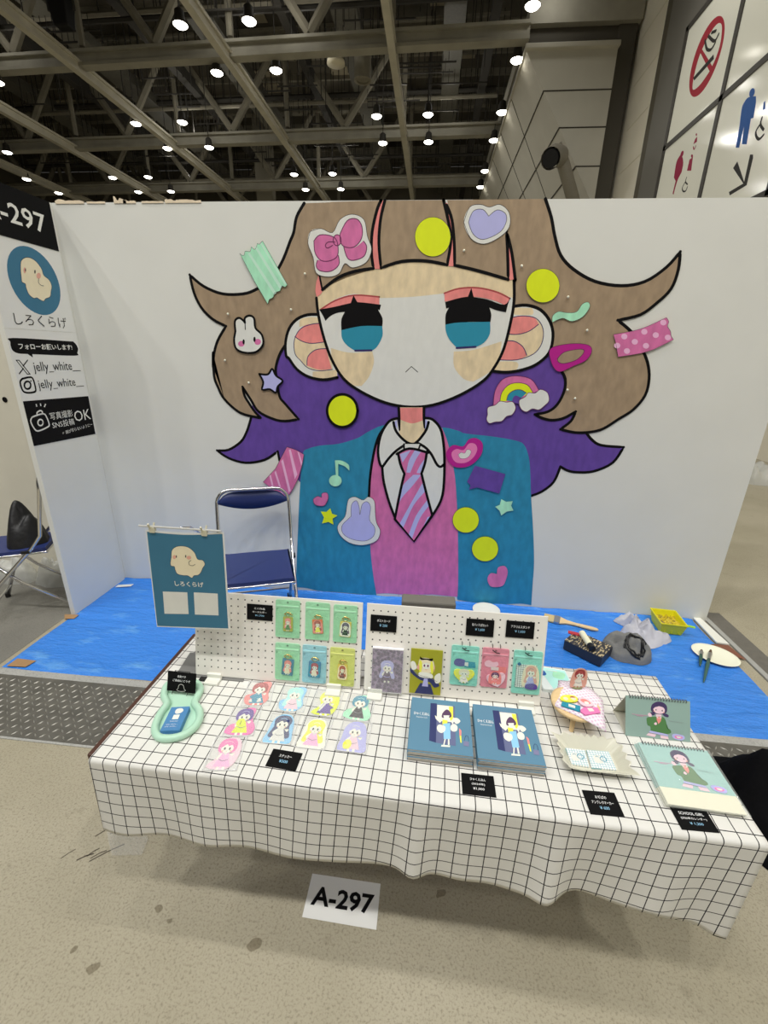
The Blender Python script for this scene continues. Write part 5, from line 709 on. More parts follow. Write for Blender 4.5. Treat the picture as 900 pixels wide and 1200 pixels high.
tag(c,'white cloth with thin black grid draped over the front of the table','tablecloth')
so=c.modifiers.new('thick','SOLIDIFY'); so.thickness=.0008; so.offset=-1
# floor sign and litter
t=thing('floor_number_sheet','white paper sheet on the concrete reading A-297','paper',(2.218,-2.041,.0012))
FP=frame((0,0,.0012),(1,0,0),(0,1,0))
mb=MB(); mb.prism([(2.0908,-2.1049),(2.3446,-2.1115),(2.3439,-1.9758),(2.0915,-1.9716)],.0008,.0018); mb.build('paper',paper,t,world=True)
text('printed_number','A-297',frame((2.1085,-2.0685,.0022),(1,-.018,0),(.018,1,0)),t,bold=.028,width=.218,height=.060,z=.0002)
M_polyf=film('floor_film',(.8,.8,.76,1),.13,.15,.8,40)
flat('plastic_offcut','small clear plastic scrap on the concrete under the left end of the table','plastic',[(1.25,-1.92),(1.33,-2.0),(1.44,-1.985),(1.43,-1.93),(1.36,-1.86)],.003,M_polyf,t=.004)
mb=heap((4.00,-1.60),.38,.25,.20,4,rot=-.9,fold=.60,fr=3.0,z0=.004,n=56,m=16); tag(mb.build('black_clothing',mat('black_fabric',rgb(14,14,16,1.1),.95,bump=.3,bscale=60,spec=.1),smooth=True,origin=(3.98,-1.62,.004)),'heap of black clothing on the floor behind the right end of the table','clothing')
# ---------------------------------------------------------------- goods on the table
TT=.7115
LEAN=-math.radians(12)
BO={}
def pegboard(x,label,anchor):
    t=thing('peg_board',label,'peg board',(x,-1.812,.715),(LEAN,0,0),'peg boards on the table'); 
    m=pegmat('peg_board_holes_%d'%len(BO),anchor[0]-x,anchor[1])
    mb=MB(); mb.box((.294,.003,.155),(.588,.005,.308)); mb.build('panel',m,t,bevel=.001); BO[x]=t; return t
B1=pegboard(1.652,'left white peg board holding six small zip pouches',(1.8324,.2888-.0254*11))
B2=pegboard(2.254,'right white peg board holding two picture cards and three hanging pouches',(2.2768,.2858-.0254*11))
for par,xs in ((B1,(.075,.50)),(B2,(.04,.54))):
    for dx in xs:
        x0=par.location.x+dx; mb=MB()
        mb.box((x0,-1.835,.7165),(.050,.040,.009)); mb.box((x0,-1.822,.7275),(.050,.010,.018)); mb.box((x0,-1.790,.7165),(.050,.034,.009)); mb.build('foot',M_wplas,par,world=True,bevel=.002)
mb=MB(); mb.box((1.70,-1.828,.7135),(.05,.02,.004)); mb.build('rubber_pad',M_rubber,B1,world=True)
def on_board(name,label,cat,a,b,off=.0,group=None):    # a = world x, b = height along the board
    c=math.cos(LEAN); s=math.sin(LEAN)   # local (0,-off,b)
    y=-1.812+(-off)*c-b*s; z=.715+(-off)*s+b*c
    return thing(name,label,cat,(a,y,z),(LEAN,0,0),group)
FR=frame((0,0,0),(1,0,0),(0,0,1),(0,-1,0))
def local(M,o=(0,0,0)): return Matrix.Translation(o)@M
def pricecard_board(x0,x1,b0,b1,label,lines):
    t=on_board('price_card',label,'price card',(x0+x1)/2,(b0+b1)/2,.0,'black price cards')
    w=x1-x0;h=b1-b0; mb=MB(); mb.box((0,-.0015,0),(w,.0015,h)); cd_=mb.build('card',M_blk,t)
    wr(cd_,lines,w,h,frame((0,-.0026,0),(1,0,0),(0,0,1),(0,-1,0))); return t
def wr(t,lines,w,h,M):
    n=len(lines); k=h/(n+1.6)
    for i,(s,col,wf) in enumerate(lines):
        y=h/2-(i+1.25)*k*1.03
        text('handwriting',s,M@Matrix.Translation((-w*wf/2,y-k*.2,0)),t,width=w*wf,height=k*.60,m=M_chalk if col else M_chalkb,world=False,z=.0002,bold=.008)
pricecard_board(1.8405,1.9305,.2212,.277,'black price card for mini key holders at the left of the green pouches',[('ミニ作品',1,.42),('キーホルダー',1,.55),('¥1,700',0,.36)])
pricecard_board(2.268,2.3555,.2155,.272,'black price card above the dark purple picture card',[('ポストカード',1,.5),('¥ 200',0,.3)])
pricecard_board(2.5835,2.673,.2264,.2836,'black price card above the mint and pink hanging pouches',[('缶バッジ2点セット',1,.58),('¥ 1,600',0,.34)])
pricecard_board(2.7115,2.801,.231,.287,'black price card at the top right corner of the right peg board',[('アクリルスタンド',1,.66),('¥ 1,000',0,.36)])
def figure(hair,dress,extra=(),pad='white',face='skin',tails=True,skirt=None,w=.5):
    # small generic cartoon figure in a unit box, centre at the origin
    F=[]
    if pad: F.append((pad,[(-.42,-.46),(-.46,-.1),(-.40,.25),(-.2,.47),(.2,.47),(.40,.25),(.46,-.1),(.42,-.46),(0,-.5)]))
    F.append((hair,[(-.26,.05),(-.30,.28),(-.14,.43),(.14,.43),(.30,.28),(.26,.05),(.36,-.25),(.20,-.30),(0,-.05),(-.20,-.30),(-.36,-.25)] if tails else [(-.26,.05),(-.28,.28),(-.14,.42),(.14,.42),(.28,.28),(.26,.05),(0,-.02)]))
    F.append((face,[(-.10,.0,1),(-.24,-.14),(-.16,-.24,1),(-.12,-.18),(-.06,-.06,1)])); F.append((face,[(.10,.0,1),(.22,-.10),(.28,-.02,1),(.20,.0),(.06,-.02,1)])); F.append((face,[(-.12,-.36,1),(-.04,-.36,1),(-.05,-.48,1),(-.13,-.48,1)])); F.append((face,[(.04,-.36,1),(.12,-.36,1),(.13,-.48,1),(.05,-.48,1)]))
    F.append((dress,[(-.08,.02,1),(.08,.02,1),(.20,-.26),(.26,-.40,1),(-.26,-.40,1),(-.20,-.26)]))
    if skirt: F.append((skirt,[(-.18,-.22,1),(.18,-.22,1),(.26,-.40,1),(-.26,-.40,1)]))
    F.append((face,[(-.19,.16),(-.16,.04),(0,-.02),(.16,.04),(.19,.16),(.1,.27),(-.1,.27)]))
    F.append((hair,[(-.21,.14),(-.20,.30),(0,.38),(.20,.30),(.21,.14),(.12,.23),(.03,.19),(-.05,.25)]))
    F.append(('dkline',[(-.11,.12),(-.08,.16),(-.05,.12),(-.08,.07)])); F.append(('dkline',[(.05,.12),(.08,.16),(.11,.12),(.08,.07)]))
    F.append(('cheek',[(-.15,.06),(-.11,.07),(-.11,.04),(-.15,.03)])); F.append(('cheek',[(.11,.07),(.15,.06),(.15,.03),(.11,.04)]))
    F.append(('white',[(-.05,.0,1),(.05,.0,1),(.03,-.07,1),(-.03,-.07,1)])); F.append((extra_hi(hair),[(-.12,.30),(0,.34),(.12,.30)],.022)); F.append(('dkcoral',[(-.02,.045),(.0,.038),(.02,.045)],.010)); F.append((extra_hi(dress),[(-.14,-.2),(0,-.24),(.14,-.2)],.02))
    return F+list(extra)
def extra_hi(n): return {'purple':'lav','plum':'pinkm','navyb':'skyb','dkcoral':'coral','yel':'pap','lav':'white','blue':'aqua','pinkm':'pinkf','aqua':'white','hair':'lav','cream':'white','coral':'pinkf'}.get(n,'gray')
def scaled(F,sx,sy,dx=0,dy=0): return [(s[0],[(p[0]*sx+dx,p[1]*sy+dy)+tuple(p[2:]) for p in s[1]])+((s[2]*sx,) if len(s)>2 else ()) for s in F]
def rrect(w,h,r,n=3):
    P=[]
    for cx,cy,a0 in ((w/2-r,h/2-r,0),(-w/2+r,h/2-r,PI/2),(-w/2+r,-h/2+r,PI),(w/2-r,-h/2+r,1.5*PI)):
        for i in range(n+1): a=a0+PI/2*i/n; P.append((cx+r*math.cos(a),cy+r*math.sin(a)))
    return P
XZ=frame((0,0,0),(1,0,0),(0,0,1),(0,-1,0))
def pouch(x0,x1,b0,b1,col,alpha,label,cat='zip pouch',name='zip_pouch',hole=False,group='zip pouches on the left peg board',base=None,th=.004):
    w=x1-x0;h=b1-b0; t=on_board(name,label,cat,(x0+x1)/2,(b0+b1)/2,0,group)
    P=rrect(w,h,.006); mb=MB(); mb.prism(P,.001,th,M=XZ); mb.build('pouch_back',mat('pouch_'+col,rgb(*PCOL[col],1.35),.3,bump=.5,bscale=40),t,bevel=.0008)
    mb=MB(); mb.prism([(-w*.46,h/2-.024),(w*.46,h/2-.024),(w*.46,h/2-.019),(-w*.46,h/2-.019)],th,th+.0012,M=XZ); mb.build('zip_strip',mat('pouchl_'+col,rgb(*[min(255,c+22) for c in PCOL[col]],1.35),.25),t)
    mb=MB(); mb.prism([(math.cos(i*PI/4)*.004,h/2-.008+math.sin(i*PI/4)*.003) for i in range(8)],th,th+.0008,M=XZ); mb.build('hang_hole',mat('pouchd_'+col,rgb(*[int(c*.7) for c in PCOL[col]],1.2),.5),t)
    mb=MB(); n=8; vs=[];fs=[]
    for j in range(n+1):
        for i in range(n+1):
            u=i/n-.5; v=j/n-.5; vs.append((u*w*.94,-(th+.0065*math.cos(u*PI)**.5*math.cos(v*PI)**.5+.001*math.sin(i*2.1+j*1.3)) if 0<i<n and 0<j<n else -th,v*(h-.03)*.97-.013))
    mb.add(vs,[(j*(n+1)+i,j*(n+1)+i+1,(j+1)*(n+1)+i+1,(j+1)*(n+1)+i) for j in range(n) for i in range(n)])
    mb.build('pouch_front',film('film_'+col,rgb(*PCOL[col],1.5),.13,.1,.7,50) if 'film_'+col not in MATS else MATS['film_'+col],t,smooth=True)
    mb=MB()
    for dx in (-.012,.012): mb.tube([(dx,.002,h/2-.008),(dx,-.012,h/2-.008),(dx,-.013,h/2-.004)],.0012,5)
    return t
PCOL={'green':(146,200,162),'blue':(140,188,196),'yellow':(190,198,112),'mint':(132,200,184),'pink':(204,132,146)}
def keyring(pt,x,b,w,h,col,shapes,label,rot=0):
    t=on_board('key_charm',label,'key ring charm',x,b,.0048,'key charms inside the zip pouches')
    mb=MB(); mb.prism(rrect(w,h,.003),0,.0025,M=XZ@Matrix.Rotation(rot,4,'Z')); mb.build('charm',mat('charm_'+col,rgb(*CH[col],1.35),.25),t,bevel=.0006)
    art('printed_picture',scaled(shapes,w*1.05,h*.95),XZ@Matrix.Rotation(rot,4,'Z')@Matrix.Translation((0,0,.0027)),t,world=False,sub=2,step=.00006,off=.0001)
    M_gold=mat('gold_metal',(.75,.55,.2,1),.25,1.0)
    mb=MB(); mb.tube([(.009*math.cos(i*PI/6),-.003,h/2+.009+.008*math.sin(i*PI/6)) for i in range(12)],.0011,5,closed=True); mb.build('split_ring',M_gold,t,smooth=True)
    mb=MB(); mb.tube([(-.006,-.003,h/2+.004),(-.012,-.004,h/2+.010),(-.004,-.004,h/2+.016),(.010,-.004,h/2+.013),(.016,-.003,h/2+.007)],.0016,5); mb.build('clasp',M_gold,t,smooth=True)
CH={'olive':(160,156,60),'orange':(212,104,60),'gold':(206,184,84),'navyc':(58,112,152)}
PB=[(1.942,2.027,.1675,.301,'green'),(2.0455,2.1295,.168,.300,'green'),(2.142,2.223,.1668,.298,'green'),(1.942,2.029,.012,.147,'green'),(2.038,2.122,.0112,.1475,'blue'),(2.134,2.2195,.0100,.147,'yellow')]
PL_=['green zip pouch at the top left of the six, olive charm inside','green zip pouch at the top middle of the six, orange charm inside','green zip pouch at the top right of the six, gold framed charm inside','green zip pouch at the bottom left of the six, blue charm inside','pale blue zip pouch in the middle of the bottom row','yellow green zip pouch at the bottom right of the six']
KR=[('olive','olive key charm inside the top left green pouch',figure('coral','green',pad=None),.034,.052,0),('orange','orange key charm inside the top middle green pouch',figure('dkcoral','yel',pad='coral'),.036,.050,.08),('gold','gold framed key charm inside the top right green pouch',figure('hair','black',pad='pap'),.038,.054,-.04),
 ('navyc','dark blue key charm inside the bottom left green pouch',figure('coral','cream',pad='teals'),.040,.060,-.08),('navyc','blue key charm inside the pale blue pouch',figure('dkcoral','cream',pad='blue'),.042,.058,-.05),('gold','brown and gold key charm inside the yellow green pouch',figure('dkcoral','plum',pad='cream'),.034,.056,0)]
for (a,b_,c1,c2,col),lb,kr in zip(PB,PL_,KR):
    p=pouch(a,b_,c1,c2,col,.2,lb); keyring(p,(a+b_)/2+.002,(c1+c2)/2-.017,kr[3],kr[4],kr[0],kr[2],kr[1],kr[5])
# two picture cards in the rack of the right board
def wire(par,pts): mb=MB(); mb.tube(pts,.0012,5); mb.build('hook',M_blackm,par)
t=on_board('picture_card_stack','stack of dark purple picture cards in a clear sleeve on the right peg board','picture card',2.332,.085,0,'picture cards on the right peg board')
mb=MB(); mb.box((0,-.009,0),(.104,.014,.156)); mb.build('cards',mat('card_edge',rgb(214,210,214,1.4),.6),t)
m4,nt,b=nodes('purple_pattern'); tc=nt.nodes.new('ShaderNodeTexCoord').outputs['Object']; vo=nt.nodes.new('ShaderNodeTexVoronoi'); vo.inputs['Scale'].default_value=85; nt.links.new(tc,vo.inputs['Vector'])
r=nt.nodes.new('ShaderNodeValToRGB'); e=r.color_ramp.elements; e[0].color=rgb(40,26,46,1.3); e[0].position=.1; e[1].color=rgb(172,146,178,1.3); e[1].position=.75; x_=e.new(.45); x_.color=rgb(92,66,98,1.3); nt.links.new(vo.outputs['Distance'],r.inputs[0]); 
n5=noise_n(nt,tc,60,4); nt.links.new(mix(nt,n5,r.outputs[0],rgb(80,60,92,1.3)),b.inputs['Base Color'])
mb=MB(); mb.box((0,-.0165,0),(.102,.0008,.150)); mb.build('top_card',m4,t)
art('printed_picture',scaled(figure('lav','hair',pad=None),.075,.085,.0,.0),XZ@Matrix.Translation((0,0,.0172)),t,world=False,sub=2)
mb=MB(); mb.box((0,-.0195,0),(.108,.0006,.160)); mb.build('sleeve',M_filmg,t)
t=on_board('picture_card','picture card of a maid with cat ears on an olive background','picture card',2.461,.0885,0,'picture cards on the right peg board')
mb=MB(); mb.box((0,-.005,0),(.105,.004,.158)); mb.build('card',mat('olive_print',rgb(152,152,36,1.3),.4),t,bevel=.0006)
MAID=[('cream',[(-.030,.052),(-.034,.020),(-.030,-.004),(-.018,-.012),(.018,-.012),(.032,.0),(.036,.02),(.028,.05),(0,.058)]),('yel',[(-.030,.045),(-.032,.0),(-.022,-.016),(-.018,.03)]),('yel',[(.026,.045),(.034,.0),(.026,-.016),(.016,.03)]),
 ('navyb',[(-.052,.012,1),(-.050,-.006),(-.016,-.030),(.014,-.034),(.030,-.052),(.048,-.046,1),(.040,-.030),(.012,-.016),(-.020,-.018)]),('pap',[(-.052,.030),(-.040,.034),(-.030,.012),(-.046,.004)]),('pap',[(.030,-.012),(.048,.0),(.050,-.030),(.034,-.036)]),
 ('pap',[(-.020,-.002),(.018,-.004),(.022,-.020),(-.020,-.018)]),('navyb',[(-.016,-.040,1),(.018,-.042,1),(.030,-.078,1),(-.034,-.078,1)]),('lav',[(-.006,-.040,1),(.010,-.040,1),(.014,-.078,1),(-.014,-.078,1)]),
 ('skin',[(-.017,.032),(-.014,.012),(0,.005),(.014,.012),(.017,.032),(0,.040)]),('black',[(-.030,.064,1),(-.018,.056),(.014,.056),(.028,.060,1),(.026,.046),(.0,.050),(-.026,.048)]),('cream',[(-.020,.042),(0,.050),(.020,.042),(.010,.036),(0,.040),(-.010,.036)]),('cream',[(-.019,.030),(-.016,.040),(0,.044),(.016,.040),(.019,.030),(.008,.033),(.0,.037),(-.008,.032)]),('plum',[(-.012,.022),(-.008,.028),(-.004,.022),(-.008,.015)]),('plum',[(.004,.022),(.008,.028),(.012,.022),(.008,.015)]),('cheek',[(-.030,.010),(-.026,.028),(-.022,.008)]),('cheek',[(.026,.012),(.030,.030),(.028,.004)]),('coral',[(-.003,.010),(0,.008),(.003,.010)],.001),('gray',[(-.045,.006),(-.02,-.012),(.01,-.018),(.04,-.030)],.0012)]
MAID=[((m[0],[(p[0]*.74,.026+(p[1]-.026)*.74)+tuple(p[2:]) for p in m[1]])+tuple(m[2:])) if (i in(0,1,2) or 8<=i<=14) else m for i,m in enumerate(MAID)]
art('printed_picture',MAID,XZ@Matrix.Translation((0,0,.0072)),t,world=False,sub=3,step=.00008,off=.0001)
# hanging pouches
def tongue(par,h):
    for dx in (-.0125,.0125): wire(par,[(dx,.006,h/2+.012),(dx,-.010,h/2+.012),(dx,-.012,h/2+.004)])
    mb=MB(); mb.tube([(-.012,-.010,h/2-.004),(0,-.012,h/2-.012),(.012,-.010,h/2-.014)],.0018,5); mb.build('hanger',M_blackm,par)
g=dict(hole=True,group='pouches hanging on the right peg board',cat='zip pouch',name='hanging_pouch')
p=pouch(2.5415,2.632,.051,.190,'mint',.2,'mint pouch with a purple card and heart badge on the right peg board',**g); tongue(p,.139)
q=on_board('badge_set','purple card with heart shaped badge inside the left mint pouch','badge',2.587,.108,.0048)
art('backing_card',[('purple',[(-.034,.028),(-.026,.036),(-.01,.036),(.002,.030),(.002,.014),(-.02,.010),(-.034,.016)]),('blue',[(0,.030,1),(.034,.028,1),(.036,.008,1),(0,.008,1)]),('white',[(0,.026,1),(.012,.026,1),(.012,.012,1),(0,.014,1)])],XZ,q,world=False)
HT=[(0,-.032,1),(-.022,-.018),(-.034,.0),(-.028,.014),(-.012,.014),(0,.004,1),(.012,.014),(.028,.014),(.034,.0),(.022,-.018)]
mb=MB(); mb.prism([(a,b_-.014) for a,b_ in spline(HT,True,3)],.0,.0035,M=XZ); mb.build('badge',pm('yel'),q,bevel=.001)
art('badge_picture',scaled(figure('cream','pap',pad=None,tails=False),.060,.055,0,-.020),XZ@Matrix.Translation((0,0,.0037)),q,world=False,sub=2,step=.00005,off=.0001)
p=pouch(2.642,2.7285,.0532,.190,'pink',.2,'pink pouch in the middle of the three hanging on the right peg board',**g); tongue(p,.137)
q=on_board('badge_set','pink bow card with a pale heart badge inside the pink pouch','badge',2.686,.110,.0048)
art('backing_card',[('pinkf',[(-.034,.030),(-.022,.038),(-.008,.032),(.006,.034),(.010,.022),(-.006,.014),(-.030,.016)]),('coral',[(.008,.018,1),(.036,.018,1),(.036,-.002,1),(.006,.0,1)]),('white',[(-.014,.016,1),(.012,.016,1),(.012,.004,1),(-.012,.004,1)])],XZ,q,world=False)
mb=MB(); mb.prism([(a*.9,b_-.022) for a,b_ in spline(HT,True,3)],.0,.0035,M=XZ@Matrix.Rotation(.25,4,'Z')); mb.build('badge',pm('pinkf'),q,bevel=.001)
art('badge_picture',scaled(figure('hair','coral',pad='coral',tails=False),.045,.045,0,-.020),XZ@Matrix.Translation((0.002,0,.0037)),q,world=False,sub=2,step=.00005,off=.0001)
p=pouch(2.7435,2.835,.040,.190,'mint',.2,'rightmost mint pouch on the peg boards, grid card and clear figure inside',**g); tongue(p,.150)
q=on_board('acrylic_figure','clear standing figure on a grid card inside the right mint pouch','figurine',2.790,.105,.0048)
mb=MB(); mb.prism([(-.036,-.042),(.030,-.042),(.030,.038),(-.036,.038)],0,.0008,M=XZ); o=mb.build('grid_card',gridmat('grid_card',rgb(214,220,214,1.3),rgb(120,120,118,1.2),.2),q)
me=o.data; u=me.uv_layers.new(name='UVMap')
for l in me.loops: co=me.vertices[l.vertex_index].co; u.data[l.index].uv=(co.x/.007,co.z/.007)
art('printed_figure',scaled(figure('cheek','lav',pad='cream'),.060,.080,.012,0),XZ@Matrix.Translation((0,0,.0012)),q,world=False,sub=2,step=.00008)
art('logo_tag',[('purple',[(-.002,-.030),(.02,-.024),(.034,-.030),(.032,-.044),(.0,-.044)]),('teals',[(-.034,.040),(-.028,.046),(-.022,.040),(-.028,.034)])],XZ@Matrix.Translation((0,0,.003)),q,world=False)
# storage box of grey felt behind the boards
t=thing('felt_box','grey felt box standing behind the right peg board','box',(2.459,-1.640,.712),(0,0,.02),)
mb=MB(); mb.box((0,0,.138),(.190,.055,.276)); mb.build('body',M_grey,t,bevel=.006)
mb=MB(); mb.lathe([(.024,0),(.024,.001)],n=20,sy=.28,M=frame((.01,-.0285,.247),(1,0,0),(0,0,1))); mb.build('handle_hole',M_rubber,t)
for i in range(8):
    if abs(-.08+i*.0235-.01)<.03: continue
    mb=MB(); mb.box((-.085+i*.0235,-.0282,.250),(.012,.001,.0025)); mb.build('stitch',M_rubber,t)
# clip stand with the hanging sign
t=thing('clip_stand','thin metal clip stand with flat grey foot and horizontal rod','sign stand',(1.69,-1.74,.712))
mb=MB(); mb.prism([(1.583,-1.823),(1.83,-1.823),(1.81,-1.697),(1.569,-1.697)],.7122,.7142); mb.build('foot_plate',mat('grey_plate',rgb(112,112,110,1.2),.5),t,world=True)
mb=MB(); mb.tube([(1.715,-1.72,.714),(1.715,-1.72,1.20),(1.700,-1.80,1.275),(1.694,-1.845,1.290)],.004,8); mb.build('pole',M_chrome,t,world=True,smooth=True)
mb=MB(); mb.tube([(1.562,-1.846,1.2905),(1.8225,-1.846,1.2890)],.0033,8); mb.build('rod',mat('pale_rod',rgb(190,190,186,1.3),.3,.2),t,world=True)
for x in (1.603,1.769):
    t=thing('binder_clip','clear plastic clip on the metal rod, '+('left one' if x<1.7 else 'right one')+' holding the teal sign','clip',(x,-1.85,1.28),group='clips on the rod')
    mc=mat('clear_clip',rgb(196,192,170,1.3),.25)
    mb=MB(); mb.box((0,.006,.0),(.018,.012,.020)); mb.build('jaw',mc,t,bevel=.002)
    mb=MB(); mb.box((-.004,-.002,.012),(.005,.004,.024),rot=(.5,0,.2)); mb.box((.006,.006,.013),(.004,.004,.02),rot=(-.4,0,-.2)); mb.build('lever',mc,t)
t=thing('hanging_sign','teal paper sign with cream blob mascot hanging from the clip stand','sign',(1.7,-1.846,1.28))
mb=MB(); C4=[Vector((a[0],0,a[1])) for a in (SIGN_SHEET[0][1][0],SIGN_SHEET[0][1][2],SIGN_SHEET[0][1][3],SIGN_SHEET[0][1][4])]
n=12;vs=[]
for j in range(n+1):
    for i in range(n+1):
        u,v=i/n,j/n; p=(C4[0]*(1-u)+C4[1]*u)*(1-v)+(C4[3]*(1-u)+C4[2]*u)*v
        p.z-=.006*math.sin(u*PI)*(1-v); vs.append((p.x,-1.8448,p.z))
mb.add(vs,[(j*(n+1)+i,j*(n+1)+i+1,(j+1)*(n+1)+i+1,(j+1)*(n+1)+i) for j in range(n) for i in range(n)]); o=mb.build('sheet',paper,t,world=True); s2=o.modifiers.new('t','SOLIDIFY'); s2.thickness=.0008; s2.offset=-1
SG=frame((0,-1.8452,0),(1,0,0),(0,0,1),(0,-1,0))
art('printed_panel',[SIGN_ART[0]],SG,t,off=.0006); art('code_square',[SIGN_ART[1]],SG,t,off=.0009); art('code_square',[SIGN_ART[2]],SG,t,off=.0009); art('printed_mascot',SIGN_ART[3:],SG,t,off=.0010,step=.0001)
text('printed_name','しろくらげ',SG@Matrix.Translation((1.6495,1.0895,0))@Matrix.Rotation(.02,4,'Z'),t,width=.096,height=.0185,m=pm('paper'),bold=.02,z=.0012)
# ---- mint tray, name cards and its small sign
t=thing('snowman_tray','mint green tray shaped like a snowman with a thick rounded rim','tray',(1.68,-1.96,TT))
P=spline(TRAYP,True,3); mb=MB(); mb.prism(P,TT,TT+.004); mb.build('base',M_mint,t,world=True)
mb=MB(); mb.tube([(p[0],p[1],TT+.0105) for p in P],.0115,10,closed=True); mb.build('rim',M_mint,t,world=True,smooth=True)
M_bb=mat('book_blue',rgb(*PAL['bookblue'],1.3),.45); M_pg=mat('paper_pages',rgb(176,170,160,1.25),.85,bump=.2,bscale=500)
proto=None
for i in range(8):
    if proto is None:
        proto=tag(MB().box((0,0,.001),(.056,.094,.0019)).build('name_card',mat('name_card_blue',rgb(70,122,168,1.3),.45)),'blue name card in the pile on the mint tray','name card','name cards piled on the mint tray'); o=proto
    else: o=copy_tree(proto)
    place(o,(1.7015-.0002*i,-2.0265+.0004*i,TT+.0045+.002*i),(0,0,.18+.01*math.sin(i*3)))
    o['label']='blue name card at the bottom of the pile on the mint tray' if i==0 else ('top blue name card of the pile with a white mascot' if i==7 else 'blue name card inside the pile on the mint tray')
NCM=frame((0,0,.0022),(1,0,0),(0,1,0))
art('printed_front',[('white',[(-.010,.026),(-.008,.038),(.006,.040),(.014,.030),(.008,.020),(-.004,.018)]),('pap',[(-.009,.014,1),(.009,.014,1),(.009,-.004,1),(-.009,-.004,1)])],NCM,o,world=False)
text('printed_line','Illustrator',NCM@Matrix.Translation((-.012,-.013,0)),o,width=.024,height=.004,m=M_chalk,world=False,z=.0003)
for k,yy in enumerate((-.026,-.034)): text('printed_line','jelly_white__',NCM@Matrix.Translation((-.020,yy,0)),o,width=.036,height=.005,m=M_chalk,world=False,z=.0003)
t=thing('message_card','black card with white writing on a wire easel inside the mint tray','sign',(1.656,-1.915,TT+.012),(LEAN*1.6,0,-.03))
w_,h_=.100,.066; mb=MB(); mb.box((0,0,h_/2+.006),(w_,.0015,h_)); cd_=mb.build('card',M_blk,t)
wr(cd_,[('名刺です',1,.3),('ご自由にどうぞ',1,.62)],w_,h_*.72,frame((0,-.0014,h_/2+.016),(1,0,0),(0,0,1),(0,-1,0)))
GH=[(-.010,.010),(-.008,.020),(.0,.024),(.008,.020),(.011,.010),(.016,.004),(.0,.0),(-.014,.003),(-.010,.010)]
art('drawn_mascot',[('paper',GH,.0011)],frame((0,-.0012,.008),(1,0,0),(0,0,1),(0,-1,0)),cd_,world=False)
for s_ in (-.026,.026):
    mb=MB(); mb.tube([(s_,-.001,.012),(s_,-.010,.0),(s_+.003,-.011,.006),(s_,-.002,.010)],.0012,6); mb.tube([(s_,.001,.075),(s_,.030,.004)],.0012,6); mb.build('easel_leg',M_blackm,t,smooth=True)
mb=MB(); mb.tube([(-.026,.0015,.074),(.026,.0015,.074)],.0012,6); mb.build('easel_bar',M_blackm,t)
# ---- stickers in clear sleeves
ST=[(1.905,-1.868,'dkcoral','blue','coral',.15,'red sticker, back one of the left column'),(1.900,-1.990,'purple','yellow','pinkm',.12,'pink and yellow sticker in the middle of the left column'),(1.898,-2.108,'pinkm','pinkl','pinkf',.12,'pale pink sticker at the front of the left column'),
 (2.028,-1.878,'aqua','pinkf','skyb',.05,'light blue sticker beside the red one in the back row'),(2.026,-2.004,'navyb','white','skyb',.02,'dark blue haired sticker with a long white dress'),(2.141,-1.884,'yel','purple','yellow',.0,'lime green sticker with purple clothes'),
 (2.131,-2.008,'yel','pinkl','pap',-.02,'pale yellow sticker in front of the lime green one'),(2.250,-1.888,'blue','black','mint',-.05,'dark teal sticker at the right end of the back row'),(2.253,-2.006,'lav','pinkf','lav',-.04,'lavender sticker with a yellow ball')]
M_seam=film('sleeve_seam_film',(.95,.95,.95,1),.5,.1,.5,200)
PADS=[[(-.40,-.40),(-.46,-.1),(-.2,.0),(-.14,.30),(.1,.46),(.38,.4),(.34,.0),(.40,-.25),(.2,-.46),(-.1,-.48)],[(-.48,-.40),(-.40,-.14),(-.16,-.05),(-.22,.25),(.0,.45),(.32,.42),(.30,.08),(.46,-.2),(.40,-.44),(0,-.48)],[(-.46,-.40),(-.2,-.1),(-.3,.2),(-.1,.44),(.3,.42),(.44,.1),(.36,-.3),(.1,-.47)]]
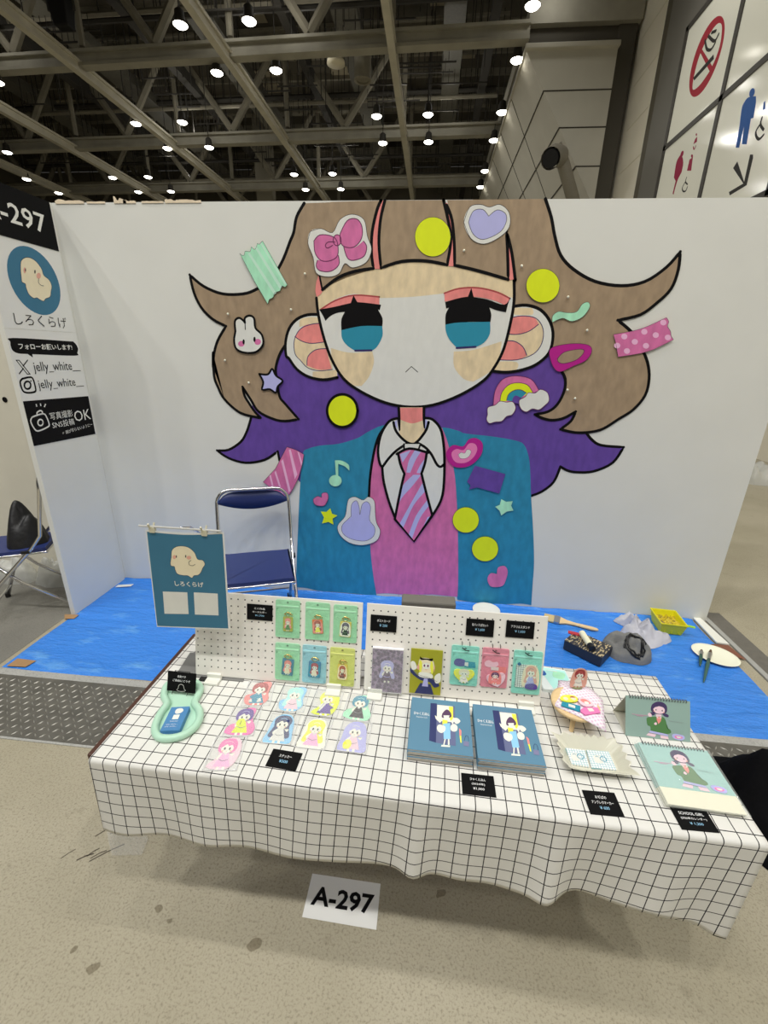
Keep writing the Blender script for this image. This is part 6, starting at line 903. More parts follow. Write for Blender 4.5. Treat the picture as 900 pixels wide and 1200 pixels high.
for i,(x,y,h,d,pd,rz,lb) in enumerate(ST):
    t=thing('sticker_pack',lb+' on the checked cloth','sticker',(x,y,TT+.0004*(i%3)+.0002),(0,0,rz),'stickers in clear sleeves')
    mb=MB(); n=16; w_,h_=.094,.116
    ex_=[]
    if i==1: ex_=[('yellow',[(-.2,-.12),(-.16,.04),(.02,.06),(.08,-.08),(-.04,-.2)]),('black',[(-.05,0),(-.06,-.14)],.02)]
    if i==8: ex_=[('yel',[(-.30,-.30),(-.24,-.16),(-.1,-.14),(-.02,-.26),(-.08,-.40),(-.24,-.42)])]
    if i==0: ex_=[('white',[(-.3,-.34),(-.22,-.24),(-.16,-.36)]),('white',[(.0,-.36),(.08,-.2),(.16,-.34)]),('blue',[(-.3,-.16),(-.1,-.04),(.06,-.16),(-.1,-.26)])]
    if i==5: ex_=[('purple',[(-.16,-.42,1),(-.02,-.02,1),(.30,-.16,1),(.06,-.36)]),('white',[(-.06,.0),(.02,.0),(-.14,-.3),(-.2,-.3)])]
    F=[(pd,PADS[i%3] if i not in(4,8,6) else [(-.44,-.46),(-.40,-.1),(-.36,.25),(-.15,.46),(.2,.46),(.36,.25),(.42,-.1),(.44,-.44),(0,-.48)])]+figure(h,d,ex_,pad=None,tails=i in(3,4,6,8))
    art('printed_sticker',scaled(F,w_*.97,h_*.99),frame((0,0,.0012),(1,0,0),(0,1,0)),t,world=False,sub=3,step=.00006,off=.0001)
    mb=MB(); vs=[]
    for j in range(n+1):
        for k in range(n+1): vs.append(((k/n-.5)*w_,(j/n-.5)*h_,.0034+.0028*noise.noise(Vector((k*.55,j*.4,i*3.1))) if 1<k<n-1 and 1<j<n-1 else .0012))
    mb.add(vs,[(j*(n+1)+k,j*(n+1)+k+1,(j+1)*(n+1)+k+1,(j+1)*(n+1)+k) for j in range(n) for k in range(n)]); mb.build('clear_sleeve',M_film,t,smooth=True)
    mb=MB()
    for cx_,cy_,a_,b_ in ((0,h_/2-.0015,w_,.003),(0,-h_/2+.0015,w_,.003),(w_/2-.0015,0,.003,h_),(-w_/2+.0015,0,.003,h_)): mb.box((cx_,cy_,.0020),(a_,b_,.0004))
    mb.build('sleeve_seam',M_seam,t)
def card_table(c,w_,h_,rz,label,lines):
    t=thing('price_card',label,'price card',(c[0],c[1],TT),(0,0,rz),'black price cards')
    mb=MB(); mb.box((0,0,.001),(w_,h_,.0014)); cd_=mb.build('card',M_blk,t)
    wr(cd_,lines,w_,h_,frame((0,0,.0020),(1,0,0),(0,1,0)))
card_table((2.0700,-2.1090),.0885,.058,-.06,'black price card for stickers in front of the dark blue haired sticker',[('ステッカー',1,.42),('¥300',0,.28)])
card_table((2.6110,-2.1222),.088,.062,-.0,'black price card in front of the two blue book piles',[('ひゃくえほん',1,.48),('(2024年)',1,.40),('¥1,000',1,.34)])
card_table((2.9290,-2.1362),.084,.066,.02,'black price card in front of the wavy white dish',[('おぢぱの',1,.34),('アンブレラマーカー',1,.66),('¥ 600',0,.28)])
card_table((3.1445,-2.1535),.089,.058,.02,'black price card in front of the lying calendar',[('SCHOOL GIRL',1,.68),('(2026年カレンダー)',1,.70),('¥ 1,200',0,.36)])
# ---- two piles of blue picture books
def book(): 
    r=thing('picture_book','blue picture book','book',group='blue picture books in two piles')
    mb=MB(); mb.box((0,0,.0024),(.1815,.2018,.0044)); mb.build('pages',M_pg,r)
    mb=MB(); mb.box((0,0,.0048),(.1822,.2022,.0003)); mb.box((-.0914,0,.0025),(.0008,.2022,.0048)); mb.build('cover',M_bb,r); return r
bk=book(); OX,OY=2.509,-1.9707
cover_art=[(s[0],[(p[0]-OX,p[1]-OY)+tuple(p[2:]) for p in s[1]])+tuple(s[2:]) for s in BOOK_ART]
ca=art('cover_picture',cover_art,frame((0,0,.0051),(1,0,0),(0,1,0)),bk,world=False,step=.00005,off=.0001)
text('cover_title','ひゃくえほん',frame((-.082,.028,.0051),(1,0,0),(0,1,0)),bk,width=.048,height=.0125,m=M_chalk,world=False,bold=.02,z=.0003)
text('cover_title','illustration book',frame((-.074,.018,.0051),(1,0,0),(0,1,0)),bk,width=.034,height=.005,m=M_chalk,world=False,z=.0003)
first=True
for pi,(cx_,cy_,a0,nm) in enumerate(((2.5095,-1.969,-.022,'left'),(2.7050,-1.975,-.012,'right'))):
    for i in range(8):
        if first: o=bk; first=False
        else: o=copy_tree(bk)
        place(o,(cx_+.0012*math.sin(i*2.2+pi),cy_+.0015*math.cos(i*1.7),TT+.0052*i),(0,0,a0+.006*math.sin(i*1.3+pi)))
        o['label']='blue picture book on top of the %s pile, doorway picture on its cover'%nm if i==7 else 'blue picture book inside the %s of the two piles'%nm
# ---- wooden stand with gingham cloth
t=thing('display_stand','round pale wooden display stand carrying a gingham cloth and small goods','stand',(2.94,-1.838,TT))
mb=MB(); mb.lathe([(0,.054),(.066,.054),(.073,.059),(.073,.066),(.067,.070),(0,.070)],n=36,c=(2.934,-1.852,TT)); mb.build('round_top',M_wood,t,world=True,smooth=False,bevel=.001)
for a in (-1.9,.3,2.2):
    mb=MB(); mb.tube([(2.934+.052*math.cos(a),-1.852+.052*math.sin(a),TT),(2.934+.040*math.cos(a),-1.852+.040*math.sin(a),TT+.056)],[.007,.009],8); mb.build('leg',M_wood,t,world=True)
P=spline([(p[0],p[1],1) for p in GINGP],True,1)
mb=MB(); n=len(P); cx_,cy_=2.945,-1.84; vs=[];uv=[]; rings=5
for r_ in range(rings+1):
    for p in P:
        f_=r_/rings; x=cx_+(p[0]-cx_)*f_; y=cy_+(p[1]-cy_)*f_; d=math.hypot(x-2.934,y+1.852); z=TT+.0725-max(0,d-.070)*.28+.0012*math.sin(x*90)*math.cos(y*80)
        vs.append((x,y,z)); uv.append(((x*math.cos(.35)+y*math.sin(.35))/.10,(-x*math.sin(.35)+y*math.cos(.35))/.10))
mb.add(vs,[(r_*n+i,r_*n+(i+1)%n,(r_+1)*n+(i+1)%n,(r_+1)*n+i) for r_ in range(rings) for i in range(n)]); mb.uv=uv
o=mb.build('gingham_cloth',M_ging,smooth=True,origin=(2.945,-1.84,TT+.06)); tag(o,'lilac and white gingham cloth on the round wooden stand','cloth'); s2=o.modifiers.new('t','SOLIDIFY'); s2.thickness=.001
def chip(name,label,cat,shapes,z,th=.003):
    t=thing(name,label,cat,(shapes[0][1][0][0],shapes[0][1][0][1],z))
    mb=MB(); mb.prism(spline(shapes[0][1],True,3),z,z+th); mb.build('backing',pm(shapes[0][0]),t,world=True)
    if len(shapes)>1: art('printed_picture',shapes[1:],frame((0,0,z+th),(1,0,0),(0,1,0)),t,off=.0002)
    return t
zc=TT+.0745
def sh(F,dx,dy): return [(s[0],[(p[0]+dx,p[1]+dy)+tuple(p[2:]) for p in s[1]])+tuple(s[2:]) for s in F]
chip('badge_card','teal card with a yellow round badge at the left of the gingham cloth','badge',[('blue',[(2.880,-1.882,1),(2.890,-1.862,1),(2.940,-1.877,1),(2.932,-1.901,1)])]+[('white',[(2.905,-1.872,1),(2.924,-1.878,1),(2.920,-1.890,1),(2.902,-1.884,1)])],zc)
chip('round_badge','yellow badge with two faces above the teal card','badge',[('yel',[(2.940,-1.854),(2.928,-1.864),(2.906,-1.868),(2.888,-1.864),(2.884,-1.854),(2.895,-1.842),(2.917,-1.836),(2.936,-1.840)]),('cream',[(2.893,-1.853),(2.903,-1.847),(2.909,-1.856),(2.900,-1.862)]),('cream',[(2.917,-1.850),(2.928,-1.846),(2.934,-1.853),(2.924,-1.860)]),('dkcoral',[(2.914,-1.848),(2.924,-1.842),(2.934,-1.846),(2.924,-1.848)])],zc+.0035)
chip('badge_card','magenta card with a white square at the front of the gingham cloth','badge',[('pinkm',[(2.930,-1.897,1),(2.949,-1.881,1),(2.992,-1.877,1),(2.993,-1.897,1),(2.943,-1.912,1)]),('white',[(2.957,-1.884,1),(2.973,-1.882,1),(2.976,-1.894,1),(2.960,-1.897,1)])],zc)
chip('heart_badge','pale pink heart badge above the magenta card','badge',[('pinkf',[(2.938,-1.851),(2.953,-1.843),(2.970,-1.848),(2.982,-1.866),(2.977,-1.876),(2.955,-1.880),(2.942,-1.872)]),('coral',[(2.946,-1.853),(2.962,-1.850),(2.974,-1.864),(2.966,-1.870),(2.950,-1.864)]),('skin',[(2.955,-1.862),(2.965,-1.860),(2.968,-1.868),(2.958,-1.871)])],zc+.0035)
t=thing('acrylic_figure','small clear acrylic figure of a brown haired character at the back of the gingham cloth','figurine',(2.955,-1.79,zc),(0,0,.1))
mb=MB(); mb.prism(spline([(-.022,.004),(-.025,.03),(-.018,.068),(0,.078),(.018,.068),(.026,.035),(.018,.004)],True,3),0,.003,M=XZ); mb.build('clear_plate',film('acrylic',(.9,.9,.9,1),.25,.05,.0,1),t)
art('printed_figure',scaled(figure('dkcoral','pap',pad='cheek',tails=False),.058,.078,0,.040),XZ@Matrix.Translation((0,0,.0035)),t,world=False,sub=2,step=.0001)
mb=MB(); mb.lathe([(.018,0),(.018,.003)],n=18,sy=.6); mb.build('base',mat('olive_acrylic',rgb(120,124,88,1.2),.2),t)
t=thing('mint_leaflet','mint green illustrated leaflet lying behind the gingham cloth','leaflet',(2.92,-1.67,TT))
mb=MB(); mb.prism([(2.8697,-1.7381),(2.902,-1.7395),(2.9754,-1.682),(2.9726,-1.6281),(2.8697,-1.612)],TT,TT+.012); mb.build('sheets',mat('pale_mint_paper',rgb(206,226,216,1.4),.5),t,world=True)
art('printed_picture',[('aqua',[(2.875,-1.62,1),(2.970,-1.633,1),(2.972,-1.680,1),(2.905,-1.733,1)]),('wayblue',[(2.878,-1.645),(2.892,-1.640),(2.898,-1.660),(2.884,-1.668)]),('mint',[(2.93,-1.64),(2.965,-1.65),(2.95,-1.68),(2.92,-1.67)]),('white',[(2.90,-1.635),(2.94,-1.642)],.003)],frame((0,0,TT+.0122),(1,0,0),(0,1,0)),t)
# ---- wavy dish
t=thing('wavy_dish','white rectangular dish with a wavy rim and pointed corners','dish',(2.94,-2.005,TT))
def wavy(fr,w0,d0,amp,z,spike):
    P=[];N=96
    for i in range(N):
        a=2*PI*i/N; ca,sa=math.cos(a),math.sin(a); e=5.5
        r_=(abs(ca/w0)**e+abs(sa/d0)**e)**(-1/e); r_*=1+amp*math.sin(a*22)
        k=max(0,math.cos(2*(a-math.atan2(d0,w0)))) if False else 0
        x,y=r_*ca,r_*sa
        for cxs,cys in ((1,-1),(-1,1)):
            dd=math.hypot(x-cxs*w0,y-cys*d0); q=math.exp(-(dd/.014)**2)*spike; x+=cxs*q; y+=cys*q*.8
        P.append((2.943+x,-2.006+y+.0*x,z+.0028*math.sin(a*22)*(amp>0)))
    return P
R1=wavy(1,.068,.037,0,TT+.0015,0); R2=wavy(1,.092,.063,.05,TT+.030,.024); R0=wavy(1,.066,.035,0,TT+.004,0); R3=wavy(1,.089,.060,.05,TT+.030,.023)
mb=MB(); N=96; vs=R1+R2+R3+R0; fs=[tuple(range(N))[::-1],tuple(3*N+i for i in range(N))]
for k in range(3): fs+=[(k*N+i,k*N+(i+1)%N,(k+1)*N+(i+1)%N,(k+1)*N+i) for i in range(N)]
mb.add(vs,fs); mb.build('dish',mat('white_ceramic',rgb(200,198,182,1.2),.3),t,world=True,smooth=False)
for nm,P,l in (('l',[(2.878,-1.978),(2.932,-1.980),(2.926,-2.036),(2.880,-2.032)],'left'),('r',[(2.937,-1.978),(3.000,-1.976),(3.000,-2.036),(2.932,-2.038)],'right')):
    t=thing('marker_pack','%s pale grid patterned card pack lying in the wavy white dish'%l,'card pack',(P[0][0],P[0][1],TT+.006),group='grid card packs in the wavy dish')
    mb=MB(); mb.prism(P,TT+.0055,TT+.010); o=mb.build('card',M_pack,t,world=True); u=o.data.uv_layers.new(name='UVMap')
    for lo in o.data.loops: co=o.data.vertices[lo.vertex_index].co; u.data[lo.index].uv=(co.x/.0075,co.y/.0075)
    cx_=sum(p[0] for p in P)/4; cy_=sum(p[1] for p in P)/4
    art('printed_charms',[('white',[(cx_-.018,cy_-.012),(cx_-.016,cy_+.010),(cx_+.0,cy_+.012),(cx_+.004,cy_-.010)]),('blue',[(cx_+.008+.009*math.cos(i*PI/4),cy_+.002+.008*math.sin(i*PI/4)) for i in range(9)],.002),('blue',[(cx_-.012,cy_+.006),(cx_-.008,cy_+.010),(cx_-.004,cy_+.006)],.0015)],frame((0,0,TT+.0102),(1,0,0),(0,1,0)),t,off=.0003,step=.0002)
# ---- calendars
CAL=[('hairp',[(0.0747,0.0814),(0.0756,0.0977),(0.0855,0.1078),(0.0980,0.1115),(0.1115,0.1090),(0.1205,0.0997),(0.1205,0.0834),(0.1138,0.0765),(0.1025,0.0732),(0.0868,0.0741)]),
('hairp',[(0.0675,0.0732),(0.0756,0.0773),(0.0855,0.0757),(0.0837,0.0692),(0.0738,0.0684)]),
('hairp',[(0.1079,0.0757),(0.1183,0.0773),(0.1259,0.0724),(0.1232,0.0667),(0.1124,0.0692)]),
('pinkf',[(0.0648,0.0708),(0.0702,0.0753),(0.0756,0.0708),(0.0756,0.0631),(0.0684,0.0635)]),
('pinkf',[(0.0891,0.0732,1),(0.1048,0.0732,1),(0.1048,0.0631,1),(0.0882,0.0631,1)]),
('green',[(0.0612,0.0529),(0.0630,0.0602),(0.0720,0.0631),(0.0837,0.0651,1),(0.1025,0.0671,1),(0.1124,0.0643),(0.1183,0.0529),(0.1205,0.0366),(0.1304,0.0301),(0.1322,0.0212),(0.1205,0.0163,1),(0.0733,0.0212,1),(0.0720,0.0346),(0.0643,0.0374)]),
('dkgreen',[(0.1183,0.0488),(0.1196,0.0358),(0.1259,0.0285)]),
('coral',[(0.0900,0.0659,1),(0.1052,0.0659,1),(0.1025,0.0529,1),(0.0958,0.0439,1),(0.0913,0.0549,1)]),
('white',[(0.0918,0.0671,1),(0.0971,0.0602,1),(0.0900,0.0627,1)]),
('white',[(0.1025,0.0671,1),(0.0980,0.0602,1),(0.1052,0.0635,1)]),
('pinkf',[(0.0828,0.0439),(0.0882,0.0488),(0.0918,0.0439),(0.0873,0.0399)]),
('lav',[(0.0720,0.0220,1),(0.1214,0.0163,1),(0.1250,0.0102,1),(0.0675,0.0163,1)]),
('gray',[(0.0675,0.0163,1),(0.1250,0.0102,1),(0.1241,0.0085,1),(0.0666,0.0142,1)]),
('pinkf',[(0.0666,0.0142,1),(0.0891,0.0122,1),(0.0855,0.0041,1),(0.0598,0.0073,1)]),
('pinkf',[(0.1007,0.0114,1),(0.1232,0.0094,1),(0.1259,0.0016,1),(0.1025,0.0024,1)]),
('pinkf',[(0.0801,0.0895),(0.0855,0.0956),(0.0980,0.0977),(0.1106,0.0944),(0.1142,0.0863),(0.1097,0.0781),(0.0980,0.0749),(0.0855,0.0781)]),
('hairp',[(0.0774,0.0854),(0.0783,0.0977),(0.0882,0.1058),(0.0989,0.1082),(0.1106,0.1050),(0.1169,0.0956),(0.1169,0.0854),(0.1106,0.0944),(0.1025,0.0985),(0.0989,0.1050),(0.0962,0.0977),(0.0855,0.0936)]),
('white',[(0.0855,0.0863),(0.0882,0.0887),(0.0918,0.0863),(0.0891,0.0830)]),
('plum',[(0.0864,0.0863),(0.0886,0.0883),(0.0904,0.0863),(0.0886,0.0838)]),
('white',[(0.1034,0.0854),(0.1061,0.0883),(0.1097,0.0854),(0.1066,0.0826)]),
('plum',[(0.1043,0.0854),(0.1066,0.0879),(0.1084,0.0854),(0.1066,0.0830)]),
('cheek',[(0.0810,0.0830),(0.0846,0.0830),(0.0846,0.0806),(0.0810,0.0806)]),
('cheek',[(0.1097,0.0814),(0.1133,0.0814),(0.1124,0.0789),(0.1097,0.0789)]),
('lav',[(0.1349,0.0163),(0.1430,0.0203),(0.1565,0.0195),(0.1691,0.0163),(0.1709,0.0081),(0.1610,0.0024),(0.1453,0.0041),(0.1367,0.0081)]),
('pinkm',[(0.1430,0.0142),(0.1565,0.0155),(0.1655,0.0102),(0.1543,0.0061),(0.1439,0.0081)]),
('white',[(0.1466,0.0130),(0.1565,0.0138),(0.1610,0.0102),(0.1520,0.0081)]),('pinkm',[(0.0180,0.0667),(0.0418,0.0659),(0.0630,0.0667)],0.0009),('pinkm',[(0.0306,0.0635),(0.0508,0.0627)],0.0009),('gray',[(0.1250,0.0570),(0.1475,0.0557),(0.1664,0.0545)],0.0007)]
def calendar_art(par,M,sx=1,sy=1): 
    art('printed_picture',[(s[0],[(p[0]*sx,p[1]*sy)+tuple(p[2:]) for p in s[1]])+tuple(s[2:]) for s in CAL],M,par,world=False,step=.00005,off=.0001,sub=3)
def coil(par,M,w_):
    for i in range(21):
        x=.012+(w_-.024)*i/20; mb=MB(); mb.tube([M@Vector((x,-.001+.0048*math.cos(k*PI/3),.001+.0048*math.sin(k*PI/3))) for k in range(6)],.0013,4,closed=True)
        mb.build('binding_ring',mat('ring_metal',rgb(96,98,100,1.2),.4,.3),par)
M_aq=mat('aqua_print',rgb(132,156,148,1.4),.4)
t=thing('desk_calendar','pale green desk calendar standing upright, girl in green cardigan on it','calendar',(3.0795,-1.897,TT),(0,0,-.01),'desk calendars with a girl picture')
L_=.118; ang=math.atan2(.052,.106); w_=.188
Mf=Matrix.Rotation(-ang,4,'X')@frame((0,0,0),(1,0,0),(0,0,1),(0,-1,0))
mb=MB(); mb.prism([(0,0),(w_,0),(w_,L_),(0,L_)],0,.003,M=Mf); mb.build('front_sheet',M_aq,t)
a2=math.atan2(.05,.106); Mb=Matrix.Translation((0,.100,0))@Matrix.Rotation(a2,4,'X')@frame((0,0,0),(1,0,0),(0,0,1),(0,-1,0))
mb=MB(); mb.prism([(0,0),(w_,0),(w_,L_-.004),(0,L_-.004)],0,.002,M=Mb); mb.build('back_board',mat('grey_board',rgb(186,184,170,1.3),.7),t)
mb=MB(); mb.box((w_/2,.05,.001),(w_,.1,.002)); mb.build('base_board',MATS['grey_board'],t)
calendar_art(t,Mf@Matrix.Translation((0,0,.0031)),1.0,.98); coil(t,Mf@Matrix.Translation((0,L_,.001)),w_)
for k in range(3):
    t=thing('desk_calendar','x','calendar',(3.0890+.0015*k,-2.0755-.002*k,TT+.0062*k),(0,0,-.014-.012*k),'desk calendars with a girl picture')
    mb=MB(); mb.prism([(0,0),(.190,0),(.190,.142),(0,.142)],.0008,.0042); mb.build('front_sheet',mat('aqua_print_light',rgb(150,190,186,1.3),.3),t)
    mb=MB(); mb.prism([(.001,-.050),(.187,-.050),(.189,.0),(.0,.0)],.0006,.003); mb.build('cream_flap',mat('cream_board',rgb(214,210,190,1.4),.6),t)
    if k==2: calendar_art(t,frame((0,0,.0043),(1,0,0),(-.0,1,0)),1.01,1.17); coil(t,frame((0,.142,.003),(1,0,0),(0,1,0)),.190)
    mb=MB(); mb.prism([(-.006,-.055),(.194,-.055),(.196,.146),(-.005,.146)],.0050,.0053); mb.build('clear_sleeve',M_filmg,t)
    t['label']='pale aqua desk calendar lying in a clear sleeve, '+['bottom','middle','top'][k]+' one of its pile'
# ---------------------------------------------------------------- exhibition hall beyond the wall
M_st=mat('roof_steel',rgb(118,115,104,BS),.65,var=.12,vscale=1.5); M_st2=mat('brace_steel',rgb(98,94,82,BS),.7,var=.15,vscale=2); M_deck=mat('roof_deck',rgb(64,60,50,BS),.85,var=.35,vscale=.5,stretch=(1,.4,1))
M_gird=mat('girder_steel',rgb(150,146,132,BS),.6,var=.1,vscale=1.5)
M_dk=mat('dark_service',rgb(40,38,34,BS),.8)
def yb(y0,x): return y0-.032*(x+2.6)
def ibeam(mb,a,b,h,w):
    a=Vector(a);b=Vector(b); d=(b-a); L=d.length; rz=math.atan2(d.y,d.x); c=(a+b)/2
    mb.box((c.x,c.y,c.z),(L,w*.35,h),rz=rz)
    for s_ in (-1,1): mb.box((c.x,c.y,c.z+s_*h/2),(L,w,.10),rz=rz)
mb=MB(); mb.box((-9,13,17.6),(60,62,.2)); struct('ceiling',mb,M_deck)
rows=[(10.9,'closest overhead'),(17.75,'nearest'),(24.75,'second'),(31.6,'third'),(38.4,'farthest')]
for k,(y0,nm) in enumerate(rows):
    t=thing('roof_truss','grey steel roof truss with V shaped braces across the hall, %s one'%nm,'truss',(-9,y0,12.6))
    xr=8 if k<1 else 5.2
    mb=MB(); ibeam(mb,(-33,yb(y0,-33),12.5),(xr,yb(y0,xr),12.5),.42,.42); mb.build('bottom_chord',M_st,t,world=True)
    mb=MB(); ibeam(mb,(-33,yb(y0,-33),16.6),(xr,yb(y0,xr),16.6),.4,.4); mb.build('top_chord',M_st2,t,world=True)
    for i in range(-5,2):
        xb=.35+6.12*i; xm=xb-3.06
        if xb>6: continue
        for x2 in (xb-6.12,xb):
            if x2<-32 : continue
            mb=MB(); mb.tube([(xm,yb(y0,xm),12.85),(x2+(.25 if x2<xm else -.25),yb(y0,x2),16.5)],.17,6); mb.build('brace',M_st2,t,world=True)
        mb=MB(); mb.tube([(xb,yb(y0,xb),12.9),(xb,yb(y0,xb),16.5)],.13,6); mb.build('brace',M_st2,t,world=True)
for i,(xb,nm) in enumerate([(.35,'right of centre, nearly overhead'),(-5.88,'second from the right'),(-12.15,'crossing the upper left corner'),(-18.2,'at the far left edge'),(-24.4,'lowest at the left')]):
    mb=MB(); ibeam(mb,(xb,5,12.22),(xb+.16,42,12.22),.34,.26); o=mb.build('roof_girder',M_gird,origin=(xb,20,12.2)); tag(o,'long grey steel roof girder running away into the hall, '+nm,'girder')
# purlins, ducts and hanging services under the deck
for j in range(17):
    y=10+j*2.0; mb=MB(); mb.box((-9,y,17.35),(48,.16,.3)); o=mb.build('purlin',M_st2,bpy.data.objects['ceiling'],)
for j,(y,z,r_) in enumerate([(14.2,14.6,.10),(15.6,15.2,.07),(19.2,14.0,.09),(20.6,15.0,.12),(22.0,14.4,.06),(26.2,14.2,.09),(27.6,15.1,.12),(29.0,14.1,.07),(33.4,14.3,.10),(35.2,13.8,.08),(37,14.0,.10),(12.9,15.0,.09)]):
    mb=MB(); mb.tube([(-32,y,z),(5,y-.9,z)],r_,6); mb.build('service_pipe',M_st2 if j%2 else M_dk,bpy.data.objects['ceiling'])
for j,(x,z,w_) in enumerate([(-2.0,15.4,1.1),(-4.4,14.9,.35),(2.6,15.2,.9),(4.2,14.7,.35),(-8.2,15.3,1.2),(-10.8,14.8,.4),(-14.6,15.2,1.1),(-16.8,14.8,.4),(-21,15.2,1.0)]):
    mb=MB(); mb.box((x,26,z),(w_,32,.45)); mb.build('air_duct',M_dk if j%2 else mat('duct_grey',rgb(70,68,60,BS),.6,var=.1),bpy.data.objects['ceiling'])
rnd=random.Random(9); mb=MB()
for i in range(420):
    x=rnd.uniform(-26,5); y=rnd.uniform(12,38); z0=rnd.uniform(13.1,15); mb.box((x,y,(17.5+z0)/2),(.035,.035,17.5-z0))
for i in range(90):
    x=rnd.uniform(-26,4); y=rnd.uniform(12,38); L=rnd.uniform(.8,3); z0=rnd.uniform(13.2,14.6); mb.box((x,y,z0),(L,.05,.05))
    for q in range(int(L/.25)): mb.box((x-L/2+q*.25,y,z0+.25),(.02,.02,.5))
tag(mb.build('hanger_rods',M_dk,origin=(-9,25,15)),'thin dark hanger rods and cable trays below the hall roof','hanger rods',kind='stuff')
for i in range(26):
    x=rnd.uniform(-24,4); y=rnd.uniform(14,36); mb=MB(); mb.box((x,y,17.42),(rnd.uniform(.8,1.8),rnd.uniform(.5,1.1),.06)); mb.build('roof_panel',mat('pale_roof_panel',rgb(120,112,92,BS),.8),bpy.data.objects['ceiling'])
# lamps
M_lamp=mat('lamp_glow',(1,.95,.84,1),emit=12.0)
A1=[(-24.4,'outermost left column'),(-18.4,'outer left pair, left one'),(-16.0,'outer left pair, right one'),(-6.53,'left centre pair, left one'),(-4.15,'left centre pair, right one'),(4.92,'column beside the slanted block')]
A2=[(-21.9,'outermost left column'),(-12.38,'left pair, left one'),(-10.02,'left pair, right one'),(-.68,'pair right of centre, left one'),(1.66,'pair right of centre, right one'),(4.92,'column beside the slanted block')]
def roof_fill(loc,p):   # added fill light near each lamp, brightens roof steel and beige wall
    l=bpy.data.lights.new('roof_fill_light','POINT'); l.energy=p; l.shadow_soft_size=.18; l.color=(1,.97,.90); o=bpy.data.objects.new('roof_fill_light',l); COL.objects.link(o); o.location=loc
lroot=None
for r_,(y,XS) in enumerate([(15.42,A1),(18.08,A1),(21.75,A2),(24.45,A2),(28.35,A1),(30.95,A1)]):
    for x,nm in XS:
        if r_<2 and x<-16.1: continue
        if lroot is None:
            t=thing('high_bay_lamp','lamp','ceiling lamp',group='glowing high bay lamps under the hall roof'); lroot=t
            mb=MB(); mb.lathe([(.08,.42),(.15,.36),(.17,.12),(.26,.0),(.25,.0),(.15,.12)],n=14); mb.build('housing',M_dk,t,smooth=True)
            mb=MB(); mb.lathe([(.03,-.06),(.17,-.05),(.23,.0),(.15,.02)],n=14); mb.build('lens',M_lamp,t,smooth=True)
            mb=MB(); mb.tube([(0,0,.42),(0,0,5.0)],.02,5); mb.build('hanger',M_dk,t)
        else: t=copy_tree(lroot)
        yy=y-.012*(x+2); place(t,(x,yy,12.0)); t['label']='glowing ceiling lamp in the %s row from the front, %s'%(['first','second','third','fourth','fifth','sixth'][r_],nm)
        if -17<x<4.9: area((x,yy,11.90),HP*LP,.36)
        if x>-17: roof_fill((x+.9,yy+1.2,13.3),FILL)
mb=MB(); mb.box((-10.1,33.5,8.5),(1.15,.8,17)); struct('trim_6',mb,mat('pillar',rgb(112,108,96,BS),.8))
t=thing('round_speaker','round pale ceiling speaker in front of the second truss','ceiling speaker',(-2.2,20.1,13.1)); mb=MB(); mb.lathe([(.05,.3),(.36,.1),(.38,0),(.02,0)],n=20); mb.build('cone',mat('cream_metal',rgb(170,164,144,BS),.5),t,smooth=True); mb=MB(); mb.tube([(0,0,.3),(0,0,4)],.03,5); mb.build('hanger',M_dk,t)
t=thing('round_speaker','dark cylindrical ceiling unit right of the pale speaker','ceiling speaker',(-1.2,20.9,12.9)); mb=MB(); mb.lathe([(.36,.9),(.36,.05),(.38,0),(.28,.0),(.27,.06),(.02,.08)],n=20); mb.build('drum',M_st2,t); mb=MB(); mb.tube([(0,0,.9),(0,0,4)],.03,5); mb.build('hanger',M_dk,t)
for loc,lb in (((-11.9,17.2,13.5),'dark moving spotlight hanging above the left of the wall'),((-1.6,14.6,14.2),'dark boxy spotlight hanging near the top of the picture')):
    t=thing('hall_spotlight',lb,'spotlight',loc); mb=MB(); mb.box((0,0,0),(.8,.6,1.0),taper=.7); mb.build('housing',M_rubber,t,bevel=.05); mb=MB(); mb.tube([(-.5,0,.9),(-.5,0,0)],.05,6); mb.tube([(-.5,0,.9),(.5,0,.9)],.05,6); mb.tube([(.5,0,.9),(.5,0,0)],.05,6); mb.tube([(0,0,.9),(0,0,3.2)],.05,6); mb.build('yoke',M_dk,t)
# far walls of the hall
mb=MB(); mb.box((-10,44,8.7),(60,.4,17.4)); struct('wall_far',mb,mat('far_wall',rgb(84,80,70,BS),.9,var=.15,vscale=.4))
mb=MB(); mb.box((-36,15,8.7),(.4,60,17.4)); struct('wall_hall_left',mb,MATS['far_wall'])
# slanted grey block on the right
M_blk2=mat('painted_panel',rgb(146,143,132,BS),.7,var=.04,vscale=1); M_cap=mat('block_cap',rgb(60,57,50,BS),.8); M_beige=mat('beige_wall',rgb(216,210,192,1.3),.7,var=.03,vscale=1); M_joint=mat('panel_joint',rgb(62,58,48,1),.9)
t=thing('slanted_block','grey panelled block with slanting underside and ledge above the right of the wall','wall block',(6.5,17.4,9))
YZ=frame((0,17.4,0),(1,0,0),(0,0,1),(0,-1,0))
mb=MB(); mb.prism([(5.15,11.95),(8.24,11.95),(8.24,7.25)],-18,0,M=YZ); mb.build('block',M_blk2,t,world=True)
mb=MB(); mb.box((6.68,26,12.03),(3.2,17.5,.16)); mb.build('ledge',M_blk2,t,world=True,bevel=.03)
for z in (10.82,9.74,8.56):
    x=5.15+(11.95-z)*.658; mb=MB(); mb.box(((x+8.24)/2,17.395,z),(8.24-x,.012,.04)); mb.box((x-.005,26,z),(.03,17.2,.05)); mb.build('joint',M_joint,t,world=True)
for y in (20.5,23.5,26.5): 
    mb=MB(); mb.tube([(5.15,y,11.95),(8.2,y+1.5,7.3)],.02,4); mb.build('joint',M_joint,t,world=True)
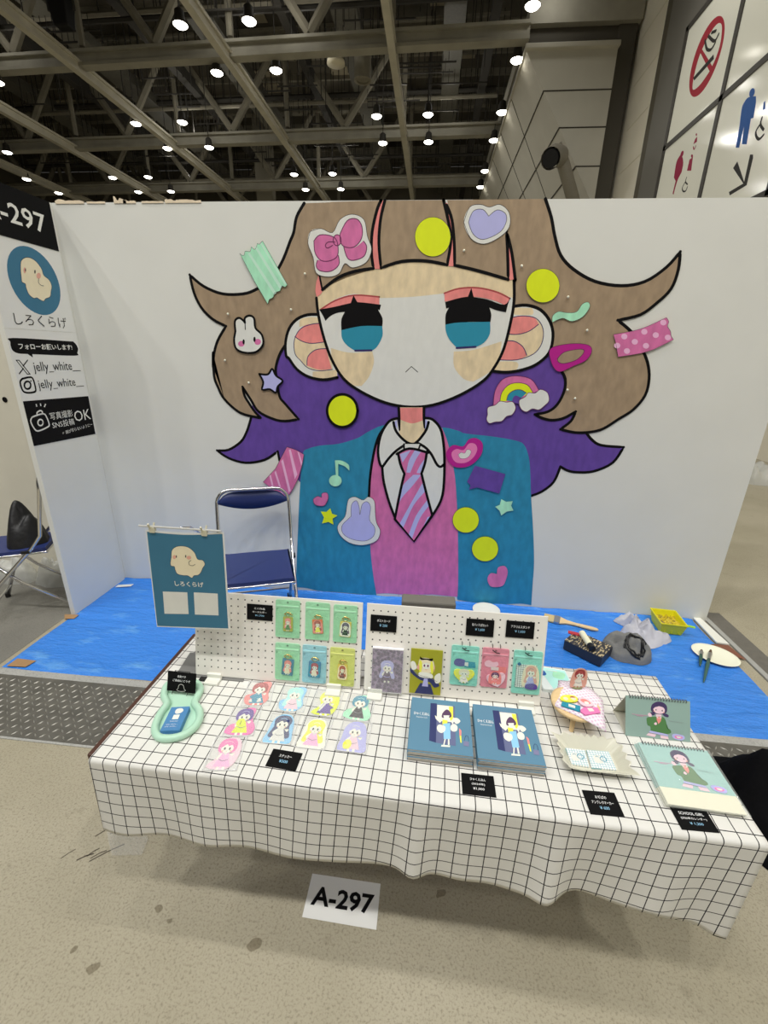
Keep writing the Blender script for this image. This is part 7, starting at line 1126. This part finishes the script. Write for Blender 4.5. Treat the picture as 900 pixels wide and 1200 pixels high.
t=thing('dark_bulkhead','dark bulkhead with pale top beam behind the slanted block','bulkhead',(7,18,12.4))
mb=MB(); mb.box((8.58,26.3,6.4),(.66,17.2,12.8)); mb.box((6.9,26.3,12.46),(3.4,17.1,.62)); mb.build('panel',M_cap,t,world=True,bevel=.06)
mb=MB(); mb.box((7.05,26.3,13.05),(3.8,17.6,.62)); mb.build('top_beam',M_st,t,world=True)
t=thing('exhaust_pipe','grey round pipe with open mouth bending up beside the slanted block','pipe',(6.4,16.7,8.5))
mb=MB(); mb.tube([(6.13,15.9,8.30),(6.35,16.35,8.55),(6.6,16.75,8.65)],.33,16,cap=False); mb.tube([(6.42,16.75,8.95),(6.75,16.85,8.55),(7.6,17.0,6.9)],.22,12); mb.build('tube',mat('pipe_grey',rgb(104,100,90,BS),.5),t,world=True,smooth=True)
mb=MB(); mb.tube([(6.12,15.88,8.29),(6.2,16.0,8.36)],.27,16); mb.build('mouth',M_rubber,t,world=True)
# right wall with illuminated guide sign, plane x=9
mb=MB(); mb.box((9.5,11.5,8),(1.0,11.8+20,16)); struct('wall_right',mb,M_beige)
for z in (8.3,9.6,10.9,12.2): mb=MB(); mb.box((8.995,16.3,z),(.012,2.2,.03)); mb.build('joint',mat('light_joint',rgb(214,208,186,1.2),.7),bpy.data.objects['wall_right'])
t=thing('guide_sign','large lit wall sign with no smoking, toilet pictograms and an arrow','sign',(8.9,10,7.5))
M_fr=mat('sign_frame',rgb(62,58,50,1.1),.5); M_cas=mat('sign_casing',rgb(110,107,98,1.15),.6); M_cas2=mat('casing_edge',rgb(84,78,62,1.15),.6)
M_sgn=mat('sign_face',rgb(214,212,196,1.25),.12,emit=SE)
mb=MB(); mb.box((8.97,14.37,9),(.06,1.40,12)); mb.box((8.97,8.7,13.1),(.06,9.94,5.2)); mb.build('casing',M_cas,t,world=True)
mb=MB(); mb.box((8.97,15.23,9),(.07,.34,12)); mb.build('casing_edge',M_cas2,t,world=True)
ZM=7.72; ZT=10.42; YL=13.62; YM=10.88
for y0,y1,z0,z1 in ((YM,YL,ZM,ZT),(YM-2.74,YM,ZM,ZT),(YM,YL,ZM-2.7,ZM),(YM-2.74,YM,ZM-2.7,ZM)):
    mb=MB(); mb.box((8.965,(y0+y1)/2,(z0+z1)/2),(.03,y1-y0-.06,z1-z0-.06)); mb.build('sign_face',M_sgn,t,world=True)
mb=MB()
for y in (YL,YM,YM-2.74): mb.box((8.955,y,(ZT+ZM-2.7)/2),(.07,.15,5.5))
for z in (ZT,ZM,ZM-2.7): mb.box((8.955,(YL+YM-2.74)/2,z),(.07,5.6,.13))
mb.build('frame',M_fr,t,world=True)
SG9=frame((8.949,0,0),(0,1,0),(0,0,1),(-1,0,0))
for nm_,ix in (('no_smoking_symbol',(0,1,2,3,4,5,6)),('man_symbol',(7,8)),('child_symbol',(9,)),('wheelchair_symbol',(10,11)),('arrow',(12,)),('woman_symbol',(13,14)),('child_symbol',(15,16)),('infant_symbol',(17,18,21)),('wheelchair_symbol',(19,20))):
    art(nm_,[WAY_ART[i] for i in ix],SG9,t,step=.0015,off=.001)
